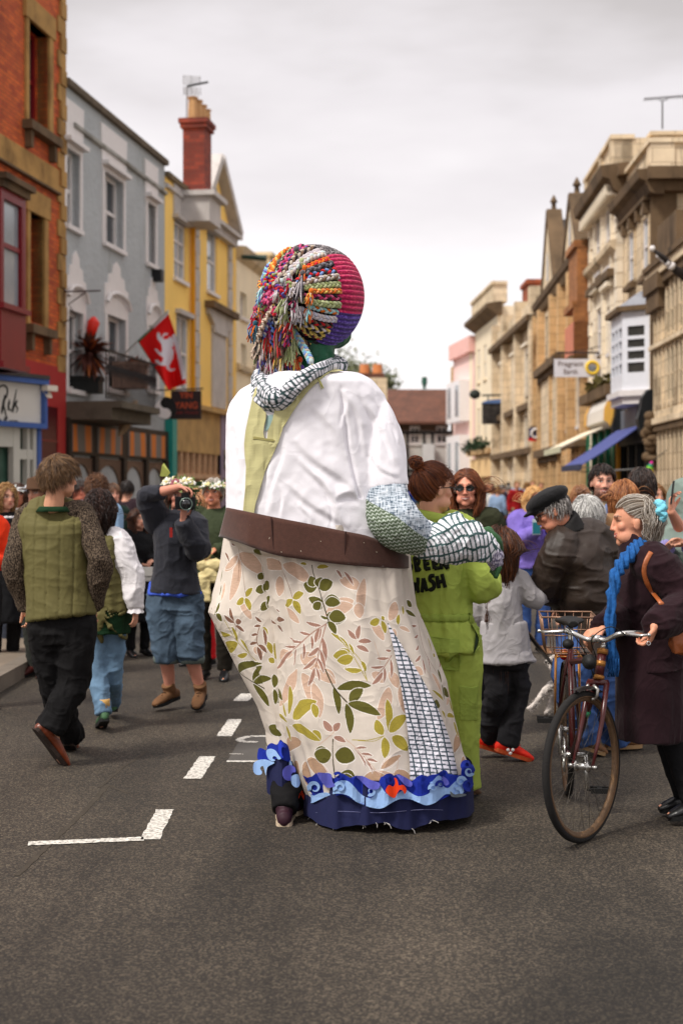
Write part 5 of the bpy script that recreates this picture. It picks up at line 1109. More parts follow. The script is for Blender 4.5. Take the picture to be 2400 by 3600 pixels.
def head_shape(mb,c,B,k=1.0,jaw=1.0):
 def e(x,y,z,a,b,d): mb.ell(np.array(c)+(np.array((x,y,z))*k)@B,a*k,b*k,d*k,B,16,12)
 e(0,-0.012,0.024,0.074,0.094,0.094); e(0,0.022,-0.04,0.056*jaw,0.066,0.072); e(0,0.058,-0.088,0.026*jaw,0.026,0.022)
 e(0.03,0.03,-0.062,0.032*jaw,0.05,0.036); e(-0.03,0.03,-0.062,0.032*jaw,0.05,0.036)
 e(0,0.077,0.034,0.048,0.012,0.011); e(0.036,0.054,-0.014,0.026,0.022,0.024); e(-0.036,0.054,-0.014,0.026,0.022,0.024)
 for q in np.linspace(0,1,5): e(0,0.084+0.014*q,0.018-0.042*q,0.008+0.004*q,0.011,0.010)
 e(0.011,0.094,-0.026,0.008,0.008,0.007); e(-0.011,0.094,-0.026,0.008,0.008,0.007)
 e(0,0.083,-0.050,0.022,0.009,0.0065); e(0,0.082,-0.062,0.019,0.010,0.007)
 for s in (1,-1): e(s*0.078,-0.012,-0.006,0.008,0.019,0.030); e(s*0.083,-0.018,0.004,0.006,0.012,0.018)
def hand(mb,w,d,pn,curl=0.4,side=1,k=1.0,spread=0.12,thumb=0.5):
 """palm with four unequal bent fingers and a thumb rooted on the side of the palm; d towards the fingers, pn the way the palm faces"""
 w=np.asarray(w,float); d=nrm(d); pn=nrm(pn-np.dot(pn,d)*d); a=np.cross(d,pn)*side
 pl=0.085*k
 mb.tube([w,w+d*0.03*k,w+d*pl*0.75,w+d*pl],[0.024*k,0.034*k,0.040*k,0.037*k],12,across=a,r2=[0.019*k,0.016*k,0.014*k,0.012*k])
 for i,(o,L) in enumerate(((0.029,0.070),(0.010,0.078),(-0.009,0.073),(-0.027,0.057))):
  p=w+d*pl*0.93+a*o*k; dd=nrm(d+a*o*spread*12); pts=[p-dd*0.02*k,p]; c=curl*(0.85+0.12*i); n=pn
  for s_,f in enumerate((0.45,0.31,0.24)):
   ang=c*(0.8 if s_==0 else 1.0); dn=dd*math.cos(ang)+n*math.sin(ang); n=n*math.cos(ang)-dd*math.sin(ang); dd=nrm(dn); p=p+dd*L*f*k; pts.append(p)
  mb.tube(pts,np.array((0.0095,0.0092,0.0086,0.0078,0.006))*k,8); mb.ell(pts[-1],*(np.ones(3)*0.0062*k),nu=8,nv=6)
 p=w+d*0.022*k+a*0.026*k; t1=nrm(d*0.75+a*0.75+pn*thumb*0.5); t2=nrm(d*0.95+a*0.25+pn*thumb)
 mb.tube([p,p+t1*0.034*k,p+t1*0.034*k+t2*0.030*k,p+t1*0.034*k+t2*0.054*k],np.array((0.014,0.012,0.010,0.007))*k,8)
def skinmat():
 if 'skin' in MATS: return MATS['skin']
 m=mat('skin',(200,150,125),0.52,0.05,14,attr='col',spec=0.35,bump=0.08,bs=220); b=m.node_tree.nodes['Principled BSDF']
 b.inputs['Subsurface Weight'].default_value=0.08; b.inputs['Subsurface Radius'].default_value=(0.012,0.005,0.003); return m
def shoe(parent,ank,toe,m,solem,k=1.0,high=False,sole_h=0.022,name='shoe',vox=0.006):
 ank=np.asarray(ank,float); toe=np.asarray(toe,float); d=toe-ank; dn=nrm(d); up0=np.array((0,0,1.0)); s=nrm(np.cross(dn,up0)); up=np.cross(s,dn)
 # sole line runs from under the heel to the toe
 heel=ank-up*0.075*k-dn*0.035*k+dn*(0) ; tp=toe
 ln=nrm(tp-heel); upn=np.cross(s,ln); L_=np.linalg.norm(tp-heel); mb=MB()
 st=[(0.0,0.030,0.034,0.030),(0.15,0.036,0.040,0.040),(0.4,0.036,0.034,0.045),(0.65,0.043,0.028,0.034),(0.85,0.040,0.022,0.026),(1.0,0.026,0.016,0.016)]
 pts=[heel+ln*L_*t+upn*h*k*0.9 for t,w,h2,h in st]; mb.tube(pts,[w*k for t,w,h2,h in st],12,across=s,r2=[h2*k for t,w,h2,h in st]); mb.ell(pts[-1]-ln*0.012*k,0.028*k,0.03*k,0.018*k,np.array([s,ln,upn])); mb.ell(pts[0]+ln*0.01*k,0.03*k,0.026*k,0.034*k,np.array([s,ln,upn]))
 mb.tube([heel+ln*0.05*k+upn*0.05*k,ank,ank+up*(0.06 if high else 0.012)*k],[0.040*k,0.043*k,0.046*k],12)
 o=remesh(mb,name,m,parent,vox,2)
 sb=MB(); out=[]; 
 for t,w in ((-0.02,0.022),(0.03,0.033),(0.15,0.037),(0.4,0.035),(0.65,0.044),(0.85,0.041),(0.97,0.028),(1.03,0.010)): out.append((t,w))
 poly=[heel+ln*L_*t+s*w*k for t,w in out]+[heel+ln*L_*t-s*w*k for t,w in out[::-1]]
 sb.prism([p-upn*sole_h*0.35 for p in poly],upn*sole_h); sb.build('sole',solem,o); return o
def footwear(parent,J,m,solem,k=1.0,high=False,**kw):
 for s in 'LR':
  if 'an'+s in J and 'to'+s in J: shoe(parent,J['an'+s],J['to'+s],m,solem,k,high,**kw)
def JJ(Y,**kw): return {n:P(v[0],v[1],Y+(v[2] if len(v)>2 else 0)) for n,v in kw.items()}
def mid(a,b,t=0.5): return np.asarray(a)*(1-t)+np.asarray(b)*t
def torso_path(J,low=0.0,ease=0.0,w=1.0,dp=1.0,top=1.0):
 """spine points with half widths / half depths; low extends below the hips (m)"""
 hp=mid(J['hiL'],J['hiR']); sh=mid(J['shL'],J['shR']); nk=J['neck']; hx=J['hiR']-J['hiL']; sx=J['shR']-J['shL']
 hw=np.linalg.norm(hx)/2; sw=np.linalg.norm(sx)/2; ax=nrm(hx);sx=nrm(sx)
 dn=nrm(hp-sh); e=ease
 pts=[];R=[];R2=[];AC=[]
 if low<0: hp=mid(hp,sh,-low)
 if low>0: 
  pts.append(hp+dn*low); R.append((hw+0.085)*w+e); R2.append(0.125*dp+e); AC.append(ax)
 pts+=[hp,mid(hp,sh,0.32),mid(hp,sh,0.68),mid(hp,sh,0.93),mid(sh,nk,0.45)]
 R+=[(hw+0.08)*w+e,(hw*0.55+sw*0.35+0.035)*w+e,(sw+0.0)*w+e,(sw+0.018)*w+e,0.095+e]
 R2+=[0.12*dp+e,0.105*dp+e,0.12*dp+e,0.095*dp+e,0.07+e]; AC+=[ax,ax*0.6+sx*0.4,sx,sx,sx]
 if top: pts.append(nk); R.append(0.062+e*0.5);R2.append(0.06+e*0.5); AC.append(sx)
 return pts,R,R2,AC
class Person:
 def __init__(s,label,J,B,skin=(204,150,122),k=1.0,hk=None,vox=0.0065,group=None,lips=(170,84,80),brow=(70,50,36),face=True,hands=True,smile=False,hand_kw=None,eyes=(60,44,34),bare=(),jaw=1.0,cat='person',beard=None,loc=None,body=True,wd=1.0,closed=False):
  s.J=J; s.B=B; s.k=k; hk=hk or k; s.hk=hk; s.vox=vox
  g=mid(J['hiL'],J['hiR']); s.root=empty('person',(g[0],g[1],0.0) if loc is None else loc,label,cat,group)
  mb=MB(); c=J['head']; head_shape(mb,c,B,hk,jaw)
  nb=np.array((0,-0.025,-0.06))*hk@B+c; limb(mb,[J['neck']+nrm(J['neck']-nb)*0.03,mid(J['neck'],nb),nb,nb+B[2]*0.05*hk],[0.062*k,0.054*k,0.053*hk,0.05*hk],10)
  pts,R,R2,AC=torso_path(J,0.06,0.0,wd); limb(mb,pts,R,20,16,R2,AC)
  for q in 'LR':
   sh,el,wr=J['sh'+q],J['el'+q],J['wr'+q]
   limb(mb,[mid(sh,J['neck'],0.25),sh,mid(sh,el,0.5),el,mid(el,wr,0.35),wr],np.array((0.06,0.06,0.046,0.038,0.040,0.025))*k,18)
   hd=nrm(wr-el); pn=(0,0,-1.0); cu=0.5; th=0.5; hs=1
   if hand_kw and q in hand_kw: 
    h=hand_kw[q]; hd=h.get('d',hd); pn=h.get('pn',pn); cu=h.get('curl',0.5); th=h.get('thumb',0.5); hs=h.get('side',1)
   if hands: hand(mb,wr-nrm(wr-el)*0.01,np.asarray(hd,float),np.asarray(pn,float),cu,hs,k,thumb=th)
   hi,kn,an=J['hi'+q],J['kn'+q],J['an'+q]
   limb(mb,[hi+(hi-kn)*0.05,mid(hi,kn,0.4),kn,mid(kn,an,0.35),an],np.array((0.085,0.075,0.05,0.052,0.034))*k,18)
   if 'to'+q in J: limb(mb,[an,mid(an,J['to'+q],0.6)+(0,0,-0.01),J['to'+q]+(0,0,0.02)],np.array((0.036,0.03,0.016))*k,6)
  sk=lin(skin); 
  def colr(V):
   C=np.tile(sk,(len(V),1)); n=vnoise(V*30,3)[:,None]; C=C*(1+0.05*n)
   if not face: return C
   L=(V-c)@B.T/hk; x,y,z=L[:,0],L[:,1],L[:,2]; fr=(y>0.03)&(np.abs(z)<0.14)&(np.abs(x)<0.1)
   def blend(mask,col,a): C[mask]=C[mask]*(1-a)+lin(col)*a
   ax=np.abs(x)
   ch=np.exp(-(((ax-0.04)/0.02)**2+((z+0.022)/0.02)**2))*fr; C[:]=C*(1-0.35*ch[:,None])+lin((205,110,95))*0.35*ch[:,None]
   nz=np.exp(-((x/0.014)**2+((z+0.02)/0.016)**2))*(y>0.09); C[:]=C*(1-0.25*nz[:,None])+lin((205,105,90))*0.25*nz[:,None]
   if beard is not None:
    bd=(y>-0.03)&(z<-0.035+0.1*(0.06-y).clip(0,1))&(z>-0.125)&((z<-0.078)|(ax>0.034)|((z>-0.048)&(z<-0.034)&(ax<0.034))); blend(bd,beard,0.8)
   br=fr&(np.abs(z-0.036-0.15*(0.03-ax).clip(-1,0))<0.0048)&(ax>0.013)&(ax<0.05)&(y>0.05); blend(br,brow,0.85)
   es=fr&(y>0.045)&(((ax-0.031)/0.019)**2+((z-0.014)/0.011)**2<1); blend(es,tuple(np.array(skin)*0.72),0.6)
   hh=0.0045 if (smile or closed) else 0.0062
   ew=fr&(y>0.045)&(((ax-0.031)/0.0145)**2+((z-0.013)/hh)**2<1)
   if closed: blend(ew,(60,40,34),0.8)
   else:
    blend(ew,(220,212,206),0.9); ir=ew&(((ax-0.031)/0.0062)**2+((z-0.013)/0.0065)**2<1); blend(ir,eyes,1.0)
    ll=fr&(y>0.045)&(ax>0.016)&(ax<0.047)&(np.abs(z-0.013-hh)<0.0022); blend(ll,(50,34,28),0.8)
   if smile:
    mz=-0.057+9.0*ax**2; mm=fr&(y>0.05)&(ax<0.029)&(np.abs(z-mz)<0.0125*(1-(ax/0.034)**2)); blend(mm,lips,0.9)
    tt=fr&(y>0.05)&(ax<0.024)&(np.abs(z-mz)<0.0046*(1-(ax/0.028)**2)); blend(tt,(216,200,188),0.75)
    mn=np.abs(ax-0.036-0.3*(-z-0.03))<0.0022; blend(fr&mn&(z<-0.02)&(z>-0.055)&(y>0.04),tuple(np.array(skin)*0.72),0.6)
   else:
    mm=fr&(y>0.05)&(ax<0.025)&(np.abs(z+0.056)<0.0105*(1-(ax/0.028)**2)); blend(mm,lips,0.75)
    ml=fr&(y>0.05)&(ax<0.024)&(np.abs(z+0.0555)<0.0022); blend(ml,tuple(np.array(lips)*0.55),0.8)
   nst=fr&(y>0.08)&(((ax-0.009)/0.0045)**2+((z+0.034)/0.003)**2<1); blend(nst,(90,50,42),0.7)
   return C
  s.body=remesh(mb,'body',skinmat(),s.root,vox,5,color=colr)
 # ---- clothing
 def top(s,m,name='top',ease=0.02,sleeve=1.0,low=0.05,w=1.0,dp=1.0,sr=(0.072,0.066,0.056,0.054,0.046),folds=0.007,fs=(9,9,7),seed=1,collar=None,flare=0.0,arms='LR',neck=1,vox=None,cuffr=None,smooth=4,color=None,slr=1.0):
  J=s.J;k=s.k; mb=MB(); pts,R,R2,AC=torso_path(J,low,ease,w,dp,neck); 
  if flare: R[0]+=flare;R2[0]+=flare*0.8
  limb(mb,pts,R,26,20,R2,AC)
  for q in arms:
   sh,el,wr=J['sh'+q],J['el'+q],J['wr'+q]
   if sleeve<=0.0: continue
   path=[mid(sh,J['neck'],0.35),sh,mid(sh,el,0.5),el,mid(el,wr,0.5),wr]; rr=np.array((sr[0],sr[0]*1.02,sr[1],sr[2],sr[3],sr[4]))*k*slr+ease*0.3
   n=int(6*sleeve+0.5); n=max(3,min(6,n))
   if sleeve<1: end=mid(path[2],path[3],0.3) if sleeve<0.55 else path[3]; path=path[:3]+[end] if sleeve<0.55 else path[:5]; rr=rr[:len(path)]
   limb(mb,path,rr,22,14,ends=(0,))
  sd=seed
  return remesh(mb,name,m,s.root,vox or s.vox*1.25,smooth,disp=lambda V:fold(V,folds,fs,sd),color=color)
 def trousers(s,m,name='trousers',r=(0.105,0.09,0.068,0.064,0.056),length=1.0,ease=0.012,w=1.0,folds=0.007,seed=4,rise=0.1,fs=(8,8,10),vox=None,legs='LR',color=None,dp=1.0):
  J=s.J;k=s.k; mb=MB(); hp=mid(J['hiL'],J['hiR']); sh=mid(J['shL'],J['shR']); hx=J['hiR']-J['hiL']; hw=np.linalg.norm(hx)/2; ax=nrm(hx); up=nrm(sh-hp)
  limb(mb,[hp-up*0.1,hp,hp+up*rise],np.array((hw+0.07,hw+0.08,hw+0.06))*w+ease,10,18,np.array((0.10,0.12,0.11))*dp+ease,[ax]*3)
  for q in legs:
   hi,kn,an=J['hi'+q],J['kn'+q],J['an'+q]
   if length>=1: path=[hi+up*0.02,mid(hi,kn,0.45),kn,mid(kn,an,0.5),an+nrm(an-kn)*0.01]
   else: e=mid(kn,an,length); path=[hi+up*0.02,mid(hi,kn,0.45),mid(hi,kn,0.85),mid(kn,e,0.3),e]
   limb(mb,path,np.array(r)*k+ease*0.4,22,14,ends=(0,))
  return remesh(mb,name,m,s.root,vox or s.vox*1.25,4,disp=lambda V:fold(V,folds,fs,seed),color=color)
 def skirt(s,m,name,zs,rs,folds=0.012,seed=2,top_pt=None,n=40,thick=0.0,pleat=9,center=None):
  """garment hanging from the waist: rings at heights zs with (half width, half depth)"""
  J=s.J; hp=mid(J['hiL'],J['hiR']); ax=nrm(J['hiR']-J['hiL'])*(1,1,0); ay=np.array((-ax[1],ax[0],0)); mb=MB(); rings=[]
  c0=hp if center is None else center
  for i,(z,(a,b)) in enumerate(zip(zs,rs)):
   f=i/(len(zs)-1); th=np.linspace(0,2*math.pi,n,endpoint=False); pl=1+0.05*f*np.sin(th*pleat+seed)+0.02*f*np.sin(th*(pleat*2+1)+1); c=np.array((c0[0],c0[1],z)) if center is None else np.array(center(z))
   rings.append(c+np.outer(np.cos(th)*a*pl,ax)+np.outer(np.sin(th)*b*pl,ay))
  mb.loft(rings); return remesh(mb,name,m,s.root,s.vox*1.3,3,disp=lambda V:fold(V,folds,(7,7,1.6),seed))
 # ---- hair: a scalp cap under thousands of strands
 def hair(s,cols,style='short',n=1100,L=0.07,r=0.0022,name='hair',target=None,wave=(0.0,20),curl=0.0,thick=0.012,grav=0.25,lift=0.35,hairline=0.0,crown=(0,-0.35,0.95),part=None,seed=0,coll=None,lenvar=0.25,zlow=None,m=10,vol=1.0,ymax=None):
  rr=np.random.RandomState(seed+3); B=s.B;k=s.hk;c=s.J['head']; C0=c+(np.array((0,-0.012,0.022))*k)@B; rad=np.array((0.078,0.100,0.099))*k*vol
  D=rr.randn(n*4,3); D/=np.linalg.norm(D,axis=1,keepdims=True)
  zl=zlow or (-0.62,-0.55,-0.12,0.34,0.62)
  def ok(D): 
   zmin=np.interp(D[:,1],[-1,-0.3,0.12,0.5,1.0],zl)+hairline+0.06*np.sin(D[:,0]*9); return D[:,2]>zmin
  D=D[ok(D)][:n]; n=len(D); p=D*rad*(1.0); lay=rr.uniform(0,1,n)
  if style=='short': d=D-np.array(crown)*0.9; d=d-(d*D).sum(1,keepdims=True)*D; d/=(np.linalg.norm(d,axis=1,keepdims=True)+1e-9); d=d*(1-lift)+D*lift
  elif style=='long':
   d=np.stack([D[:,0]*1.6+ (0.0 if part is None else part),-0.25+0*D[:,0],-0.2+0*D[:,0]],1); d=d-(d*D).sum(1,keepdims=True)*D; d/=(np.linalg.norm(d,axis=1,keepdims=True)+1e-9); d=d*0.9+D*0.15*lift
  elif style=='pull':
   t=np.array(target)*k; d=t-p; d=d-(d*D).sum(1,keepdims=True)*D; d/=(np.linalg.norm(d,axis=1,keepdims=True)+1e-9)
  elif style=='curly': d=D+0.5*rr.randn(n,3); d/=np.linalg.norm(d,axis=1,keepdims=True)
  LL=L*(1+lenvar*rr.uniform(-1,1,n)); ds=(LL/m)[:,None]; P_=[p.copy()]; G_=(np.array((0,0,-1.0))@B.T)
  for i in range(m):
   if style=='pull':
    t=np.array(target)*k; v=t-p; dist=np.linalg.norm(v,axis=1,keepdims=True); dd=v/(dist+1e-9); rem=(m-i); step=np.maximum(dist/rem,0); 
    un=p/rad; un/=np.linalg.norm(un,axis=1,keepdims=True); p=p+dd*step*1.05
    q=p/(rad); ql=np.linalg.norm(q,axis=1,keepdims=True); lo=1.0+thick/0.09*lay[:,None]*math.sin(math.pi*(i+1)/(m+1)); f=np.where(ql<lo,lo/ql,1.0)
    p=p*f if i<m-2 else p
   else:
    if style=='long':
     rx_=np.hypot(p[:,0],p[:,1]+0.015*k)[:,None]; low=(p@B)[:,2:3]<-0.03*k; d=d-np.where(low&(rx_>0.082*k),0.22,0.0)*np.concatenate([p[:,:2]/np.maximum(rx_,1e-4),0*p[:,:1]],1)
     d=d*np.where(low&(rx_<0.085*k),0.6,1.0)
    d=d*(1-grav)+G_*grav; d/=(np.linalg.norm(d,axis=1,keepdims=True)+1e-9); p=p+d*ds
    q=p/rad; ql=np.linalg.norm(q,axis=1,keepdims=True); lo=1.02+thick/0.09*lay[:,None]; p=np.where(ql<lo,p*lo/np.maximum(ql,1e-6),p)
   if style=='long':
    rx_=np.hypot(p[:,0],p[:,1]+0.015*k)[:,None]; lw=(p@B)[:,2:3]<-0.03*k; fct=np.where(lw&(rx_>(0.105+0.02*lay[:,None])*k),(0.105+0.02*lay[:,None])*k/rx_,1.0); p=p*np.concatenate([fct,fct,np.ones_like(fct)],1)
   if ymax is not None: p[:,1]=np.minimum(p[:,1],ymax*k-0.02*k*lay)
   P_.append(p.copy())
  P_=np.stack(P_,1)            # n, m+1, 3 local
  if curl or wave[0]:
   ph=rr.uniform(0,6.28,n); cl=np.floor(vnoise(P_[:,0]*30,seed)*6); ph=ph*0.25+cl*1.7
   sarc=np.arange(m+1)[None,:]*(LL/m)[:,None]; e1=nrm_rows(np.cross(P_[:,1]-P_[:,0],(0.3,0.2,1.0))); e2=nrm_rows(np.cross(P_[:,1]-P_[:,0],e1)); 
   a=np.minimum(1,np.arange(m+1)/3.0)[None,:]
   amp=curl or wave[0]; w=wave[1] if not curl else 2*math.pi/0.045
   P_=P_+amp*a[...,None]*(np.sin(w*sarc+ph[:,None])[...,None]*e1[:,None,:]+(np.cos(w*sarc+ph[:,None])[...,None]*e2[:,None,:] if curl else 0))
  Wd=P_.reshape(-1,3)@B+C0; Wd=Wd+0.004*k*np.stack([vnoise(Wd*25,1),vnoise(Wd*25,2),vnoise(Wd*25,3)],1); Wd=Wd.reshape(n,m+1,3)
  if coll is not None:
   for i in range(n):
    for j in range(2,m+1):
     h,nn,_,_=coll.find_nearest(Vector(Wd[i,j]),0.08)
     if h is not None:
      dv=Vector(Wd[i,j])-h
      if dv.dot(nn)<0.006: Wd[i,j]=np.array(h+nn*(0.008+0.02*lay[i]))
  pal=lin(np.array(cols)); ci=rr.randint(len(pal),size=n); shade=rr.uniform(0.75,1.2,(n,1)); SC=pal[ci]*shade
  T=np.gradient(Wd,axis=1); T/=(np.linalg.norm(T,axis=2,keepdims=True)+1e-9); a0=np.cross(T,rr.randn(n,1,3)); a0/=(np.linalg.norm(a0,axis=2,keepdims=True)+1e-9); b0=np.cross(T,a0)
  rad_=r*k*np.interp(np.arange(m+1)/m,[0,0.6,1],[1,0.9,0.25])[None,:,None]; V=np.stack([Wd+rad_*(math.cos(t)*a0+math.sin(t)*b0) for t in (0,2.09,4.19)],2)
  V=V.reshape(-1,3); base=(np.arange(n)*(m+1)*3)[:,None,None]+(np.arange(m)*3)[None,:,None]; j=np.arange(3)[None,None,:]; j2=(np.arange(3)+1)%3
  F=np.stack([base+j,base+j2[None,None,:],base+3+j2[None,None,:],base+3+j],-1).reshape(-1,4)
  # scalp cap
  nu,nv=28,18; cap=MB(); cap.ell((0,0,0),*(rad*1.012),nu=nu,nv=nv); cv=cap.v[0]; okc=ok(cv/rad/1.012); cf=[f for f in cap.f if all(okc[i] for i in f)]
  o=len(V); AV=np.concatenate([V,cv@B+C0]); AF=F.tolist()+[[i+o for i in f] for f in cf]
  colv=np.concatenate([np.repeat(SC,(m+1)*3,axis=0),np.tile(pal.mean(0)*0.6,(len(cv),1))])
  loc=np.array(world_loc(s.root)); me=bpy.data.meshes.new(name); me.from_pydata((AV-loc).tolist(),[],AF); colattr(me,colv)
  hm=mat('hair_strands',(90,60,40),0.42,0.0,attr='col',spec=0.45); me.materials.append(hm); me.polygons.foreach_set('use_smooth',[True]*len(me.polygons)); me.update()
  ob=bpy.data.objects.new(name,me); COL.objects.link(ob); ob.parent=s.root; return ob
def nrm_rows(a): return a/(np.linalg.norm(a,axis=1,keepdims=True)+1e-9)
def flowers(parent,c,B,k,n=26,cols=((236,232,220),(240,238,232),(214,200,140)),leaf=(86,104,52),R_=(0.088,0.11),z0=0.055,tilt=0.0,seed=0,name='flower_crown',arc=(0,2*math.pi),sz=0.022):
 rr=np.random.RandomState(seed); mb=MB(); 
 for i in range(n):
  t=arc[0]+(arc[1]-arc[0])*(i+rr.uniform(-.3,.3))/n; p=np.array((R_[0]*math.cos(t),R_[1]*math.sin(t)-0.012,z0+tilt*math.sin(t)+rr.uniform(-0.012,0.014)))*k@B+c
  s_=sz*rr.uniform(0.6,1.25)*k; out=nrm(p-c); mi=rr.randint(len(cols))
  a=nrm(np.cross(out,(0,0,1)));b=np.cross(out,a)
  for q in range(6):
   g=q*1.047+rr.rand(); e=nrm(a*math.cos(g)+b*math.sin(g)+out*0.45); mb.ell(p+e*s_*0.6,s_*0.55,s_*0.28,s_*0.38,np.array([e,out,np.cross(e,out)]),6,5,mi)
  mb.ell(p+out*s_*0.4,*(np.ones(3)*s_*0.3),nu=6,nv=5,mi=len(cols)-1)
  for q in range(3):
   g=rr.uniform(0,6.3); e=nrm(a*math.cos(g)+b*math.sin(g)+out*0.2); w=np.cross(e,out)*s_*0.4; mb.add([p,p+e*s_*0.9+w,p+e*s_*1.9,p+e*s_*0.9-w],[(0,1,2,3)],len(cols))
 mm=[mat('petal_%d_%d_%d'%tuple(x),x,0.7,0.06,30) for x in cols]+[mat('leaf_%d_%d_%d'%tuple(leaf),leaf,0.7,0.1,20)]
 return mb.build(name,mm,parent,True,fix=False)
def fabric(name,col,rough=0.85,var=0.06,vs=6,bump=0.25,bs=300,sheen=0.0,**k): k.setdefault('wr',0.2); return mat(name,col,rough,var,vs,bump,bs,sheen=sheen,bd=0.002,spec=0.15,**k)
DENIM=fabric('blue_denim',(104,132,158),var=0.28,vs=7); DENIMD=fabric('washed_dark_denim',(72,88,104),var=0.4,vs=5); BLACKF=fabric('black_cloth',(22,22,24),var=0.1); LEGB=fabric('black_trousers',(20,19,20),var=0.12,bump=0.15)
OLIVE=fabric('olive_quilting',(98,92,56),0.7,0.08,9,0.2,200,wr=0.12); CHAR=fabric('charcoal_fleece',(46,47,54),0.95,0.1,10,0.5,180,sheen=0.1); BLUESH=fabric('bright_blue_shirt',(70,98,206),var=0.1)
WHITEF=fabric('white_cotton',(224,220,222),var=0.03); DGREEN=fabric('bottle_green_cloth',(24,52,30)); 
BROWNL=mat('brown_leather',(112,50,24),0.35,0.35,9,0.2,60,spec=0.5); SUEDE=mat('brown_suede',(112,78,50),0.8,0.25,12,0.4,90); RUBBER=mat('black_rubber',(20,20,20),0.7,0.1,20); PSOLE=mat('pale_sole',(196,176,150),0.7,0.1,20); BLKL=mat('black_leather',(18,18,20),0.35,0.1,20,spec=0.5)
# knitted marl for the jumper sleeves
def knit(name,a,b,sc=70,rough=0.95):
 m=bpy.data.materials.new(name); m.use_nodes=True; t=m.node_tree; L=t.links.new; bb=t.nodes['Principled BSDF']; bb.inputs['Roughness'].default_value=rough; bb.inputs['Specular IOR Level'].default_value=0.1
 tc=N(t,'ShaderNodeTexCoord'); no=N(t,'ShaderNodeTexNoise'); no.inputs['Scale'].default_value=sc; no.inputs['Detail'].default_value=3; mp=N(t,'ShaderNodeMapping'); mp.inputs['Scale'].default_value=(1.4,1.4,0.8); L(tc.outputs['Object'],mp.inputs[0]); L(mp.outputs[0],no.inputs['Vector'])
 r=N(t,'ShaderNodeValToRGB'); e=r.color_ramp.elements; e[0].position=0.42; e[0].color=(*lin(a),1); e[1].position=0.66; e[1].color=(*lin(b),1); L(no.outputs['Fac'],r.inputs[0]); L(r.outputs[0],bb.inputs['Base Color'])
 bp=N(t,'ShaderNodeBump'); bp.inputs['Strength'].default_value=0.6; bp.inputs['Distance'].default_value=0.004; L(no.outputs['Fac'],bp.inputs['Height']); L(bp.outputs[0],bb.inputs['Normal']); return m
MARL=knit('marled_knit',(42,35,30),(112,97,82),110)
# ---------------------------------------------------------------- left-hand group
def man_vest():
 Y=8.3; J=JJ(Y,head=(214,1680,0.0),neck=(190,1778,0.0),shL=(92,1822,0.07),shR=(290,1812,0.04),elL=(52,1985,0.02),wrL=(98,2140,0.10),elR=(355,1975,-0.05),wrR=(326,2135,0.06),
   hiL=(166,2205,0.0),hiR=(268,2205,0.0),knL=(196,2430,0.08),knR=(256,2405,-0.02),anL=(246,2585,0.42),anR=(176,2560,-0.08),toL=(262,2665,0.66),toR=(234,2706,-0.02))
 B=basis((0.78,0.60,-0.10)); p=Person('man in an olive quilted waistcoat over a marled brown jumper, walking away on the left',J,B,skin=(206,150,120),k=1.02,hk=0.98,vox=0.006,hand_kw={'L':dict(curl=0.9),'R':dict(curl=1.0,d=(-0.2,0.3,-1))},wd=0.95,brow=(96,66,40))
 p.top(MARL,'jumper',ease=0.006,low=-0.15,w=0.92,sr=(0.064,0.066,0.066,0.064,0.050),folds=0.010,seed=3)
 # waistcoat with vertical channels and hem
 def ch(V):
  x=V[:,0]; f=np.abs(np.modf((x+5.0)/0.072)[0]-0.5)*2; return 0.010*np.sqrt(np.clip(1-f**5,0,1))+fold(V,0.005,(6,6,13),9)
 J2=dict(J); mb=MB(); hp=mid(J['hiL'],J['hiR']); pts,R,R2,AC=torso_path(J,0.0,0.034,1.02,1.12,1); pts[0]=hp+(0,0,0.055); R[0]=0.198;R2[0]=0.165; R[1]=0.190; R2[1]=0.16; R[2]=0.188; R[3]=0.205; R2[3]=0.16; R[4]=0.175; R2[4]=0.13; R[5]=0.095; limb(mb,pts,R,28,22,R2,AC)
 remesh(mb,'waistcoat',OLIVE,p.root,0.007,3,disp=ch)
 mb=MB(); nk=J['neck']; mb.tube([nk-(0,0,0.034),nk-(0,0,0.012),nk-(0,0,0.004)],[0.108,0.092,0.083],20); mb.build('collar',DGREEN,p.root,True)
 p.trousers(LEGB,r=(0.112,0.100,0.082,0.078,0.078),seed=5,folds=0.012)
 footwear(p.root,J,BROWNL,mat('dark_sole',(46,34,28),0.8),1.08,True,name='boot')
 p.hair(((122,90,58),(96,70,46),(146,112,76),(84,60,40)),'short',5200,L=0.062,grav=0.05,lift=0.14,thick=0.016,wave=(0.006,60),seed=2,m=8,r=0.0014,crown=(0.15,-0.5,0.85),zlow=(-0.50,-0.40,0.02,0.36,0.6),lenvar=0.4)
 return p
man_vest()
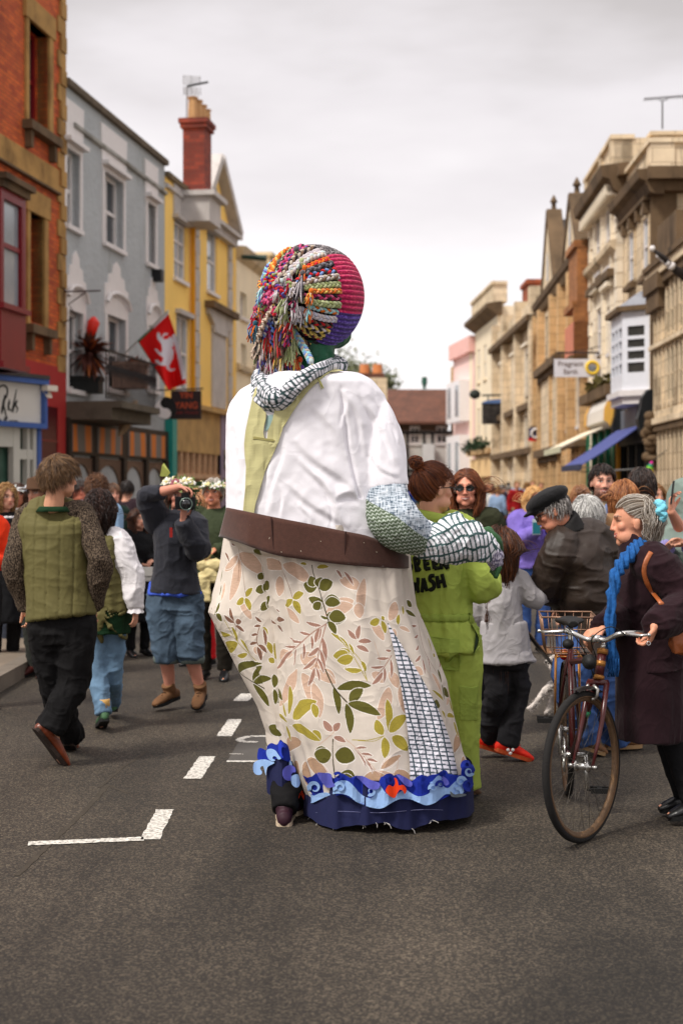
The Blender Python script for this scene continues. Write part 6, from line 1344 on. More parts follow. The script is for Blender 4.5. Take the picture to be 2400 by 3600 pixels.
def woman_gilet():
 Y=9.5; J=JJ(Y,head=(352,1795,0.0),neck=(352,1868,0.0),shL=(298,1903,0.0),shR=(414,1903,-0.02),elL=(292,2010,0.15),wrL=(300,2090,0.3),elR=(463,2020,-0.05),wrR=(476,2140,-0.08),
   hiL=(338,2170,0),hiR=(402,2170,0),knL=(345,2370,-0.03),knR=(396,2380,0.05),anL=(366,2505,-0.12),anR=(398,2470,0.42),toL=(352,2560,0.1),toR=(394,2495,0.6))
 B=basis((0.25,0.95,-0.1)); p=Person('woman with long dark curls, white blouse and olive gilet, walking away beside the waistcoat man',J,B,skin=(206,150,124),k=0.92,hk=0.98,vox=0.007,hand_kw={'R':dict(d=(0.05,-0.1,-1),pn=(-0.8,0.3,0),curl=0.35)})
 p.top(WHITEF,'blouse',ease=0.012,low=0.0,sr=(0.078,0.090,0.082,0.074,0.050),folds=0.013,seed=8)
 mb=MB(); w=J['wrR']; rg=[]
 for i in range(4):
  th=np.linspace(0,2*math.pi,36,endpoint=False); rr=0.036+0.006*i; rg.append(w+(0,0,0.015-0.014*i)+np.stack([np.cos(th)*rr*(1+0.12*i/3*np.sin(th*7)),np.sin(th)*rr*(1+0.12*i/3*np.cos(th*7)),0.004*np.sin(th*7)],1))
 mb.loft(rg,cap=False); mb.build('cuff',WHITEF,p.root,True,fix=False)
 J3=dict(J); mb=MB(); pts,R,R2,AC=torso_path(J,0.02,0.03,1.0,1.1,0); pts[0]=pts[0]+(0.02,0,0.02); R[0]=0.19;R2[0]=0.17; R[1]=0.185; R[2]=0.165; limb(mb,pts,R,24,20,R2,AC)
 remesh(mb,'gilet',OLIVE,p.root,0.008,3,disp=lambda V:0.005*np.sin(V[:,0]*90)+fold(V,0.008,(7,7,18),4))
 p.trousers(DENIM,name='jeans',r=(0.10,0.085,0.066,0.062,0.052),seed=6,folds=0.010)
 z0=P(0,2225,Y)[2]; zt=P(0,2100,Y)[2]; p.skirt(DGREEN,'shirt_tail',(zt,mid(zt,z0),z0),((0.165,0.14),(0.17,0.15),(0.155,0.155)),folds=0.01)
 for q in 'LR':
  o=shoe(p.root,J['an'+q],J['to'+q],mat('striped_sandal',(60,92,62),0.7,0.8,26),RUBBER,0.9,name='sandal')
 mb=MB(); a=J['anL']; mb.tube([a+(0,0,0.035),a+(0,0,0.06),a+(0.0,0,0.09)],[0.042,0.04,0.04],12); mb.build('sock',mat('striped_sock',(190,150,90),0.9,0.6,30,stretch=(0.2,0.2,1)),p.root,True)
 p.hair(((40,26,22),(58,36,28),(30,20,18),(76,46,34)),'long',3200,L=0.36,curl=0.011,vol=1.04,grav=0.26,lift=0.5,thick=0.026,seed=6,m=22,r=0.0017,lenvar=0.35)
woman_gilet()
def photographer():
 Y=10.3; J=JJ(Y,head=(632,1745,0.08),neck=(622,1822,0.08),shL=(560,1838,0.04),shR=(682,1850,0.02),elL=(515,1742,-0.10),wrL=(632,1712,-0.26),elR=(694,1932,-0.12),wrR=(643,1830,-0.26),
   hiL=(572,2115,0.05),hiR=(655,2115,0.05),knL=(582,2290,0.0),knR=(668,2290,0.0),anL=(600,2430,0.08),anR=(706,2428,0.06),toL=(545,2484,-0.05),toR=(690,2492,-0.10))
 B=basis((0.15,-1.0,-0.05)); p=Person('photographer in charcoal fleece and cuffed denim shorts, flower crown on head, elbow raised',J,B,skin=(204,140,118),k=1.0,vox=0.007,
  hand_kw={'L':dict(d=(1,-0.15,-0.22),pn=(0.1,-0.3,-1),curl=0.75,side=-1),'R':dict(d=(0.05,-0.15,1),pn=(0.3,-0.2,0.3),curl=0.45,side=1)},wd=1.05)
 p.top(CHAR,'fleece',ease=0.030,low=-0.12,arms='R',sleeve=1.0,w=1.02,dp=1.15,sr=(0.092,0.094,0.082,0.070,0.05),folds=0.012,seed=11,fs=(6,6,6))
 mb=MB(); e=mid(J['elL'],J['wrL'],0.48); limb(mb,[mid(J['shL'],J['neck'],0.3),J['shL'],mid(J['shL'],J['elL'],0.5),J['elL'],e],[0.10,0.10,0.095,0.07,0.05],20,14,ends=(0,)); remesh(mb,'raised_sleeve',CHAR,p.root,0.008,4,disp=lambda V:fold(V,0.012,(6,6,6),3))
 z1=P(0,2062,Y)[2]; z0=P(0,2098,Y)[2]; p.skirt(BLUESH,'shirt_hem',(z1+0.03,z1-0.02,z0+0.012),((0.170,0.14),(0.180,0.15),(0.19,0.16)),folds=0.014,pleat=3)
 p.trousers(DENIMD,name='denim_shorts',r=(0.118,0.112,0.098,0.090,0.088),length=0.16,seed=13,folds=0.014)
 for q in 'LR':
  e=mid(J['kn'+q],J['an'+q],0.17); mb=MB(); mb.tube([e+(0,0,0.035),e,e-(0,0,0.035)],[0.092,0.096,0.09],20); mb.build('cuff',fabric('denim_cuff',(104,116,112),var=0.2),p.root,True)
 footwear(p.root,J,SUEDE,RUBBER,1.1,True,name='boot')
 for q in 'LR':
  mb=MB(); a=J['an'+q]; 
  for i in range(4): c=mid(a,J['to'+q],0.25+0.13*i)+(0,0,0.035-0.008*i); mb.tube([c-(0.02,0,0),c+(0,-0.02,0.012),c+(0.02,0,0)],0.003,5)
  mb.build('laces',mat('lace_dark',(50,36,28),0.8),p.root)
 p.hair(((92,62,46),(120,82,58),(70,48,38)),'long',500,L=0.12,grav=0.2,seed=9,m=8,thick=0.012)
 flowers(p.root,J['head']+(0,0,0.02),B,1.15,34,((236,234,226),(240,236,230),(222,214,200),(150,84,96),(210,200,140)),(120,132,76),seed=4,sz=0.030,z0=0.065)
 rr=np.random.RandomState(3); mb=MB(); h=J['head']     # loose trailing leaves beside the face
 for i in range(46):
  c=h+np.array((0.10+rr.uniform(-0.02,0.05),-0.02+rr.uniform(-.05,.05),rr.uniform(-0.14,0.08))); a=rr.randn(3)*0.018;b=rr.randn(3)*0.018; mb.add([c,c+a,c+a+b,c+b],[(0,1,2,3)])
 mb.build('trailing_leaves',mat('trailing_leaf_green',(60,84,50),0.7,0.3,30),p.root,fix=False)
 q=P(548+8,1640+20,Y); 
 mb=MB(); q=P(577,1652,Y-0.05); mb.add([q+(-0.03,0,-0.045),q+(-0.012,-0.01,0.035),q+(0.0,0,0.05),q+(0.045,0,-0.02),q+(0.02,0.01,-0.05)],[(0,1,2,3,4)]); mb.build('large_leaf',mat('pale_leaf',(176,184,96),0.6,0.2,30),p.root,fix=False)
 # camera: body, lens barrel, hood, pentaprism, strap
 t=empty('camera',tuple(P(652,1790,Y-0.28)),'black single-lens camera held to the photographer\'s eye','camera'); c=P(650,1768,Y-0.27); BB=basis((0.18,-1,-0.03)); BK=mat('camera_black',(18,18,20),0.4,0.1,60,0.2,300)
 mb=MB(); mb.obox(c,BB[0]*0.068,BB[1]*0.032,BB[2]*0.045); mb.obox(c+BB[2]*0.055,BB[0]*0.026,BB[1]*0.03,BB[2]*0.016); mb.obox(c-BB[0]*0.055+BB[1]*0.03,BB[0]*0.016,BB[1]*0.014,BB[2]*0.042); mb.build('camera_body',BK,t)
 mb=MB(); l=c+BB[1]*0.03-BB[2]*0.003; mb.tube([l,l+BB[1]*0.04,l+BB[1]*0.041,l+BB[1]*0.085,l+BB[1]*0.10],[0.036,0.036,0.041,0.041,0.043],24); le=mb.build('lens_barrel',BK,t,True)
 mb=MB(); mb.ell(l+BB[1]*0.097,0.033,0.012,0.033,BB,20,12); mb.build('glass',mat('lens_glass',(16,18,24),0.04,spec=1.0),le,True)
 mb=MB(); mb.tube([l+BB[1]*0.1+BB[0]*0.0415*math.cos(a)+BB[2]*0.0415*math.sin(a) for a in np.linspace(0,6.28,28,endpoint=False)],0.003,6,closed=True); mb.build('rim',mat('rim_silver',(140,160,150),0.3,metal=0.8),le,True)
 mb=MB(); s0=c-BB[0]*0.07; mb.tube([s0,s0+(-0.03,0,-0.08),P(612,1840,Y-0.22),P(600,1890,Y-0.22)],0.007,6,r2=[0.003]*4); st=mb.build('strap',BK,t,True)
 mb=MB(); q=P(602,1872,Y-0.23); mb.obox(q,(0.010,0,0),(0,0.003,0),(0,0,0.035)); mb.build('strap_tag',mat('strap_red',(150,28,22),0.6),st)
photographer()
def standing(label,Y,px,top_py,scale_h,topm,botm,haircols,face=-1.0,turn=0.0,skin=(206,150,124),shoe_m=None,arms='down',vox=0.010,style='short',L=0.07,curl=0.0,sk=None,headw=1.0,foot_dx=0.09,n=700,face_on=True,group=None,smile=False,sr=None,lean=0.0,brow=(70,50,36),beard=None,hairkw={},nohair=False,tw=1.0,cat='person',tk={},trk={}):
 """an upright figure whose head top is seen at (px,top_py); scale_h its height"""
 ht=EYE-(top_py-HY)/FOC*Y; X=(px-CX)/FOC*Y; h=ht; k=h/1.72; f=np.array((math.sin(turn),math.cos(turn)*(1 if face>0 else -1),0)); r=np.array((-f[1],f[0],0))*-1; r=np.cross(f,(0,0,1.0))
 o=np.array((X,Y,0.0)); g=lambda a,b,z:o+r*a*k+f*b*k+np.array((0,0,z*k))
 J=dict(head=g(0,0.03+lean,1.60),neck=g(0,-0.01+lean*0.8,1.46),shL=g(-0.165*tw,0,1.39),shR=g(0.165*tw,0,1.39),hiL=g(-0.09,0,0.92),hiR=g(0.09,0,0.92),knL=g(-0.10,0.02,0.50),knR=g(0.10,0.0,0.50),anL=g(-foot_dx,-0.03,0.09),anR=g(foot_dx,-0.03,0.09),toL=g(-foot_dx-0.03,0.16,0.0),toR=g(foot_dx+0.03,0.16,0.0))
 if arms=='down': J.update(elL=g(-0.23,-0.03,1.12),wrL=g(-0.24,0.06,0.88),elR=g(0.23,-0.03,1.12),wrR=g(0.24,0.06,0.88))
 elif arms=='front': J.update(elL=g(-0.23,0.02,1.12),wrL=g(-0.06,0.22,1.12),elR=g(0.23,0.02,1.12),wrR=g(0.06,0.22,1.08))
 elif arms=='up': J.update(elL=g(-0.22,0.12,1.18),wrL=g(-0.06,0.30,1.32),elR=g(0.22,0.12,1.18),wrR=g(0.06,0.30,1.30))
 elif arms=='hug': J.update(elL=g(-0.26,0.12,1.24),wrL=g(-0.10,0.34,1.28),elR=g(0.26,0.12,1.24),wrR=g(0.10,0.34,1.25))
 B=basis(tuple(f+np.array((0,0,-0.03)))); 
 p=Person(label,J,B,skin=skin,k=k,vox=vox,face=face_on,smile=smile,brow=brow,beard=beard,group=group,cat=cat)
 if sk: 
  p.skirt(sk,'skirt',(0.98*k,0.8*k,0.42*k),((0.16,0.13),(0.19,0.16),(0.25,0.22)),folds=0.015)
 p.trousers(botm,seed=int(px)%50,**trk)
 p.top(topm,seed=int(px)%40+2,low=0.03,**tk)
 footwear(p.root,J,shoe_m or BLKL,RUBBER,k,vox=0.009)
 if not nohair: p.hair(haircols,style,int(n*1.3) if n>100 else n,L=L,curl=curl,seed=int(px)%30,**{'r':0.0026,**hairkw})
 return p,J,g,B
CAN=lambda n,c:fabric(n,c)
WHSH=mat('white_canvas',(214,208,204),0.7,0.1,20)
def left_rest():
 p,J,g,B=standing('man in pale blue T-shirt with thick curly brown hair, beyond the dark-curled woman',13.3,338,1672,1.73,CAN('pale_blue_jersey',(140,170,200)),CAN('dark_trousers_blue',(34,36,44)),((104,68,44),(84,54,36),(128,88,58)),face=1,turn=0.3,shoe_m=WHSH,style='curly',L=0.06,curl=0.008,n=1100,tk=dict(sleeve=0.5,folds=0.006),tw=1.12)
 p,J,g,B=standing('woman with silver hair, flower crown, dark green top and cream bow beside the giant figure',12.0,752,1684,1.6,CAN('dark_olive_jersey',(58,66,46)),CAN('near_black_brown',(36,32,26)),((190,180,166),(160,150,138),(214,206,196)),face=-1,turn=-0.15,arms='front',smile=True,skin=(206,136,104),L=0.05,n=900,vox=0.008,tw=1.12)
 flowers(p.root,J['head'],B,1.15,22,((238,236,228),(240,236,226),(214,52,44),(236,232,222),(238,236,230),(236,226,170)),(70,96,48),seed=7,sz=0.028)
 mb=MB(); q=P(722,1985,11.72); 
 for dx,dz,a in ((-0.01,0.13,0.5),(0.10,0.0,0.0),(0.06,-0.11,-0.9),(-0.03,-0.2,-1.57),(-0.06,0.02,2.4)):
  d=np.array((math.cos(a),0,math.sin(a))); mb.ell(q+np.array((dx,0,dz))*0.7,0.085,0.035,0.05,np.array([d,(0,1,0),np.cross(d,(0,1,0))]),12,8)
 mb.ell(q,0.035,0.03,0.035); mb.box(q+(-0.07,-0.02,-0.30),q+(0.04,0.03,-0.12))
 remesh(mb,'cream_bow',mat('cream_satin',(224,206,150),0.45,0.06,8),p.root,0.007,2,disp=lambda V:fold(V,0.008,(14,14,14),3))
 p,J,g,B=standing('woman with blonde curls and white-collared black dress on the pavement at the left edge',13.0,18,1706,1.6,CAN('black_dress_top',(24,22,24)),LEGB,((176,132,82),(150,106,64),(204,164,110)),face=-1,turn=0.7,shoe_m=mat('black_canvas',(26,26,28),0.8),style='long',L=0.22,curl=0.012,n=900,arms='front',tk=dict(),sk=BLACKF,hairkw=dict(m=16,thick=0.03,grav=0.25))
 mb=MB(); 
 for i in range(16):
  a=i/16*math.pi*2; mb.ell(J['neck']+np.array((0.10*math.cos(a),0.09*math.sin(a),-0.045)),0.028,0.028,0.014,nu=8,nv=6)
 mb.build('lace_collar',WHITEF,p.root,True)
 p,J,g,B=standing('dark-haired woman wearing a band of white flowers, behind the blonde curls at the left edge',14.2,62,1700,1.62,CAN('white_lacy_top',(200,196,190)),CAN('dark_grey_jeans',(52,56,66)),((70,46,34),(96,62,44)),face=-1,turn=0.25,style='long',L=0.3,n=700,shoe_m=WHSH,skin=(190,120,90),hairkw=dict(m=12,wave=(0.006,30)))
 flowers(p.root,J['head'],B,1.1,20,((236,236,236),(244,244,244),(220,226,236)),(200,206,200),seed=2,sz=0.026)
 p,J,g,B=standing('person in a brown felt hat half hidden behind the man in the waistcoat',12.2,140,1688,1.6,CAN('dark_coat',(34,34,32)),CAN('grey_green_trousers',(44,46,42)),((50,36,28),(66,46,34)),face=-1,turn=-0.4,shoe_m=mat('oxblood_shoe',(66,22,18),0.5),n=300,foot_dx=0.07)
 h=J['head']; mb=MB(); mb.tube([h+(0,0,0.035),h+(0,0,0.045),h+(0,0,0.05),h+(0,0,0.13),h+(0,0,0.15)],[0.16,0.165,0.098,0.085,0.03],24); mb.build('hat',mat('brown_felt',(74,50,32),0.9,0.1,10),p.root,True)
 p,J,g,B=standing('long-haired woman in black with small grey bag, just left of the photographer',13.7,487,1790,1.42,CAN('black_jersey_a',(20,20,22)),BLACKF,((70,42,28),(98,56,34),(50,32,24)),face=-1,turn=0.6,style='long',L=0.35,n=900,sk=BLACKF,arms='front',hairkw=dict(m=12,wave=(0.008,26),thick=0.03))
 t=empty('handbag',tuple(P(502,2045,13.3)),'small grey leather bag worn by the woman in black','bag'); q=P(502,2018,13.35); mb=MB(); mb.obox(q,(0.10,0,0),(0,0.035,0),(0,0,0.065)); b=mb.build('bag_body',mat('grey_leather',(150,148,146),0.5,0.1,10),t); 
 mb=MB(); mb.obox(q+(0,-0.037,0.025),(0.098,0,0),(0,0.004,0),(0,0,0.04)); mb.build('flap',mat('grey_leather_b',(168,166,162),0.5),t); mb=MB(); mb.tube([q+(-0.1,0,0.06),P(468,1900,13.6),P(500,1850,13.75)],0.008,6); mb.build('strap',BLKL,t)
 standing('woman with strawberry-blonde hair between the photographer and the silver-haired woman',12.9,708,1716,1.6,CAN('navy_top_b',(30,40,56)),CAN('red_trousers',(190,30,34)),((214,160,116),(190,130,88),(230,186,140)),face=-1,turn=-0.8,style='long',L=0.3,n=700,hairkw=dict(m=12,thick=0.02),arms='down',tw=0.9)
 standing('dark-haired man in black coat, glimpsed just right of the waistcoat man\'s face',14.8,272,1690,1.7,CAN('black_coat_c',(24,22,26)),LEGB,((46,32,28),(60,42,34)),face=-1,turn=1.1,n=400,skin=(196,116,92),tw=0.8)
 standing('fair-skinned person in a green jacket, glimpsed between the curly-haired man and the shopfront',15.2,393,1700,1.62,CAN('dark_green_jacket',(36,54,44)),LEGB,((120,86,60),(90,62,44)),face=-1,turn=0.5,n=400,skin=(222,160,136),tw=0.8)
 standing('person in a vivid orange-red jacket, mostly cut off by the left frame edge',10.4,-84,1700,1.6,CAN('orange_red_jacket',(224,58,26)),LEGB,((60,44,34),),face=-1,turn=0.4,n=300,arms='front',tw=1.1)
 standing('woman in a long dark coat under the balcony shopfront, far back on the left pavement',18.5,445,1690,1.6,CAN('dark_plum_coat',(44,30,36)),BLACKF,((40,30,26),),face=1,turn=0.2,n=250,sk=BLACKF,vox=0.014)
 standing('man with a white shirt under the arched shop window, far back on the left pavement',19.5,250,1694,1.7,CAN('white_shirt_b',(190,186,180)),CAN('brown_trousers_b',(70,54,40)),((70,50,40),),face=-1,turn=-0.3,n=250,vox=0.014)
left_rest()
# ================================================================ the giant walking figure
from mathutils.geometry import delaunay_2d_cdt
def Z(ox,oy,s): return lambda *p:[(ox+x*s,oy+y*s) for x,y in p]
Z2=Z(750,1250,0.47832); Z3=Z(700,1900,0.38265); Z4=Z(1100,2100,0.38265); Z5=Z(850,2500,0.57398); Z6=Z(1300,1550,0.38265); ZH=Z(850,850,0.31888); Z8=Z(600,2500,0.31888)
def smoothpoly(pts,k=4,closed=True):
 Q=np.array(pts,float); n=len(Q); out=[]
 for i in range(n if closed else n-1):
  a,b,c,d=(Q[(i-1)%n],Q[i],Q[(i+1)%n],Q[(i+2)%n]) if closed else (Q[max(i-1,0)],Q[i],Q[i+1],Q[min(i+2,n-1)])
  for j in range(k):
   f=j/k; out.append(0.5*((2*b)+(-a+c)*f+(2*a-5*b+4*c-d)*f*f+(-a+3*b-3*c+d)*f**3))
 if not closed: out.append(Q[-1])
 return np.array(out)
def inpoly(X,Y_,poly):
 c=np.zeros(len(X),bool); j=len(poly)-1
 for i in range(len(poly)):
  xi,yi=poly[i];xj,yj=poly[j]; m=((yi>Y_)!=(yj>Y_)); 
  with np.errstate(divide='ignore',invalid='ignore'): c^=m&(X<(xj-xi)*(Y_-yi)/(yj-yi+1e-12)+xi)
  j=i
 return c
def sheet(poly,surf,name,m,parent,step=10,thick=0.004,off=0.006,disp=None,smooth=True):
 """a cut piece of cloth laid on a surface: outline in photo pixels, surf(px,py,off)->point"""
 poly=np.array(poly,float); lo=poly.min(0);hi=poly.max(0); gx,gy=np.meshgrid(np.arange(lo[0]+step/2,hi[0],step),np.arange(lo[1]+step/2,hi[1],step)); gx=gx.ravel();gy=gy.ravel(); k=inpoly(gx,gy,poly)
 pts=[Vector(p) for p in poly]+[Vector((a,b)) for a,b in zip(gx[k],gy[k])]; n=len(poly)
 V2,E,Fc,_,_,_=delaunay_2d_cdt(pts,[(i,(i+1)%n) for i in range(n)],[],1,1e-3)
 top=np.array([surf(v[0],v[1],off+thick) for v in V2]); 
 if disp is not None: top=top+disp(np.array([(v[0],v[1]) for v in V2]))
 ctr=np.array((0,0,EYE)); dirs=nrm_rows(top-ctr); bot=top+dirs*thick
 cnt={}
 for f in Fc:
  for a,b in zip(f,list(f[1:])+[f[0]]): cnt[(a,b)]=cnt.get((a,b),0)+1
 rim=[(a,b) for (a,b) in cnt if (b,a) not in cnt]; k=len(V2)
 F=[tuple(f) for f in Fc]+[tuple(i+k for i in f[::-1]) for f in Fc]+[(a,b,b+k,a+k) for a,b in rim]
 mb=MB(); mb.add(np.concatenate([top,bot]),F); return mb.build(name,m,parent,smooth and False)
PT=empty('giant_puppet',(P(1230,0,7.0)[0],7.0,0.0),'towering puppet figure seen from behind in braided woolly hat, white shirt and leaf-print skirt','puppet')
SH=mat('white_shirt_cotton',(240,237,243),0.75,0.015,6,0.12,160,bd=0.003,sheen=0.1,wr=0.12,ws=2.6)
def interp(tab,y): t=np.array(tab,float); return np.interp(y,t[:,0],t[:,1])
# --- shirt body: rings between traced left and right outlines, py -> px
SL=[(1290,960),(1320,925),(1346,895),(1374,845),(1417,812),(1460,797),(1600,795),(1786,797),(1900,790),(1960,800)]
SR=[(1290,1190),(1300,1225),(1312,1262),(1340,1310),(1385,1348),(1441,1372),(1600,1388),(1800,1415),(1900,1428),(1960,1430)]
YC=7.05
def shirt():
 mb=MB(); rings=[]; n=64
 for py in list(range(1318,1420,12))+list(range(1420,1890,20)):
  xl,xr=interp(SL,py),interp(SR,py); a=P(xl,py,YC);b=P(xr,py,YC); c=(a+b)/2; rx=(b-a)[0]/2; ry=0.34*min(1,(rx/0.30)**1.2); th=np.linspace(0,2*math.pi,n,endpoint=False)
  e=0.82; cx=np.sign(np.cos(th))*np.abs(np.cos(th))**e; sy=np.sign(np.sin(th))*np.abs(np.sin(th))**e
  r=np.stack([c[0]+rx*cx,c[1]+ry*sy,np.full(n,c[2])],1); r[:,2]-=(r[:,0]-a[0])/(b[0]-a[0])*0.135*max(0,(py-1600)/280)**1.5; rings.append(r)
 mb.loft(rings)
 # upper sleeve
 limb(mb,[P(1262,1432,6.98),P(1298,1478,6.94),P(1322,1560,6.90),P(1338,1640,6.87),P(1350,1716,6.86)],[0.110,0.126,0.126,0.122,0.122],22,18,ends=(0,))
 # the front corner of the far sleeve head
 limb(mb,[P(1335,1450,7.15),P(1374,1560,7.12),P(1388,1700,7.08),P(1392,1850,7.08)],[0.06,0.07,0.062,0.05],16,14)
 rf=np.random.RandomState(9)
 folds_=[((1040,1540),(1250,1730),0.018,26),((1060,1600),(1190,1790),0.012,18),((1015,1690),(1240,1880),0.014,22),((1105,1420),(1200,1560),0.010,30),((1000,1560),(960,1800),0.009,16),((965,1600),(930,1820),0.008,14),((880,1500),(870,1800),0.007,20),((1180,1735),(1262,1740),0.022,22),((1100,1660),(1230,1850),0.014,16),((1225,1390),(1300,1600),0.012,16),((1280,1380),(1390,1640),0.013,14),((1330,1390),(1400,1560),0.010,10),((1300,1420),(1340,1660),0.010,14),((1200,1370),(1218,1500),0.015,12),((1010,1440),(1150,1400),0.006,26),((840,1480),(828,1700),0.006,16),((1060,1760),(1090,1850),0.008,12),((1150,1770),(1190,1860),0.008,12),((1290,1600),(1400,1680),0.008,10),((980,1700),(1000,1830),0.008,10)]
 def dsp(V):
  px=CX+V[:,0]/6.75*FOC; py=HY-(V[:,2]-EYE)/6.75*FOC; d=np.zeros(len(V)); fr=V[:,1]<7.1
  for (x0,y0),(x1,y1),am,w in folds_:
   L_=math.hypot(x1-x0,y1-y0); ux,uy=(x1-x0)/L_,(y1-y0)/L_; t=((px-x0)*ux+(py-y0)*uy)/L_; s_=(px-x0)*-uy+(py-y0)*ux
   s_=s_+10*np.sin(t*5+x0); g=np.where(s_<0,np.exp(-(s_/(w*1.5))**2),np.exp(-(s_/(w*0.45))**2))-0.55*np.exp(-((s_-w*0.9)/(w*0.5))**2); d+=am*0.7*g*np.clip(np.sin(np.clip(t,0,1)*math.pi),0,1)**0.6*fr
  # armhole seam
  s_=px-np.interp(py,[1360,1561,1723,1760],[1200,1223,1257,1268]); d-=0.016*np.exp(-(s_/7)**2)*((py>1350)&(py<1750)&fr)*np.clip((py-1350)/120,0,1)
  q=vnoise(np.stack([V[:,0]*13,V[:,1]*13,V[:,2]*13],1),21); d+=0.0016*(1-np.abs(q)*2)+0.0010*vnoise(V*38,22)
  return d
 return remesh(mb,'shirt',SH,PT,0.0075,4,disp=dsp)
SHIRT=shirt()
BS=bvh_of(SHIRT)
def on_shirt(x,y,o): return onto(BS,x,y,o,6.8)
GREENB=mat('green_linen',(190,184,134),0.8,0.07,9,0.2,200,stretch=(1,1,6),bd=0.003)
def stole():
 outer=Z2((955,100),(905,96),(850,112),(790,140),(740,165),(700,195),(655,215),(600,300),(540,360),(500,392),(455,405),(445,440),(440,470),(420,520),(405,560),(400,612),(382,612),(372,570),(378,520),(392,470),(395,425),(380,408),(345,370),(325,330),(330,280),(335,230),(318,248),(300,300),(272,420),(245,560),(234,650),(238,740),(252,815),(248,900),(242,1000),(234,1080),(228,1150),(305,1175),(320,1080),(350,980),(386,850),(436,740),(480,640),(512,538),(574,430),(640,336),(706,252),(774,188),(858,136),(955,106))
 st=sheet(outer,on_shirt,'stole',GREENB,PT,9,0.006,0.004,disp=lambda q:np.stack([0*q[:,0],-0.006*(1-np.abs(vnoise(np.stack([q[:,0]/22,q[:,1]/70,q[:,0]*0],1),3))*2),0*q[:,0]],1))
 sheet(Z2((305,600),(318,597),(400,612),(455,618),(450,632),(402,626),(316,616),(304,618)),on_shirt,'stole_seam',mat('green_linen_b',(150,142,88),0.8),st,6,0.004,0.013)
 sheet(Z2((392,470),(400,440),(442,436),(440,470),(420,520),(402,545),(380,560)),on_shirt,'lining_patch',mat('pale_teal_lining',(150,178,176),0.8),st,8,0.003,0.001)
stole()
# --- gingham / printed cloth by colour attribute
def gingham(u,v,cell=(0.030,0.018),line=0.22,lv=None,lc=(36,60,62),bg=(226,224,232),jit=0.12,seed=0):
 u=np.asarray(u);v=np.asarray(v); u=u/cell[0]; v=v/cell[1]; n1=vnoise(np.stack([u*0.6,v*0.6,0*u+seed],1),3)*jit; n2=vnoise(np.stack([u*0.6+7,v*0.6,0*u+seed],1),4)*jit
 fu=np.abs(np.mod(u+n1,1)-0.5)*2; fv=np.abs(np.mod(v+n2,1)-0.5)*2; m=np.maximum(fu>1-line*0.8,fv>1-(lv or line*1.2))
 return np.where(m[:,None],lin(lc),lin(bg))
PRINT=mat('printed_cloth',(200,200,200),0.8,0.03,20,0.15,250,attr='col',bd=0.002,wr=0.3,ws=6)
def loftcol(name,path,r,n,sides,colf,m,parent,r2=None,closed=False,disp=None,across=None):
 """tube with a per-vertex colour worked out in its own unrolled (around, along) metres"""
 path=np.asarray(path,float)
 if closed: t=np.linspace(0,len(path),n,endpoint=False); Q=np.array([cr(np.concatenate([path[-2:],path,path[:3]]),x+2) for x in t]); R_=np.interp(t,np.arange(len(path)+1),list(np.broadcast_to(r,(len(path),)))+[np.broadcast_to(r,(len(path),))[0]])
 else: Q,R_=dens(path,np.broadcast_to(np.asarray(r,float),(len(path),)),n)
 mb=MB(); mb.tube(Q,R_,sides,closed=closed,across=across,r2=None if r2 is None else R_*r2,cap=not closed); V=mb.v[0]
 L_=np.concatenate([[0],np.cumsum(np.linalg.norm(np.diff(Q,axis=0),axis=1))]); al=np.repeat(L_,sides); ar=np.tile(np.arange(sides)/sides*2*math.pi,len(Q))*np.repeat(R_,sides)
 if disp is not None:
  cen=np.repeat(Q,sides,axis=0); nn=nrm_rows(V-cen); V=V+nn*disp(V,ar,al)[:,None]; mb.v[0]=V
 o=mb.build(name,m,parent,True); colattr(o.data,colf(ar,al,V)); return o
def scarf():
 path=[P(925,1352,6.86),P(932,1400,6.78),P(985,1416,6.72),P(1036,1362,6.69),P(1098,1314,6.71),P(1160,1287,6.82),P(1196,1285,7.08),P(1150,1272,7.28),P(1060,1268,7.34),P(975,1290,7.22),P(930,1322,7.02)]
 rr=[0.050,0.054,0.047,0.038,0.034,0.030,0.030,0.04,0.045,0.05,0.052]
 loftcol('neck_scarf',path,rr,220,44,lambda a,l,V:gingham(l,a,(0.018,0.034),0.46,0.26,seed=1),PRINT,PT,closed=True,disp=lambda V,a,l:0.010*(1-np.abs(vnoise(np.stack([a*28,l*7,a*0],1),4))*2)+0.004*vnoise(V*40,5))
 loftcol('neck_scarf',[P(915,1335,6.95),P(925,1372,6.80),P(965,1398,6.70),P(1010,1385,6.70)],[0.03,0.045,0.04,0.02],60,32,lambda a,l,V:gingham(l,a,(0.016,0.03),0.46,0.26,seed=5),PRINT,PT,disp=lambda V,a,l:0.008*vnoise(V*30,7))
 mb=MB(); mb.ell(P(1010,1330,7.0),0.13,0.12,0.05); remesh(mb,'scarf_lining',mat('sage_lining',(160,176,160),0.85,0.05,10),PT,0.01,3)
scarf()
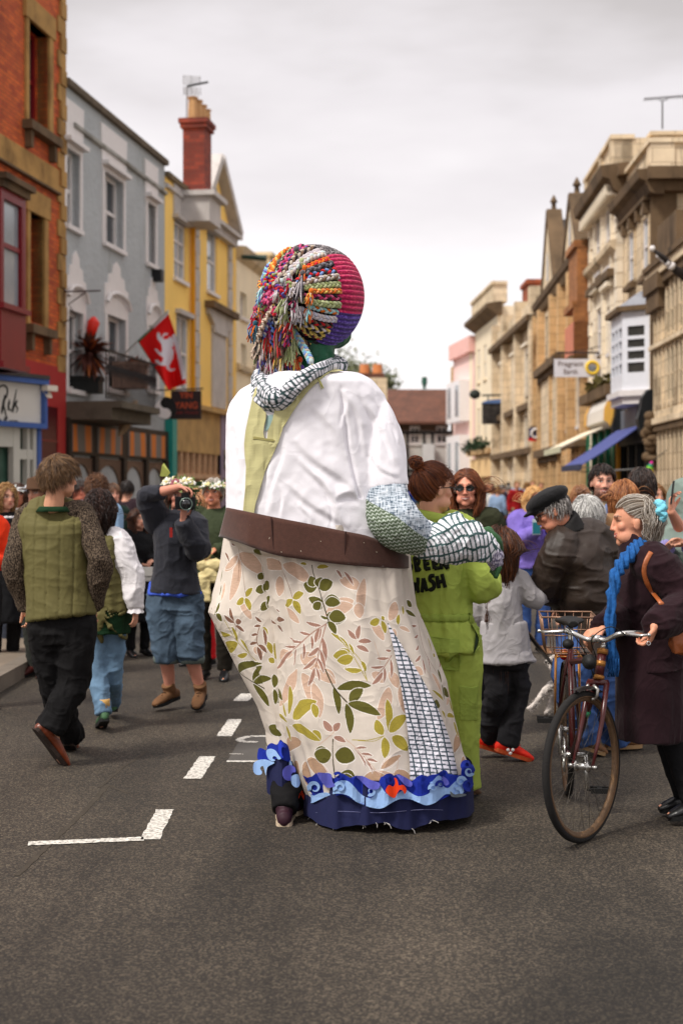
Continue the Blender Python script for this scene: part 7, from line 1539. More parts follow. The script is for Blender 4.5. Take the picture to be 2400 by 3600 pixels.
# --- belt
FELT=mat('brown_felt_belt',(76,47,38),0.95,0.16,50,0.5,220,sheen=0.3,bd=0.002)
def belt():
 top=smoothpoly(Z2((95,1118),(210,1140),(430,1185),(700,1237),(960,1290),(1140,1328),(1300,1400),(1436,1478)),8,False); bot=smoothpoly(Z2((40,1332),(180,1372),(440,1462),(700,1505),(960,1538),(1200,1556),(1380,1566),(1436,1562)),8,False)
 n=len(top); rows=9; V=[]; c=P(1110,1900,YC); rx=(P(1436,1900,YC)-P(780,1900,YC))[0]/2+0.01; ry=0.375
 def dep(px,py,j):
  x=(px-CX)/FOC*6.85; t=np.clip((x-c[0])/rx,-1,1); y=YC-ry*(1-abs(t)**2.2)**(1/2.2); return y
 grid=[]
 for j in range(rows):
  f=j/(rows-1); row=[]
  for i in range(n):
   p=top[i]*(1-f)+bot[i]*f; y=dep(p[0],p[1],f)-0.012+0.010*math.sin(i*0.35)*f; y-=0.02*f if i<12 else 0.006*f
   row.append(P(p[0],p[1],y))
  # carry on round the back
  e=row[-1]; s0=row[0]; back=[]
  for k in range(1,12):
   a=k/12*math.pi; back.append(np.array((mid(e,s0,k/12)[0]+0.06*math.cos(a)*0,YC+ (e[1]-YC)*math.cos(a)+ry*1.0*math.sin(a),mid(e,s0,k/12)[2])))
  grid.append(row+back)
 m=len(grid[0]); G_=np.array(grid); G_[:,:,1]-=0
 Vf=G_.reshape(-1,3); cen=np.array((c[0],YC,0)); inn=Vf.copy(); dirv=nrm_rows((cen-Vf)*(1,1,0)); inn=Vf+dirv*0.008
 F=[]
 for j in range(rows-1):
  for i in range(m): k=(i+1)%m; F.append((j*m+i,j*m+k,(j+1)*m+k,(j+1)*m+i)); F.append(tuple(q+rows*m for q in (j*m+i,(j+1)*m+i,(j+1)*m+k,j*m+k)))
 for j in (0,rows-1):
  for i in range(m): k=(i+1)%m; F.append((j*m+i,j*m+k,j*m+k+rows*m,j*m+i+rows*m))
 mb=MB(); mb.add(np.concatenate([Vf,inn]),F); b=mb.build('belt',FELT,PT,True)
 # overlapping seams and pale threads
 def seam(x0,y0,x1,y1,w=5,mm=None,nm='seam'):
  a=np.array((x0,y0));bb=np.array((x1,y1)); Q=[]
  for f in np.linspace(0,1,7): p=a+(bb-a)*f; Q.append(P(p[0],p[1],dep(p[0],p[1],f)-0.020))
  q=MB(); q.tube(Q,w/FOC*6.7*0.5,6); q.build(nm,mm or mat('belt_edge',(52,32,28),0.95),b)
 seam(*Z2((425,1188))[0],*Z2((445,1455))[0],4); seam(*Z2((972,1292))[0],*Z2((962,1538))[0],5)
 th=mat('pale_thread',(196,180,160),0.8)
 for x,y,dx,dy in ((268,1245,4,10),(245,1270,8,6),(415,1335,-4,14),(500,1440,1,8),(642,1432,3,10),(787,1362,2,6),(1103,1375,5,2),(1195,1443,8,2)):
  p=Z2((x,y))[0]; q2=Z2((x+dx,y+dy))[0]; seam(*p,*q2,2.2,th,'thread')
belt()
# --- skirt with leaf print
FRONT_L=[(1830,802),(1890,794),(1935,850),(1950,915),(2200,960),(2500,985),(2700,1045),(2800,1078),(2900,1085)]
FRONT_R=[(1830,1426),(1890,1430),(1990,1436),(2130,1456),(2272,1513),(2391,1559),(2506,1586),(2636,1613),(2700,1640),(2780,1655),(2900,1662)]
SIDE_L=[(1830,798),(1890,786),(2000,772),(2100,745),(2149,734),(2214,765),(2348,834),(2480,905),(2560,934),(2640,940),(2760,940)]
SIDE_R=[(1830,1200),(1890,1200),(2149,1180),(2480,1160),(2760,1120)]
def leafshape(s,t,w): return np.abs(t)<w*np.power(np.clip(4*s*(1-s),0,1),0.72)*(1.0-0.25*(s-0.5))
LEAVES=[]; STEMS=[]
OLV,OLB,LIM,LIB,PNK,PKB,BRN,MAU=(92,88,32),(60,54,20),(166,150,58),(190,178,92),(204,172,150),(184,150,122),(132,96,78),(166,126,110)
def LF(Zf,lst,col):
 for x0,y0,x1,y1,w in lst:
  (a,b),(c,d)=Zf((x0,y0),(x1,y1)); LEAVES.append((a,b,c,d,w*(0.38265 if Zf in(Z3,Z4) else 0.574),col))
def ST(Zf,pts,col,w=1.6):
 q=smoothpoly(Zf(*pts),5,False)
 for a,b in zip(q[:-1],q[1:]): STEMS.append((a[0],a[1],b[0],b[1],w,col))
# big pale pink leaves first, then lime, brown, dark olive on top
LF(Z3,[(360,95,280,520,60),(370,100,590,280,75),(365,110,235,260,50),(235,360,200,530,25),(770,190,1030,350,70),(740,300,735,480,55),(620,200,760,230,60),(800,570,920,710,40),(1290,320,1490,400,60),(1180,620,1420,500,75),(1490,620,1520,310,60),(740,1040,860,990,60),(930,980,1110,1110,80),(900,1110,750,1480,70),(945,1140,1100,1500,80),(1110,1100,1250,1220,55),(360,120,240,240,40),(380,540,480,680,40),(500,930,590,990,45)],PNK)
LF(Z4,[(110,110,370,20,70),(540,180,650,330,45),(410,0,430,130,60),(760,0,700,160,60),(700,730,590,1000,70),(800,720,840,960,60),(540,600,650,690,45),(700,600,780,740,50),(0,700,60,1000,60),(0,600,210,700,50),(445,1530,740,1470,50),(800,1500,890,1568,70),(620,1420,800,1320,45),(790,220,890,270,20),(920,580,1010,640,40),(1090,650,1180,850,35),(0,1420,160,1568,90),(740,230,750,320,25)],PNK)
LF(Z5,[(300,210,365,130,45),(400,230,540,340,60),(340,260,340,385,50),(390,250,400,400,55),(735,330,890,300,45),(850,390,930,310,40),(940,260,1030,400,60),(850,250,975,180,22),(1310,180,1330,330,20)],PKB)
LF(Z3,[(430,480,490,400,28),(410,490,345,550,33),(425,490,470,600,30),(860,490,960,440,38),(860,500,790,560,38),(865,510,930,625,38),(290,830,160,790,30),(355,900,245,960,62),(445,990,350,1020,26),(300,750,355,890,22),(380,860,465,990,20),(590,740,620,830,25),(620,870,670,980,30),(690,880,700,1030,22),(835,1270,820,1530,45),(800,1560,770,1440,30),(860,1560,1080,1380,75),(1230,780,1340,880,14),(1380,940,1240,980,58),(1490,1100,1330,1085,24),(1290,810,1330,870,10),(1380,880,1420,960,16),(1490,1030,1530,1100,18),(640,1020,690,1060,30),(1080,215,1190,210,22),(930,180,990,190,14)],LIM)
LF(Z4,[(610,150,520,180,38),(630,120,650,160,20),(630,160,665,270,30),(820,40,830,120,20),(780,200,790,110,25),(320,430,185,460,50),(370,470,220,500,50),(450,580,290,570,26),(165,260,290,360,16),(240,290,330,390,10),(330,350,375,450,14),(445,500,485,590,20),(680,830,690,1100,42),(640,1130,580,1000,48),(700,1110,860,980,60),(655,1150,655,1330,46),(725,1150,870,1280,58),(1180,980,1230,1090,20),(1090,780,1240,1000,18),(1250,1130,1290,1240,12),(0,880,30,1000,40),(0,1110,70,1200,40)],LIM)
LF(Z5,[(280,40,440,100,0),(308,40,480,105,36),(270,50,300,140,22),(240,0,280,30,16)],LIM)
LF(Z3,[(320,700,285,580,22),(320,715,230,650,22),(335,710,390,700,30),(335,740,415,790,20),(240,100,280,180,16),(300,20,360,20,22),(505,740,570,735,14),(480,820,545,810,14),(465,900,535,885,16),(575,700,515,650,14),(535,920,570,1045,24),(590,760,610,910,18),(550,900,620,970,22),(710,740,670,620,18),(715,695,785,690,28),(720,745,770,800,18),(710,600,740,620,10)],BRN)
LF(Z3,[(1120,720,980,690,18),(1120,740,1070,870,18),(1020,800,920,780,15),(1030,810,1035,930,16),(960,870,825,840,14),(960,880,955,1020,16),(890,910,785,920,14),(890,930,865,1090,18),(860,950,720,1150,26),(1130,820,1150,1060,26),(1100,910,1000,990,22),(1110,930,1145,1130,22),(1080,1000,950,1110,20),(1085,1000,1140,1130,16),(1060,1090,1000,1250,24),(1075,1090,1105,1210,14),(1260,235,1310,310,14),(1330,250,1415,370,16)],MAU)
LF(Z4,[(400,310,320,230,24),(410,310,430,190,26),(415,330,535,335,24),(400,370,510,420,24),(20,350,60,220,22),(700,480,580,475,14),(710,490,715,650,16),(650,550,525,550,14),(655,560,650,690,16),(640,600,540,700,24),(720,420,665,410,12),(950,230,905,215,14),(965,310,925,315,14),(965,390,940,430,14),(985,475,935,525,16),(1000,500,1025,640,14),(1050,500,1080,640,10),(180,1110,95,1020,36),(190,1110,250,1040,34),(190,1160,300,1205,26),(390,1250,495,1250,12),(440,1300,550,1310,14),(480,1350,595,1365,16),(460,1310,540,1460,8),(400,1260,480,1420,8),(1255,1275,1240,1270,10),(1275,1310,1290,1310,12)],MAU)
LF(Z5,[(700,140,765,135,8),(730,170,800,178,9),(760,200,830,212,9),(710,160,760,245,6),(750,190,800,275,6)],MAU)
LF(Z3,[(1080,390,960,360,62),(1060,380,1020,290,52),(1110,390,1120,300,60),(1105,400,1225,340,62),(1130,515,1005,480,42),(1120,530,1080,585,32),(1150,510,1295,510,60),(1180,670,1110,635,14),(1190,670,1350,650,66),(1190,690,1260,790,36),(1200,660,1230,600,40),(600,390,520,430,45),(640,360,600,430,50),(620,520,570,600,40),(650,490,640,580,36),(540,280,590,320,40),(500,70,575,110,34),(590,180,600,290,22),(180,640,120,600,26),(160,640,210,710,34),(190,540,150,640,20),(215,230,195,370,12),(205,390,185,490,10),(370,1195,580,1070,40),(495,1240,580,1090,44),(500,1250,665,1200,42),(495,1260,640,1460,38),(690,1160,690,1280,36),(690,1340,765,1420,45),(690,1290,700,1430,30)],OLV)
LF(Z4,[(145,120,300,130,64),(140,140,70,110,14),(140,160,210,270,34),(10,0,60,60,50),(110,0,250,0,50),(220,745,535,715,46),(335,860,460,740,55),(190,730,235,965,36),(305,870,340,1130,44),(320,870,620,965,50),(15,1320,165,1310,68),(205,1310,385,1350,86),(240,1490,390,1560,86),(120,1480,190,1568,34),(850,90,940,155,24),(905,60,860,0,30),(1095,900,1165,940,44),(1010,760,1040,810,24)],OLV)
LF(Z5,[(548,178,443,188,50),(570,178,692,200,54),(595,345,695,330,52),(500,355,560,360,22),(520,300,560,340,18),(165,60,245,90,38),(150,180,170,215,14)],OLV)
ST(Z3,[(1035,195),(1050,270),(1100,400),(1135,515),(1185,670),(1170,700)],OLB,2.0); ST(Z4,[(90,0),(140,150)],OLB,2.2); ST(Z4,[(115,580),(190,730),(310,860)],OLB,3.0); ST(Z3,[(365,1190),(495,1245),(600,1300)],OLB,2.4)
ST(Z3,[(1165,705),(1020,800),(860,950)],MAU,2.4); ST(Z3,[(1165,710),(1110,900),(1070,1090)],MAU,2.6); ST(Z3,[(555,740),(530,880),(620,970)],BRN,2); ST(Z3,[(280,640),(335,740),(335,790)],BRN,1.4); ST(Z3,[(235,700),(355,890),(525,1045)],LIM,1.6)
ST(Z3,[(1250,800),(1400,960),(1540,1190)],LIM,1.6); ST(Z4,[(300,360),(440,500),(495,670)],LIM,1.6); ST(Z4,[(360,1185),(500,1180),(650,1140)],LIM,1.8); ST(Z4,[(560,330),(600,450),(620,530)],PNK,1.2); ST(Z4,[(50,1240),(180,1130),(190,1100)],PNK,1.6)
ST(Z4,[(185,1180),(180,1310),(210,1568)],OLB,2.0); ST(Z5,[(556,92),(560,250),(590,395)],OLB,1.8); ST(Z4,[(300,1180),(400,1260),(650,1510)],PNK,1.4); ST(Z3,[(360,30),(370,120),(360,340)],BRN,1.2); ST(Z3,[(730,160),(820,370),(860,490)],BRN,1.2); ST(Z3,[(380,110),(430,480)],BRN,1.0)
ST(Z4,[(720,460),(650,560),(590,620)],MAU,2.0); ST(Z5,[(690,140),(760,220),(860,300)],MAU,1.2); ST(Z5,[(675,92),(800,95),(865,65)],LIM,1.4); ST(Z5,[(960,180),(945,260),(890,300)],PNK,1.4); ST(Z4,[(960,180),(1010,420),(1100,600),(1240,860),(1250,1090)],BRN,1.2); ST(Z4,[(1030,590),(1130,760),(1240,1000)],PNK,1.4)
LINEN=mat('leaf_print_linen',(220,215,206),0.85,0.03,30,0.25,350,attr='col',bd=0.002,wr=0.25,ws=2.6)
def print_colour(X,Yp):
 """leaf print on off-white linen, in unrolled cloth coordinates (photo-pixel sized units)"""
 C=np.tile(lin((210,199,187)),(len(X),1)); done=0
 order={PNK:0,PKB:0,LIM:1,MAU:2,BRN:2,OLV:3}
 for x0,y0,x1,y1,w,col in sorted(LEAVES,key=lambda l:order[l[5]]):
  L_=math.hypot(x1-x0,y1-y0); 
  if L_<3: continue
  ux,uy=(x1-x0)/L_,(y1-y0)/L_; ww=w+4; m=(np.abs(X-(x0+x1)/2)<L_/2+ww+4)&(np.abs(Yp-(y0+y1)/2)<L_/2+ww+4)
  if not m.any(): continue
  idx=np.nonzero(m)[0]; s=((X[idx]-x0)*ux+(Yp[idx]-y0)*uy)/L_; t=(X[idx]-x0)*-uy+(Yp[idx]-y0)*ux+0.06*L_*np.sin(s*3)
  rim=leafshape((s*L_+2.2)/(L_+4.4),t,w*0.88+2.2); C[idx[rim]]=lin((238,232,224))
  inn=leafshape(s,t,w*0.88); k=idx[inn]; n=1+0.10*np.sin(X[k]*2.1)*np.sin(Yp[k]*2.3)+0.12*vnoise(np.stack([X[k]*0.12,Yp[k]*0.9,0*X[k]],1),5); C[k]=lin(col)*n[:,None]
  if order[col]<3:
   v=idx[inn&(np.abs(t)<0.9)&(s>0.05)]; C[v]=C[v]*1.06 if order[col]==0 else C[v]*0.8
 for x0,y0,x1,y1,w,col in STEMS:
  m=(X>min(x0,x1)-4)&(X<max(x0,x1)+4)&(Yp>min(y0,y1)-4)&(Yp<max(y0,y1)+4); idx=np.nonzero(m)[0]
  if not len(idx): continue
  dx,dy=x1-x0,y1-y0; L2=dx*dx+dy*dy+1e-9; f=np.clip(((X[idx]-x0)*dx+(Yp[idx]-y0)*dy)/L2,0,1); d=np.hypot(X[idx]-x0-f*dx,Yp[idx]-y0-f*dy); C[idx[d<w*0.75]]=lin(col)
 return C
def superang(t,e):   # x fraction -> angle on the superellipse x=sgn(cos)|cos|^e
 return np.sign(t)*np.abs(t)**(1/e)
class Panel:
 def __init__(s,name,Lt,Rt,y0,y1,yc,ry,e=0.85,nx=820,ny=620,foldf=None,zbot=None):
  s.Lt,s.Rt,s.yc,s.ry,s.e=Lt,Rt,yc,ry,e
  n2=nx+220; th=np.concatenate([np.linspace(math.pi,2*math.pi,nx,endpoint=False),np.linspace(0,math.pi,220,endpoint=False)]); V=[];U=[];W_=[]
  for j in range(ny):
   py=y0+(y1-y0)*j/(ny-1); xl,xr=interp(Lt,py),interp(Rt,py); a=P(xl,py,yc);b=P(xr,py,yc); cx=(a[0]+b[0])/2; rx=(b[0]-a[0])/2; ry_=ry(py)
   c=np.cos(th);sn=np.sin(th); x=cx+rx*np.sign(c)*np.abs(c)**e; y=yc+ry_*np.sign(sn)*np.abs(sn)**e
   r=np.stack([x,y,np.full(n2,a[2])],1)
   if foldf: 
    nn=np.stack([c/rx,sn/ry_],1); nn/=np.linalg.norm(nn,axis=1,keepdims=True); d=foldf(th,py); r[:,:2]+=nn*d[:,None]
   V.append(r); 
   # unrolled coordinate, measured from the middle of the visible side, in pixels of the photo
   seg=np.linalg.norm(np.diff(r,axis=0),axis=1); L_=np.concatenate([[0],np.cumsum(seg)]); mid_=np.interp(0,[-1],[0]) if False else L_[nx//2]; Yf=yc-ry_; pxm=CX+cx/Yf*FOC
   U.append(pxm+(L_-mid_)/Yf*FOC); W_.append(np.full(n2,py))
  V=np.array(V); s.V=V; s.U=np.array(U); s.n2=n2; s.ny=ny; s.y0=y0;s.y1=y1;s.nx=nx; s.W=np.array(W_)
  s.name=name
 def unroll(s,px,py):
  """photo pixel -> unrolled coordinate on this panel"""
  j=int(np.clip((py-s.y0)/(s.y1-s.y0)*(s.ny-1),0,s.ny-1)); r=s.V[j,:s.nx]; pp=CX+r[:,0]/r[:,1]*FOC; o=np.argsort(pp); return float(np.interp(px,pp[o],s.U[j,:s.nx][o]))
 def point(s,px,py,off=0.0):
  j=float(np.clip((py-s.y0)/(s.y1-s.y0)*(s.ny-1),0,s.ny-1)); r=s.V[int(round(j)),:s.nx]; pp=CX+r[:,0]/r[:,1]*FOC; o=np.argsort(pp); i=o[min(np.searchsorted(pp[o],px),len(o)-1)]; q=r[i].copy(); q=P(px,py,q[1]-off); return q
 def build(s,parent,m,name,colf=None,bottom=None):
  V=s.V.copy()
  if bottom is not None: V=bottom(V,s)
  n2,ny=s.n2,s.ny; i=np.arange(n2); k=(i+1)%n2; F=np.concatenate([np.stack([j*n2+i,j*n2+k,(j+1)*n2+k,(j+1)*n2+i],1) for j in range(ny-1)])
  loc=np.array(world_loc(parent)); me=bpy.data.meshes.new(name); me.from_pydata((V.reshape(-1,3)-loc).tolist(),[],F.tolist()); me.polygons.foreach_set('use_smooth',[True]*len(me.polygons)); me.materials.append(m)
  if colf is not None: colattr(me,colf(s.U.ravel(),s.W.ravel()))
  me.update(); o=bpy.data.objects.new(name,me); COL.objects.link(o); o.parent=parent; return o
def remap(panel,which):
 """carry the traced leaves into the panel's own unrolled coordinates"""
 global LEAVES,STEMS
 L0,S0=LEAVES[:],STEMS[:]
 def inside(x,y): return interp(panel.Lt,y)-12<x<interp(panel.Rt,y)+14
 LL=[];SS=[]
 for x0,y0,x1,y1,w,c in L0:
  if which((x0+x1)/2,(y0+y1)/2) : LL.append((panel.unroll(x0,y0),y0,panel.unroll(x1,y1),y1,w,c))
 for x0,y0,x1,y1,w,c in S0:
  if which((x0+x1)/2,(y0+y1)/2): SS.append((panel.unroll(x0,y0),y0,panel.unroll(x1,y1),y1,w,c))
 return LL,SS
def skirt():
 global LEAVES,STEMS
 def fold1(th,py):
  f=(py-1890)/900; px=np.cos(th)
  f=max(f,0); d=0.010*np.sin(th*9+1+f*1.5)*(0.4+f)+0.006*np.sin(th*17+f*3)*(1-f*0.5)+0.005*np.sin(th*31+f*5)*max(0,1-f*2.5)
  d+= 0.020*np.exp(-((px+0.62+0.10*f)/0.05)**2)*max(0,1-f*1.3)-0.016*np.exp(-((px+0.50+0.05*f)/0.05)**2)*max(0,1-f*1.5)
  d+= 0.012*np.exp(-((px+0.80-0.02*f)/0.04)**2) +0.010*np.exp(-((px-0.72+0.35*f)/0.07)**2)*max(0,1-f)-0.008*np.exp(-((px-0.55+0.2*f)/0.06)**2)*max(0,1-f)
  d+= 0.007*np.array(vnoise(np.stack([px*6,np.full(len(px),f*7),np.sin(th)*4],1),9))
  return d*min(1.0,max(0.12,(2790-py)/110))
 ryf=lambda py: 0.33+0.10*np.clip((py-1890)/900,0,1)
 A_=Panel('front',FRONT_L,FRONT_R,1840,2790,YC,ryf,0.85,900,660,fold1)
 def fold2(th,py):
  f=(py-1890)/900; px=np.cos(th); g=np.exp(-((py-2150)/70)**2)
  return 0.012*np.exp(-((px+0.45)/0.08)**2)*f-0.02*np.exp(-((px+0.62-0.2*f)/0.07)**2)*np.clip((py-2150)/200,0,1)+0.014*np.exp(-((px+0.3+0.2*f)/0.05)**2)*np.clip((py-2300)/200,0,1)+0.012*np.exp(-((px+0.8)/0.1)**2)*g+0.004*vnoise(np.stack([px*8,np.full(len(px),f*9),np.sin(th)*3],1),12)
 B_=Panel('side',SIDE_L,SIDE_R,1840,2700,7.22,lambda py:0.30,0.95,620,560,fold2)
 La,Sa=remap(A_,lambda x,y:x>interp(FRONT_L,y)-14); Lb,Sb=remap(B_,lambda x,y:x<interp(FRONT_L,y)+30)
 keepL,keepS=LEAVES,STEMS
 # repeat the print on the hidden back, by mirroring the traced motif round the skirt
 def wrapf(L_,S_,per):
  def f(U,Wy):
   global LEAVES,STEMS
   U2=U.copy(); LEAVES,STEMS=L_,S_; 
   hi=np.percentile([l[0] for l in L_],98)+10; lo=np.percentile([l[0] for l in L_],2)-10; span=hi-lo; U2=np.where((U2>hi)|(U2<lo),lo+np.mod(U2-lo,span),U2); c=print_colour(U2,Wy); LEAVES,STEMS=keepL,keepS; return c
  return f
 a=A_.build(PT,LINEN,'skirt',wrapf(La,Sa,0)); b=B_.build(PT,LINEN,'skirt_side',wrapf(Lb,Sb,0))
 # gingham gusset: left edge steep, right edge raking
 n=150; V=[];mm=170; gl=smoothpoly(Z4((680,225),(760,560),(820,900),(865,1200),(890,1568)),6,False); gl=np.concatenate([gl,np.array([(1440,2745)])]); gr=smoothpoly(Z4((683,225),(790,400),(910,600),(1030,800),(1150,1030),(1250,1290),(1300,1480),(1318,1568)),6,False); gr=np.concatenate([gr,np.array([(1612,2735)])])
 rows=200; G_=[];UV=[]
 for j in range(rows):
  py=2186+(2742-2186)*j/(rows-1); xl=np.interp(py,gl[:,1],gl[:,0]); xr=np.interp(py,gr[:,1],gr[:,0])
  for i in range(mm):
   f=i/(mm-1); px=xl+(xr-xl)*f; G_.append(A_.point(px,py,0.007)); UV.append(((px-xl*0.35)/1.0,py))
 G_=np.array(G_);UV=np.array(UV); Fq=[(j*mm+i,j*mm+i+1,(j+1)*mm+i+1,(j+1)*mm+i) for j in range(rows-1) for i in range(mm-1)]
 loc=np.array(world_loc(PT)); me=bpy.data.meshes.new('gusset_panel'); me.from_pydata((G_-loc).tolist(),[],Fq); me.polygons.foreach_set('use_smooth',[True]*len(Fq)); me.materials.append(PRINT)
 u=UV[:,0]+0.16*(UV[:,1]-2186)*0.2; v=UV[:,1]-0.10*(UV[:,0])
 colattr(me,gingham(UV[:,0]-0.20*(UV[:,1]-2186),UV[:,1]-0.08*UV[:,0],(25.0,15.5),0.27,lc=(64,80,90),bg=(228,226,236),jit=0.10)); me.update(); o=bpy.data.objects.new('gusset_panel',me); COL.objects.link(o); o.parent=PT
 return A_,B_
PA,PB=skirt()
# --- hem: navy band, pale and royal blue felt waves with curls
NAVY=mat('navy_felt',(30,34,72),0.9,0.08,20,0.2,200); ROYAL=mat('royal_blue_felt',(22,44,150),0.9,0.08,20,0.2,200); PALE=mat('pale_blue_felt',(150,184,232),0.9,0.04,20,0.2,200); PERI=mat('periwinkle_felt',(96,98,196),0.9,0.05,20,0.2,200); ORNG=mat('orange_red_felt',(240,66,20),0.85,0.05,20); GREYF=mat('grey_felt',(96,104,112),0.9,0.05,20)
HL=[(2640,1030),(2700,1040),(2760,1068),(2800,1078),(2867,1080),(2930,1095)]; HR=[(2640,1640),(2700,1668),(2758,1662),(2844,1667),(2930,1655)]
def hem():
 ry=lambda py:0.455; n=240; mb=MB(); rings=[]; th=np.linspace(0,2*math.pi,n,endpoint=False)
 botx=np.array([(1080,2867),(1125,2907),(1171,2914),(1252,2902),(1344,2893),(1418,2916),(1458,2916),(1527,2883),(1590,2885),(1654,2867),(1670,2850)],float)
 def pt(px,py,off=0.0):
  xl,xr=interp(HL,py),interp(HR,py); a=P(xl,py,YC);b=P(xr,py,YC); cx=(a[0]+b[0])/2; rx=(b[0]-a[0])/2; Yq=YC-0.45
  for _ in range(4):
   x=(px-CX)/FOC*Yq; t=np.clip((x-cx)/rx,-0.999,0.999); Yq=YC-ry(py)*(1-abs(t)**(2/0.85))**(0.85/2)
  Yq+=0.012*math.sin(px*0.045)+0.006*math.sin(px*0.11)
  return P(px,py,Yq-off)
 navy_top=smoothpoly(Z5((350,400),(470,440),(700,430),(900,420),(1130,430),(1300,420),(1400,430)),6,False)
 # band all the way round
 for j in range(26):
  f=j/25; ring=[]
  for t in th:
   c,s_=math.cos(t),math.sin(t); xl,xr=interp(HL,2760),interp(HR,2760); py0=2745; a=P(xl,2760,YC);b=P(xr,2760,YC); cx=(a[0]+b[0])/2; rx=(b[0]-a[0])/2*(0.985+0.02*f)
   x=cx+rx*np.sign(c)*abs(c)**0.85; y=YC+0.450*np.sign(s_)*abs(s_)**0.85; px=CX+x/y*FOC if s_<0 else 1350+280*c; pb=np.interp(px,botx[:,0],botx[:,1]); Yq=y
   zb=EYE-(pb-HY)/FOC*y if s_<0 else 0.07+0.02*math.sin(t*7); zt=EYE-(py0-HY)/FOC*6.6; z=zt+(zb-zt)*f
   w=0.012*math.sin(x*40)+0.006*math.sin(x*90+1); y+=w if s_<0 else 0; ring.append((x,y,max(z,0.012)))
  rings.append(ring)
 mb.loft(rings,cap=False); b=mb.build('hem_band',NAVY,PT,True,fix=False)
 surf=lambda x,y,o:pt(x,y,o)
 st=[pt(x,2858+4*math.sin(x*0.02)-(x-1100)*0.02,0.010) for x in range(1100,1560,12)]
 q=MB(); q.tube(st,0.0012,4); q.build('stitch_line',mat('stitch_grey',(110,112,150),0.8),b)
 # royal background waves (scalloped top edge) 
 roy=Z5((330,340),(345,395),(372,392),(400,408),(430,400),(455,378),(470,400),(500,405),(540,425),(575,405),(600,385),(620,382),(640,395),(665,410),(700,395),(740,398),(790,425),(835,440),(850,405),(890,388),(930,395),(960,385),(1000,405),(1040,430),(1075,400),(1100,388),(1130,402),(1160,390),(1200,385),(1215,368),(1245,366),(1262,385),(1300,390),(1340,395),(1345,330),(1380,308),(1415,330),(1428,360),(1410,400),(1418,450),(1400,480),(1340,520),(1290,510),(1180,560),(1120,580),(1040,545),(960,540),(860,590),(790,590),(700,555),(620,512),(540,520),(430,560),(380,470))
 sheet(roy,surf,'royal_wave',ROYAL,b,14,0.005,0.014)
 pale=Z5((372,440),(392,470),(415,500),(440,518),(470,505),(520,498),(548,512),(562,480),(560,455),(585,430),(625,425),(655,432),(690,465),(720,500),(760,528),(800,528),(806,500),(798,480),(830,470),(846,455),(880,500),(920,520),(960,500),(1000,480),(1040,505),(1080,522),(1120,515),(1150,495),(1150,440),(1165,430),(1200,395),(1225,410),(1235,460),(1262,470),(1290,445),(1330,410),(1355,400),(1372,430),(1360,470),(1355,500),(1330,520),(1290,512),(1250,508),(1220,530),(1185,560),(1130,577),(1080,560),(1030,540),(970,538),(920,560),(870,590),(830,597),(760,582),(700,555),(655,520),(600,505),(545,512),(480,540),(420,565),(400,530))
 sheet(smoothpoly(pale,3),surf,'pale_wave',PALE,b,14,0.005,0.021)
 def curl(x,y,r,m,rot=0.0,fl=1,turn=1.55,lift=0.028,th=0.006,par=None,sf=None,nm='curl'):
  """a breaking-wave comma: fat spiral head with a tail"""
  c=np.array(Z5((x,y))[0]); out=[];inn=[]
  for t in np.linspace(0,1,26):
   a=t*turn*2*math.pi*0.62; ro=r*(1-0.62*t); w=r*(0.50*(1-t)+0.10); out.append((ro*math.cos(a),ro*math.sin(a))); inn.append(((ro-w)*math.cos(a),(ro-w)*math.sin(a)))
  poly=np.array(out+inn[::-1])*0.574; R_=np.array([[math.cos(rot),-math.sin(rot)],[math.sin(rot),math.cos(rot)]]); poly=poly@R_.T; poly[:,0]*=fl; poly+=c
  sheet(poly,sf or surf,nm,m,par or b,8,th,lift)
 for x,y,r,m,rot,fl,l in ((445,470,52,PALE,2.6,1,.03),(600,468,46,PALE,2.6,1,.03),(590,400,34,ROYAL,3.6,1,.036),(790,490,36,PALE,0.9,-1,.03),(905,420,44,ROYAL,3.5,1,.034),(1170,470,34,PALE,2.8,1,.03),(1215,450,34,ROYAL,2.8,1,.036),(1110,415,40,ROYAL,0.2,-1,.034),(1240,385,28,ROYAL,3.3,1,.036),(1340,430,40,PALE,3.1,-1,.034),(1390,370,36,PALE,0.4,1,.036),(1375,330,40,ROYAL,2.6,1,.04),(1385,450,44,ROYAL,1.2,1,.036),(1320,500,38,PALE,4.2,1,.03)): curl(x,y,r,m,rot,fl,lift=l)
 for pl in (((462,378),(500,378),(545,385),(555,430),(570,455),(555,465),(525,470),(505,455),(485,430),(470,405)),((700,400),(740,398),(785,420),(842,440),(840,470),(815,482),(780,475),(755,455),(725,425)),((945,388),(990,400),(1030,425),(1043,445),(1035,462),(1005,458),(985,440),(960,410)),((1225,400),(1250,412),(1268,440),(1255,455),(1235,448))): sheet(smoothpoly(Z5(*pl),3),surf,'periwinkle_wave',PERI,b,10,0.006,0.033)
 sheet(smoothpoly(Z5((932,410),(945,412),(955,435),(960,455),(985,452),(1003,468),(1007,490),(995,508),(985,488),(965,482),(950,505),(935,532),(905,520),(880,492),(885,470),(900,452),(925,462),(938,440)),3),surf,'orange_flame',ORNG,b,8,0.006,0.04)
 sheet(smoothpoly(Z5((352,448),(362,455),(375,500),(400,540),(413,563),(395,560),(372,530),(360,500)),3),surf,'orange_flame',ORNG,b,8,0.006,0.03); sheet(smoothpoly(Z5((333,490),(350,470),(368,478),(358,500),(350,535),(338,520)),3),surf,'orange_flame',ORNG,b,8,0.006,0.03)
 sheet(smoothpoly(Z5((1275,490),(1300,510),(1330,505),(1370,508),(1365,520),(1310,528),(1280,520)),3),surf,'grey_wave',GREYF,b,8,0.006,0.034)
 rr=np.random.RandomState(6); mb=MB()
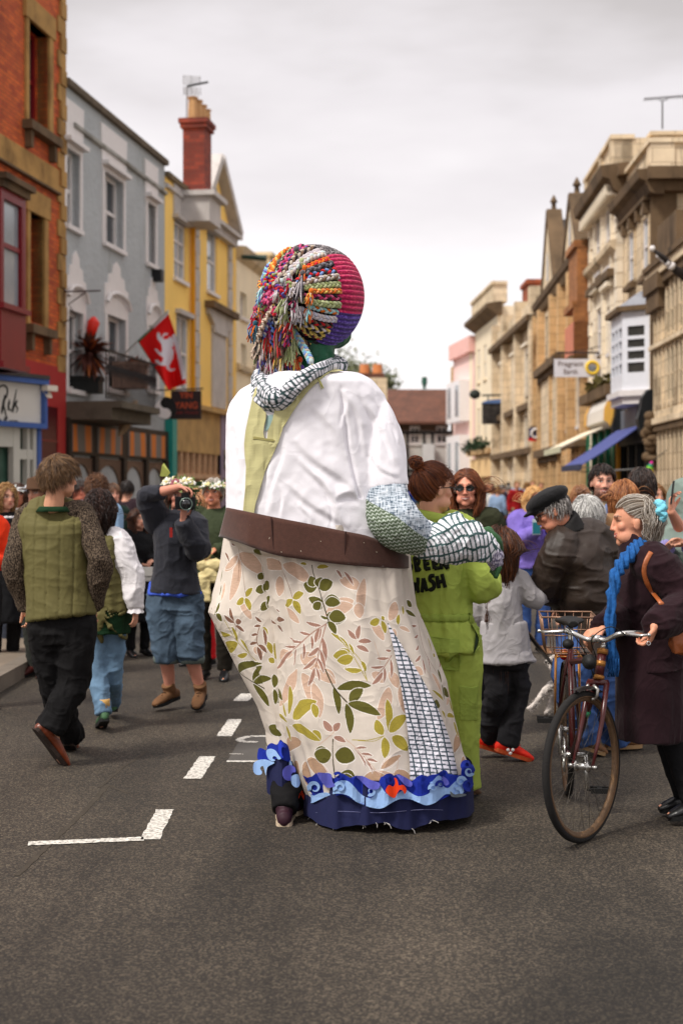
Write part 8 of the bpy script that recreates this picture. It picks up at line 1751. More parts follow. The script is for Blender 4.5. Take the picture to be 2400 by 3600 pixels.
 for x in (460,462,558,556,735,733,880,890,870,1155,1165,820,415,1040): 
  px,py=Z5((x,rr.uniform(640,700)))[0]; pb=np.interp(px,botx[:,0],botx[:,1])-4; p=pt(px,pb,0.012); d=np.array((rr.uniform(-.03,.03),0,-rr.uniform(0.008,0.03))); mb.tube([p,p+d*0.5+(0.004,0,0),p+d],0.0012,4)
 mb.build('loose_thread',mat('pale_thread2',(210,205,200),0.8),b)
 # left flap: the lifted side of the hem seen past the front panel
 def pt2(px,py,off=0.0):
  a=P(930,py,7.1); x=(px-930)/140.0; return P(px,py,6.93-0.08*math.sin(np.clip(x,0,1)*math.pi)-off+0.012*math.sin(px*0.1))
 s2=lambda x,y,o:pt2(x,y,o)
 fl=sheet(smoothpoly(Z5((175,300),(200,290),(240,292),(275,300),(305,320),(330,360),(330,400),(300,430),(285,470),(255,500),(225,512),(190,517),(160,505),(153,480),(152,430),(152,380),(160,330)),3),s2,'hem_flap',NAVY,PT,12,0.008,0.0)
 sheet(smoothpoly(Z5((105,228),(125,228),(150,240),(155,215),(180,195),(215,205),(235,175),(255,190),(285,215),(300,300),(300,315),(230,292),(180,300),(150,310),(110,300),(95,290),(98,250)),3),s2,'royal_wave',ROYAL,fl,12,0.006,0.010)
 c2=lambda *a,**k:curl(*a,**k,par=fl,sf=s2)
 sheet(smoothpoly(Z5((70,330),(85,308),(115,297),(150,297),(180,308),(200,318),(160,340),(150,370),(148,395),(138,360),(128,335),(112,350),(124,372),(118,388),(92,390),(72,372)),3),s2,'pale_wave',PALE,fl,8,0.006,0.02)
 sheet(smoothpoly(Z5((152,240),(175,230),(205,240),(225,268),(240,290),(222,296),(210,280),(195,276),(188,290),(205,300),(190,308),(168,298),(152,270)),3),s2,'pale_wave',PALE,fl,8,0.006,0.022)
 sheet(smoothpoly(Z5((225,190),(250,190),(275,210),(268,225),(245,222),(245,260),(255,285),(238,280),(225,240)),3),s2,'royal_wave',mat('bright_royal_felt',(40,62,186),0.9,0.05,20),fl,8,0.006,0.024)
 sheet(smoothpoly(Z5((250,365),(268,340),(300,330),(325,345),(330,372),(312,376),(302,392),(310,410),(298,425),(270,422),(252,400)),3),s2,'periwinkle_wave',PERI,fl,8,0.006,0.06)
 sheet(smoothpoly(Z5((302,405),(320,390),(345,388),(352,410),(358,440),(345,465),(325,465),(305,445)),3),s2,'pale_wave',PALE,fl,8,0.006,0.065)
 sheet(smoothpoly(Z5((295,300),(305,315),(308,330),(300,345),(290,330)),3),s2,'pale_wave',PALE,fl,8,0.006,0.02)
hem()
# --- arm of the giant: woven patch, herringbone sleeve, printed cloth, knitted cuff, green hand
def arm():
 path=[P(1346,1690,6.87),P(1364,1785,6.80),P(1402,1846,6.75),P(1476,1890,6.79),P(1540,1908,6.84)]; rr=[0.098,0.117,0.124,0.086,0.072]
 mb=MB(); limb(mb,path,rr,26,22,ends=(0,)); 
 bl=np.array(Z6((-80,500),(0,560),(250,700),(400,820),(520,900),(700,960)))
 def colr(V):
  px=CX+V[:,0]/6.72*FOC; py=HY-(V[:,2]-EYE)/6.72*FOC; low=py>np.interp(px,bl[:,0],bl[:,1])
  a=np.stack([px/26,py/5.0,0*px],1); w=vnoise(np.stack([px/2.2,py/16,0*px],1),1)*0.5+vnoise(np.stack([px/14,py/2.6,0*px],1),2)*0.45; wov=lin((172,182,192))*(1+0*w[:,None]); wov=np.where((w>0.16)[:,None],lin((84,98,112)),wov); wov=np.where((w<-0.28)[:,None],lin((206,212,220)),wov)
  # chevrons
  u=(px-1300)+ (py-1700)*-0.30; v=(py-1700)+(px-1300)*0.12; cu=np.mod(u/15.5,1); cv=np.mod((v+np.abs(cu-0.5)*-16)/13.0,1); che=(cv<0.30)&(np.abs(cu-0.5)<0.42)
  gr=np.where(che[:,None],lin((196,206,196)),lin((84,98,76))); return np.where(low[:,None],gr,wov)
 o=remesh(mb,'sleeve_patchwork',PRINT,PT,0.0032,5,disp=lambda V:fold(V,0.006,(7,7,7),31),color=colr)
 # printed cloth bunched over the forearm
 mb=MB(); limb(mb,[P(1500,1898,6.82),P(1550,1908,6.82),P(1628,1902,6.86),P(1702,1926,6.92)],[0.088,0.108,0.102,0.062],24,22); mb.ell(P(1590,1848,6.90),0.075,0.09,0.055); mb.ell(P(1655,1870,6.92),0.06,0.08,0.06); mb.ell(P(1560,1950,6.84),0.06,0.08,0.05)
 def col2(V):
  px=CX+V[:,0]/6.78*FOC; py=HY-(V[:,2]-EYE)/6.78*FOC; px=px-1590; py=py-1940; r=vnoise(np.stack([px/110,py/110,0*px],1),8)*0.8-0.35; u=px*np.cos(r)+py*np.sin(r); v=-px*np.sin(r)+py*np.cos(r); return gingham(u,v,(17.0,40.0),0.42,0.19,lc=(58,86,86),bg=(232,232,238),jit=0.25,seed=3)
 remesh(mb,'forearm_cloth',PRINT,PT,0.0036,4,disp=lambda V:fold(V,0.018,(6,6,6),33)+fold(V,0.006,(15,15,15),35),color=col2)
 mb=MB(); limb(mb,[P(1700,1880,6.98),P(1728,1905,7.0),P(1738,1930,7.02)],[0.04,0.05,0.045],12,12); hnd=mb
 limb(mb,[P(1715,1870,7.02),P(1735,1900,7.04)],[0.03,0.02],8,8)
 for k in range(4):
  q=P(1722+k*5,1935+6*k,7.03-0.03*k); mb.tube([q,q+(0.02,-0.02,-0.06),q+(0.0,-0.04,-0.11)],[0.017,0.016,0.011],8)
 remesh(mb,'hand',mat('green_papier_mache',(40,84,44),0.5,0.5,14,0.5,40),PT,0.006,3)
 mb=MB(); limb(mb,[P(1722,1925,6.94),P(1736,1960,6.93),P(1742,1990,6.95)],[0.042,0.045,0.03],12,12); remesh(mb,'knitted_cuff',knit('lilac_grey_knit',(92,88,112),(212,206,220),90),PT,0.005,2,disp=lambda V:0.006*vnoise(V*70,3))
arm()
# --- head, woolly hat, braids, tassels
HC=P(1103,1046,7.02); HR_=0.238
Kd=nrm(np.array((-0.60,-0.78,-0.05)))        # direction of the knot, the back of the hat
def giant_head():
 mb=MB(); GRN=mat('green_painted_papier_mache',(14,88,58),0.42,0.35,9,0.6,30,dirt=((70,88,40),5,0.56))
 A=-Kd; c=HC
 mb.ell(c,0.235,0.235,0.235); mb.ell(P(1145,1120,7.06),0.150,0.16,0.150); mb.ell(P(1178,1168,7.12),0.085,0.11,0.085)   # jaw
 mb.ell(P(1200,1085,7.12),0.105,0.11,0.12); 
 limb(mb,[P(1085,1330,7.05),P(1092,1270,7.03),P(1095,1200,7.04),P(1100,1120,7.04)],[0.115,0.112,0.12,0.15],16,20)
 nz=c+A*0.225; mb.ell(nz,0.05,0.05,0.06); mb.ell(nz+(0,0,-0.1)+A*-0.02,0.07,0.05,0.03)
 remesh(mb,'head',GRN,PT,0.008,5,disp=lambda V:0.006*vnoise(V*14,3)+0.003*vnoise(V*40,4))
 # hat shell with ribbed band: param by angle a from the knot direction and azimuth b round it
 e1=nrm(np.cross(Kd,(0,0,1.0))); e1=e1 if e1[0]>0 else -e1; e2=np.cross(Kd,e1); e2=e2 if e2[2]>0 else -e2; e1=nrm(np.cross(e2,Kd)); e1=e1 if e1[0]>0 else -e1
 def S_(a,b,off=0.0):
  a=np.asarray(a);b=np.asarray(b); r=(HR_+off)*(1.0+0.06*np.exp(-((a)/0.5)**2)); return HC+r[...,None]*(np.cos(a)[...,None]*Kd+np.sin(a)[...,None]*(np.cos(b)[...,None]*e1+np.sin(b)[...,None]*e2))
 na,nb=70,360; a0,a1=math.radians(67),math.radians(114)
 a=np.linspace(0,1,na); b=np.linspace(0,2*math.pi,nb,endpoint=False); AA,BB=np.meshgrid(a,b,indexing='ij')
 ang=a0+(a1-a0)*AA; rib=0.004*np.sign(np.sin(BB*62))*np.abs(np.sin(BB*62))**0.6; V=S_(ang,BB,0.018+rib*np.clip(np.sin(AA*math.pi)*3,0,1)).reshape(-1,3)
 F=[(i*nb+j,i*nb+(j+1)%nb,(i+1)*nb+(j+1)%nb,(i+1)*nb+j) for i in range(na-1) for j in range(nb)]
 # colours run in blocks round the band
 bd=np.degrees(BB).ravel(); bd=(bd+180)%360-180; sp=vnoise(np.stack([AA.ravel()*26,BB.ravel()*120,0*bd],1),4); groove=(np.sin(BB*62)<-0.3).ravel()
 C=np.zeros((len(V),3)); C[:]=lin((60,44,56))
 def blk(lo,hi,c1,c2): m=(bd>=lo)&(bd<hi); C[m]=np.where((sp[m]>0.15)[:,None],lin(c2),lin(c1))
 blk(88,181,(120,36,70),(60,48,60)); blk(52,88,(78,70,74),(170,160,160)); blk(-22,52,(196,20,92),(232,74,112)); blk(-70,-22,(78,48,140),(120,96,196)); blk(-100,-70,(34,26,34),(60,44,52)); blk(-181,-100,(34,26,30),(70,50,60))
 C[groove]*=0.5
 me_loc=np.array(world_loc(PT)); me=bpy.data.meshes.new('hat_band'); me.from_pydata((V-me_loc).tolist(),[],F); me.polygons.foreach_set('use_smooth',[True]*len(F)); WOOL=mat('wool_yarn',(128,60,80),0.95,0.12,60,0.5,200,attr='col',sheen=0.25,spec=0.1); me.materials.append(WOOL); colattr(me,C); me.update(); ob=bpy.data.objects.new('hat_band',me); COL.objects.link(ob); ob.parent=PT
 ang=a1*0+np.linspace(0.02,a0+0.03,40)[:,None]+0*b[None,:nb]; BB2=np.broadcast_to(b[None,:],ang.shape); V=S_(ang,BB2,0.006+0*ang).reshape(-1,3); F=[(i*nb+j,i*nb+(j+1)%nb,(i+1)*nb+(j+1)%nb,(i+1)*nb+j) for i in range(39) for j in range(nb)]
 mb=MB(); mb.add(V,F); mb.build('hat_crown',knit('dark_hat_knit',(26,20,26),(74,50,64),60),PT,True,fix=False)
 # ---- braids
 def braid(path,nrmals,w,cols,rad=0.0105,per=0.052,name='braid'):
  Pth=np.asarray(path); k=len(Pth); L_=np.concatenate([[0],np.cumsum(np.linalg.norm(np.diff(Pth,axis=0),axis=1))]); n=max(20,int(L_[-1]/0.0055)); s=np.linspace(0,L_[-1],n); Q=np.stack([np.interp(s,L_,Pth[:,i]) for i in range(3)],1); Nn=nrm_rows(np.stack([np.interp(s,L_,np.asarray(nrmals)[:,i]) for i in range(3)],1))
  T=nrm_rows(np.gradient(Q,axis=0)); Sd=nrm_rows(np.cross(T,Nn)); mb=MB(); VV=[];CC=[]
  for j in range(3):
   ph=2*math.pi*(s/per+j/3); pp=Q+Sd*(w*np.sin(ph))[:,None]+Nn*(0.0075*np.sin(2*ph))[:,None]; mb.tube(pp,rad,7); cc=lin(cols[j%len(cols)]); VV.append(np.tile(cc,(n*7,1)))
  o=mb.build(name,WOOL,PT,True,fix=False); C=np.concatenate(VV); C=C*(1+0.22*vnoise(np.concatenate(mb.v)*220,3))[:,None]; colattr(o.data,C); return Q[-1]
 def tassel(p,L_,cols,spread=0.022,n=34,d=(0,0,-1),seed=0,name='tassel'):
  rr=np.random.RandomState(seed); mb=MB(); d=nrm(d); CC=[]; p=np.asarray(p)
  for i in range(n):
   o=rr.randn(3); o-=np.dot(o,d)*d*0.8; o=nrm(o)*spread*math.sqrt(rr.rand()); l=L_*rr.uniform(0.75,1.15); q=[p+d*0.004,p+o*0.35+d*l*0.25,p+o*0.85+d*l*0.6+rr.randn(3)*0.004,p+o*1.15+d*l+rr.randn(3)*0.008+np.array((0,0,-0.01))]; mb.tube(np.array([cr(np.array(q),t) for t in np.linspace(0,3,8)]),0.0034,4); c=lin(cols[rr.randint(len(cols))]); CC.append(np.tile(c*rr.uniform(0.8,1.15),(32,1)))
  mb.ell(p,0.014,0.014,0.016,nu=8,nv=6); CC.append(np.tile(lin(cols[0])*0.9,(len(mb.v[-1]),1)))
  o=mb.build(name,WOOL,PT,True,fix=False); colattr(o.data,np.concatenate(CC)); return o
 W_=(206,196,200);PK=(214,96,140);OR=(222,112,30);GR=(150,160,104);SG=(178,186,140);BL=(120,150,206);TQ=(150,208,214);BR=(120,92,74);BG=(196,182,166);BK=(40,32,38);RD=(206,32,40);MG=(170,30,84);PU=(92,64,150);DG=(96,92,96);YE=(220,190,96);CY=(200,214,214)
 # (azimuth in degrees, colours, half width, where on the way it stops 0..1, bend)
 B=[(116,(BK,OR,YE),.016,1,.10),(104,(OR,OR,YE),.017,1,.10),(94,(DG,SG,BK),.016,.55,.02),(86,(MG,PK,BK),.015,.95,.02),(77,(PK,PU,MG),.015,.95,.06),(68,(BG,BR,BK),.018,.80,.05),(60,(W_,(180,168,178),W_),.021,.62,.0),(51,(CY,BG,W_),.021,.86,.05),(43,(OR,RD,OR),.017,.48,.0),(35,(DG,(120,118,128),BK),.018,.55,.0),(26,(RD,BL,BK),.019,.80,.02),(18,(BG,BR,W_),.018,.74,.0),(9,(GR,SG,SG),.020,.86,.0),(1,(OR,YE,(240,150,90)),.015,.50,.0),(-6,(MG,PK,BK),.017,.72,-.02),(-14,(SG,GR,SG),.020,.84,-.03),(-23,(TQ,OR,CY),.015,.5,-.02),(-31,(W_,(196,196,214),W_),.020,.62,-.06),(-40,(BK,RD,BR),.016,.70,-.08),(-47,(YE,BK,W_),.017,.85,-.10),(-56,(YE,(196,170,96),BK),.018,.80,-.14),(128,(PU,BL,TQ),.016,.8,.1),(140,(BL,TQ,BL),.016,.8,.1),(152,(OR,BK,YE),.016,.95,.1),(166,(MG,BK,PK),.016,.95,.1),(180,(BK,PU,DG),.016,.95,.1),(200,(OR,YE,BR),.016,.95,.1),(225,(RD,BK,MG),.016,.95,.1),(255,(BK,BR,BG),.016,.95,.05),(280,(BK,YE,BR),.016,.95,.0),(330-390,(BK,RD,YE),.015,.6,-.1)]
 ends=[]
 for i,(az,cols,w,stop,bend) in enumerate(B):
  t=np.linspace(0,stop,24); aa=a0+0.02-(a0-0.06)*t; bb=math.radians(az)+bend*4*t*(1-t)*1.2; pts=S_(aa,bb,0.020+0.022*t+0.006*(i%2)); nn=nrm_rows(pts-HC); q=braid(pts,nn,w*0.50,cols,rad=w*0.40,per=0.062)
  ends.append((q,cols,i,nn[-1]))
 for q,cols,i,nv in ends:
  if B[i][3]<0.93 and B[i][0]>-80 and B[i][0]<150: tassel(q+nv*0.01,0.055+0.05*(i%3==0)+0.03*(i in(7,9)),cols+( W_,),0.020,26,(-0.25,-0.2,-1),i)
 # knotted heap over the back of the hat
 rr=np.random.RandomState(12); kc=HC+Kd*(HR_+0.045); cc=[MG,PK,BK,MG,(150,20,60),BG,PU,RD,GR]
 for i in range(20):
  o=rr.randn(3); o-=np.dot(o,Kd)*Kd; o=nrm(o)*rr.uniform(0.015,0.075); p0=kc+o*1.0+Kd*rr.uniform(-0.01,0.03); a1_=nrm(np.cross(Kd,rr.randn(3))); th=np.linspace(0,5.2,20); r_=rr.uniform(0.016,0.034); pts=p0+np.outer(np.cos(th)*r_,a1_)+np.outer(np.sin(th)*r_,nrm(np.cross(a1_,Kd)+0.5*Kd)); braid(pts,np.tile(Kd,(20,1)),0.010,(cc[i%9],cc[(i+1)%9],cc[(i*2+1)%9]),0.0075,name='knot')
 # tassels hanging from the knot and the back: (x,y in the head crop), length, colours
 T=[((250,700),.10,(RD,MG,BR)),((175,780),.09,(MG,RD,BK)),((130,830),.10,(BL,OR,BK)),((150,900),.07,((40,90,110),OR,BK)),((215,860),.11,(GR,BG,W_)),((260,820),.14,(BG,W_,GR)),((330,830),.09,(PK,PK,MG)),((420,830),.16,(BR,(96,60,50),RD)),((480,760),.08,(YE,BG,OR)),((520,820),.12,(BK,PU,MG)),((300,930),.17,(RD,OR,BR)),((250,960),.15,(BK,GR,BG)),((390,960),.15,(BR,BK,OR)),((190,1040),.11,(BG,(220,180,160),BR)),((230,1090),.12,(BL,W_,PU)),((340,1080),.15,(W_,BG,PK)),((420,1010),.16,(YE,(200,160,80),BK)),((430,1120),.15,(YE,BG,BK)),((500,980),.13,(BK,RD,BR)),((300,1190),.09,(MG,BR,RD)),((345,1210),.12,(BL,(70,96,190),BK)),((405,1290),.13,((40,70,180),BL,(110,150,220))),((455,1150),.16,(BK,BR,BG)),((560,1110),.11,(BK,MG,OR)),((590,1230),.11,((220,90,40),GR,YE)),((640,1300),.13,((200,70,30),GR,OR,YE)),((540,960),.11,(SG,GR,SG)),((530,1190),.12,(BK,PU,BL)),((570,1330),.10,(BL,TQ,BR)),((660,1390),.12,(PU,BL,(70,60,110))),((480,1220),.12,(BK,PU,RD)),((380,1150),.13,(RD,BK,BG)),((150,740),.06,(MG,RD,PK)),((220,640),.07,(OR,YE,OR)),((170,1120),.06,((226,200,180),BG,BR)),((600,590),.10,(W_,CY,W_)),((560,1000),.13,(SG,SG,GR)),((600,80),.08,(DG,SG,GR)),((400,340),.07,(TQ,BL,BG)),((390,430),.06,(YE,GR,BG)),((460,480),.07,(BL,CY,BL)),((660,150+60),.05,(SG,DG,GR))]
 for i,((x,y),l,cols) in enumerate(T):
  px,py=ZH((x,y))[0]; r=(HR_+0.05); X_,Z_=(px-CX)/FOC*6.85,EYE-(py-HY)/FOC*6.85; dx,dz=X_-HC[0],Z_-HC[2]; q=r*r-dx*dx-dz*dz; yy=HC[1]-math.sqrt(q) if q>0.0 else HC[1]-0.02
  if py>1130: yy=min(yy,6.86); yy=max(yy,6.78)
  rr=np.random.RandomState(i); p=P(px,py,yy); 
  if 600<y or i<33:
   # cord from the knot to the tassel head
   c=lin(cols[0]); st=kc+rr.randn(3)*0.02; m_=mid(st,p,0.5)+Kd*0.03+np.array((0,0,-0.01)); pts=np.array([cr(np.array([st,m_,p]),t) for t in np.linspace(0,2,16)]); 
   if np.linalg.norm(st-p)>0.05 and i%2==0: braid(pts,np.tile(Kd,(16,1)),0.008,cols,0.0065,0.04,'cord')
  tassel(p,l,cols,0.024,34,(rr.uniform(-0.2,0.15),-0.05,-1),i+50)
 # one long grey-blue braid hanging to the scarf with its tassel
 p0,p1=P(*ZH((600,1040))[0],6.84),P(*ZH((760,1320))[0],6.74); pts=np.array([cr(np.array([p0+(-0.03,0,0.05),p0,mid(p0,p1)+(0.01,-0.01,-0.01),p1]),t) for t in np.linspace(0,3,24)]); braid(pts,np.tile((0,-1,0),(24,1)),0.011,(TQ,BG,BL),0.0085); tassel(p1,0.13,(CY,(196,190,120),(90,180,180),W_),0.03,40,(0.45,-0.1,-1),99)
giant_head()
def puppeteer():
 Y=6.78; J=JJ(Y,head=(1180,1650,0.25),neck=(1180,1760,0.25),shL=(1080,1830,0.25),shR=(1290,1830,0.25),elL=(1040,2010,0.25),wrL=(1060,2150,0.2),elR=(1330,2010,0.25),wrR=(1310,2150,0.2),hiL=(1075,2240,0.2),hiR=(1180,2240,0.2),knL=(1010,2560,0.1),knR=(1200,2560,0.2),anL=(1003,2838,0.02),anR=(1062,2820,0.5),toL=(985,2912,-0.02),toR=(1085,2868,0.62))
 J['toL']=P(1006,2861,7.03); J['anL']=P(1000,2845,6.82); J['knL']=P(1010,2560,7.12); J['anR']=P(1215,2850,7.1); J['toR']=P(1240,2838,7.3); J['knR']=P(1190,2600,7.1); J['hiL']=P(1070,2240,7.15)
 p=Person('puppeteer under the giant figure, only black trousers and a maroon trainer showing below its hem',J,basis((0,1,0)),k=1.0,vox=0.011)
 p.trousers(LEGB,r=(0.10,0.09,0.07,0.064,0.062),seed=3,folds=0.012); p.top(BLACKF,'dark_top')
 m=mat('maroon_trainer',(52,24,36),0.6,0.1,20)
 footwear(p.root,{**J},m,PSOLE,1.1)
 # second trainer turned away behind the first
 shoe(p.root,P(1040,2818,7.02),P(1072,2842,7.14),m,PSOLE,0.95)
 mb=MB(); limb(mb,[P(1050,2560,7.2),P(1034,2740,7.12),P(1038,2815,7.03)],[0.08,0.075,0.05],12,12); remesh(mb,'trouser_leg',LEGB,p.root,0.009,3,disp=lambda V:fold(V,0.01,(9,9,9),3))
puppeteer()
# ---------------------------------------------------------------- centre and right-hand group
LIMEF=fabric('lime_green_drill',(166,184,84),0.8,0.08,8,0.25,260); LEATH=mat('dark_brown_jacket',(44,32,24),0.55,0.2,8,0.15,50,spec=0.4,wr=0.16,ws=3); PURP=fabric('purple_fleece',(122,104,184)); PLUM=fabric('plum_wool_coat',(38,21,26),0.95,0.12,14,0.3,200,sheen=0.05)
GREYT=fabric('grey_marl_jersey',(164,160,162),var=0.05); REDS=mat('red_trainer_mesh',(224,40,18),0.6,0.08,30); RSOLE=mat('orange_gum_sole',(176,72,30),0.7)
def ray_on(b): return lambda x,y,o:onto(b,x,y,o,8.0)
def strokes(lst,surf,m,parent,r,name,off=0.006,flat=0.4):
 for pts in lst:
  Q=np.array([surf(x,y,off) for x,y in smoothpoly(pts,5,False)]) if len(pts)>2 else np.array([surf(pts[0][0]+(pts[1][0]-pts[0][0])*f,pts[0][1]+(pts[1][1]-pts[0][1])*f,off) for f in np.linspace(0,1,7)])
  mb=MB(); mb.tube(Q,r,8,across=(1,0.001,0.3),r2=[r*flat]*len(Q)) if False else mb.tube(Q,r,8)
  mb.build(name,m,parent,True)
def jumpsuit_woman():
 Y=7.4; J=JJ(Y,head=(1526,1722,0),neck=(1512,1822,0.02),shL=(1440,1868,0.06),shR=(1622,1872,0.0),elL=(1405,2040,0.2),wrL=(1430,2130,0.35),elR=(1692,2062,-0.02),wrR=(1728,1988,0.20),
   hiL=(1520,2262,0),hiR=(1618,2262,0),knL=(1540,2520,0),knR=(1630,2520,0),anL=(1562,2752,0),anR=(1642,2758,0),toL=(1580,2800,0.15),toR=(1672,2803,0.15))
 B=basis((0.86,0.45,-0.06)); p=Person('woman in lime-green jumpsuit, auburn hair in a bun, under the giant figure\'s arm',J,B,skin=(214,158,130),k=1.0,hk=1.02,vox=0.006,hand_kw={'R':dict(d=(0.1,0.3,-0.9),pn=(-1,0,0),curl=0.5)},lips=(176,90,84),brow=(110,64,40))
 s=p; k=1.0; mb=MB(); pts,R,R2,AC=torso_path(J,0.05,0.030,1.0,1.1,1); R[1]=0.165; R[2]=0.150; R[0]=0.178; limb(mb,pts,R,26,20,R2,AC)
 limb(mb,[mid(J['shR'],J['neck'],0.35),J['shR'],mid(J['shR'],J['elR'],0.5),J['elR'],mid(J['elR'],J['wrR'],0.55)],[0.085,0.088,0.092,0.090,0.062],22,14,ends=(0,)); limb(mb,[mid(J['shL'],J['neck'],0.35),J['shL'],J['elL'],mid(J['elL'],J['wrL'],0.5)],[0.08,0.08,0.07,0.06],22,14,ends=(0,))
 limb(mb,[J['hiL']+(0,0,0.1),J['hiL'],(J['hiL']-(0,0,0.12))],[0.10,0.12,0.10],10,14)
 for q in 'LR': limb(mb,[J['hi'+q]+(0,0,0.02),mid(J['hi'+q],J['kn'+q],0.5),J['kn'+q],mid(J['kn'+q],J['an'+q],0.5),J['an'+q]-(0,0,0.02)],[0.112,0.100,0.084,0.074,0.070],22,16,ends=(0,))
 zw=P(0,2172,Y)[2]
 def dsp(V):
  d=fold(V,0.007,(8,8,5),5)+0.006*np.sin(V[:,0]*110+np.sin(V[:,2]*20)*0.5)*np.exp(-((V[:,2]-zw)/0.07)**2)-0.012*np.exp(-((V[:,2]-zw)/0.018)**2)
  return d+fold(V,0.006,(14,14,4),8)+0.008*np.sin(V[:,0]*60)*np.exp(-((V[:,2]-zw+0.14)/0.12)**2)+0.007*np.sin(V[:,0]*46+1)*np.exp(-((V[:,2]-zw-0.12)/0.1)**2)
 js=remesh(mb,'jumpsuit',LIMEF,p.root,0.0075,4,disp=dsp); b=bvh_of(js); sf=ray_on(b); sx=lambda x,y,o:onto(b,x,y,o,7.3)
 DL=fabric('lime_green_pocket',(152,172,78),0.8,0.08,8)
 mb=MB(); st=[sx(x,2172+2*math.sin(x),0.004) for x in range(1470,1692,8)]; mb.tube(st,0.020,8,r2=[0.007]*len(st),across=(0,0,1)); mb.build('waistband',DL,js,True)
 for pl in (((1070,362),(1335,385),(1340,670),(1195,662),(1062,560)),((1338,810),(1510,812),(1500,1130),(1350,1122))): sheet(Z4(*pl),sx,'pocket',DL,js,16,0.004,0.003)
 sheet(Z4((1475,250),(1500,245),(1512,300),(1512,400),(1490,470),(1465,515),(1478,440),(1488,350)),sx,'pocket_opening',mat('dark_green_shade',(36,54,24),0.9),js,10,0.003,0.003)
 sheet(Z4((1480,236),(1490,236),(1530,290),(1545,360),(1520,440),(1475,520),(1462,515),(1500,440),(1512,360),(1503,300)),sx,'pocket_edge',DL,js,8,0.006,0.004)
 INK=mat('black_felt_letters',(18,22,12),0.9)
 L6=lambda *q:Z6(*q)
 G_=[L6((378,1085),(352,1090),(340,1130),(352,1180),(382,1170),(378,1140),(360,1140))]
 R_=[L6((408,1072),(430,1205)),L6((408,1075),(448,1085),(450,1122),(418,1136)),L6((424,1136),(462,1195))]
 E1=[L6((498,1085),(512,1180)),L6((498,1088),(548,1080)),L6((505,1130),(545,1124)),L6((512,1178),(556,1170))]
 E2=[L6((578,1085),(590,1176)),L6((578,1088),(622,1082)),L6((584,1130),(620,1124)),L6((590,1174),(634,1166))]
 N_=[L6((655,1180),(648,1090)),L6((648,1092),(712,1176)),L6((712,1176),(704,1084))]
 Wq=[L6((385,1270),(412,1395)),L6((412,1395),(415,1300)),L6((415,1300),(448,1392)),L6((448,1392),(440,1255))]
 A_=[L6((478,1388),(492,1262)),L6((492,1262),(524,1380)),L6((482,1345),(516,1338))]
 S_=[L6((592,1238),(556,1242),(552,1278),(580,1300),(588,1340),(560,1368),(545,1352))]
 H_=[L6((612,1240),(632,1352)),L6((660,1222),(690,1348)),L6((622,1298),(674,1286))]
 for g,r in ((G_,.0105),(R_,.0105),(E1,.010),(E2,.010),(N_,.010),(Wq,.0098),(A_,.0105),(S_,.0105),(H_,.0105)): strokes(g,sx,INK,js,r,'letter',0.001)
 footwear(p.root,J,mat('tan_shoe',(96,70,50),0.7),RUBBER,1.0)
 mb=MB(); nk=J['neck']; mb.tube([nk-(0,0,0.02),nk+(0.003,0,0.02),nk+(0.006,0.0,0.035)],[0.092,0.082,0.078],20); mb.build('collar',LIMEF,p.root,True)
 AUB=((118,62,32),(96,48,26),(146,82,42),(78,38,22),(132,72,36))
 p.hair(AUB,'pull',5500,target=(0.0,-0.098,0.088),thick=0.018,seed=3,m=12,r=0.0012,zlow=(-0.86,-0.80,-0.16,0.30,0.60),vol=1.08)
 p.hair(AUB,'curly',800,L=0.045,curl=0.010,seed=8,r=0.0014,zlow=(9,9,0.35,0.42,0.62),name='fringe')
 bc=J['head']+np.array((0,-0.112,0.125))*1.08@B; rr=np.random.RandomState(3); mb=MB(); CC=[]
 for i in range(150):
  a=nrm(rr.randn(3)); e=nrm(np.cross(a,rr.randn(3))); f=np.cross(a,e); r=rr.uniform(0.020,0.040); th=np.linspace(0,rr.uniform(3,6),12); Q=bc+a*rr.uniform(-.01,.01)+np.outer(np.cos(th)*r,e)+np.outer(np.sin(th)*r*0.85,f); mb.tube(Q,0.0022,3); CC.append(np.tile(lin(AUB[rr.randint(5)])*rr.uniform(.8,1.2),(36,1)))
 mb.ell(bc,0.028,0.028,0.026); CC.append(np.tile(lin(AUB[3]),(len(mb.v[-1]),1))); o=mb.build('hair_bun',MATS['hair_strands'],p.root,True,fix=False); colattr(o.data,np.concatenate(CC))
 glasses(p,1.08,False)
def glasses(p,k,sun):
 B=p.B;c=p.J['head']; g=lambda x,y,z:c+np.array((x,y,z))*k@B; mb=MB(); fr=mat('glasses_frame',(34,24,20),0.35)
 for s in (1,-1):
  ring=[g(s*0.033+0.024*math.cos(a),0.098-0.012*abs(math.cos(a)) if s*math.cos(a)>0 else 0.1,0.010+0.020*math.sin(a)) for a in np.linspace(0,6.283,20,endpoint=False)]; mb.tube(ring,0.0022*k,6,closed=True); mb.tube([g(s*0.057,0.088,0.016),g(s*0.082,0.05,0.014),g(s*0.086,-0.02,0.008)],0.0024*k,6)
 mb.tube([g(-0.010,0.101,0.014),g(0,0.104,0.017),g(0.010,0.101,0.014)],0.002*k,6); o=mb.build('glasses',fr,p.root,True)
 for s in (1,-1):
  q=MB(); q.prism([g(s*0.033+0.023*math.cos(a),0.099-(0.010*max(0,math.cos(a)*s)),0.010+0.019*math.sin(a)) for a in np.linspace(0,6.283,20,endpoint=False)],B[1]*0.0015); q.build('lens',mat('sun_lens',(16,14,16),0.08,spec=0.8) if sun else mat('clear_lens',(190,186,186),0.05,trans=0.9,spec=0.6),o)
jumpsuit_woman()
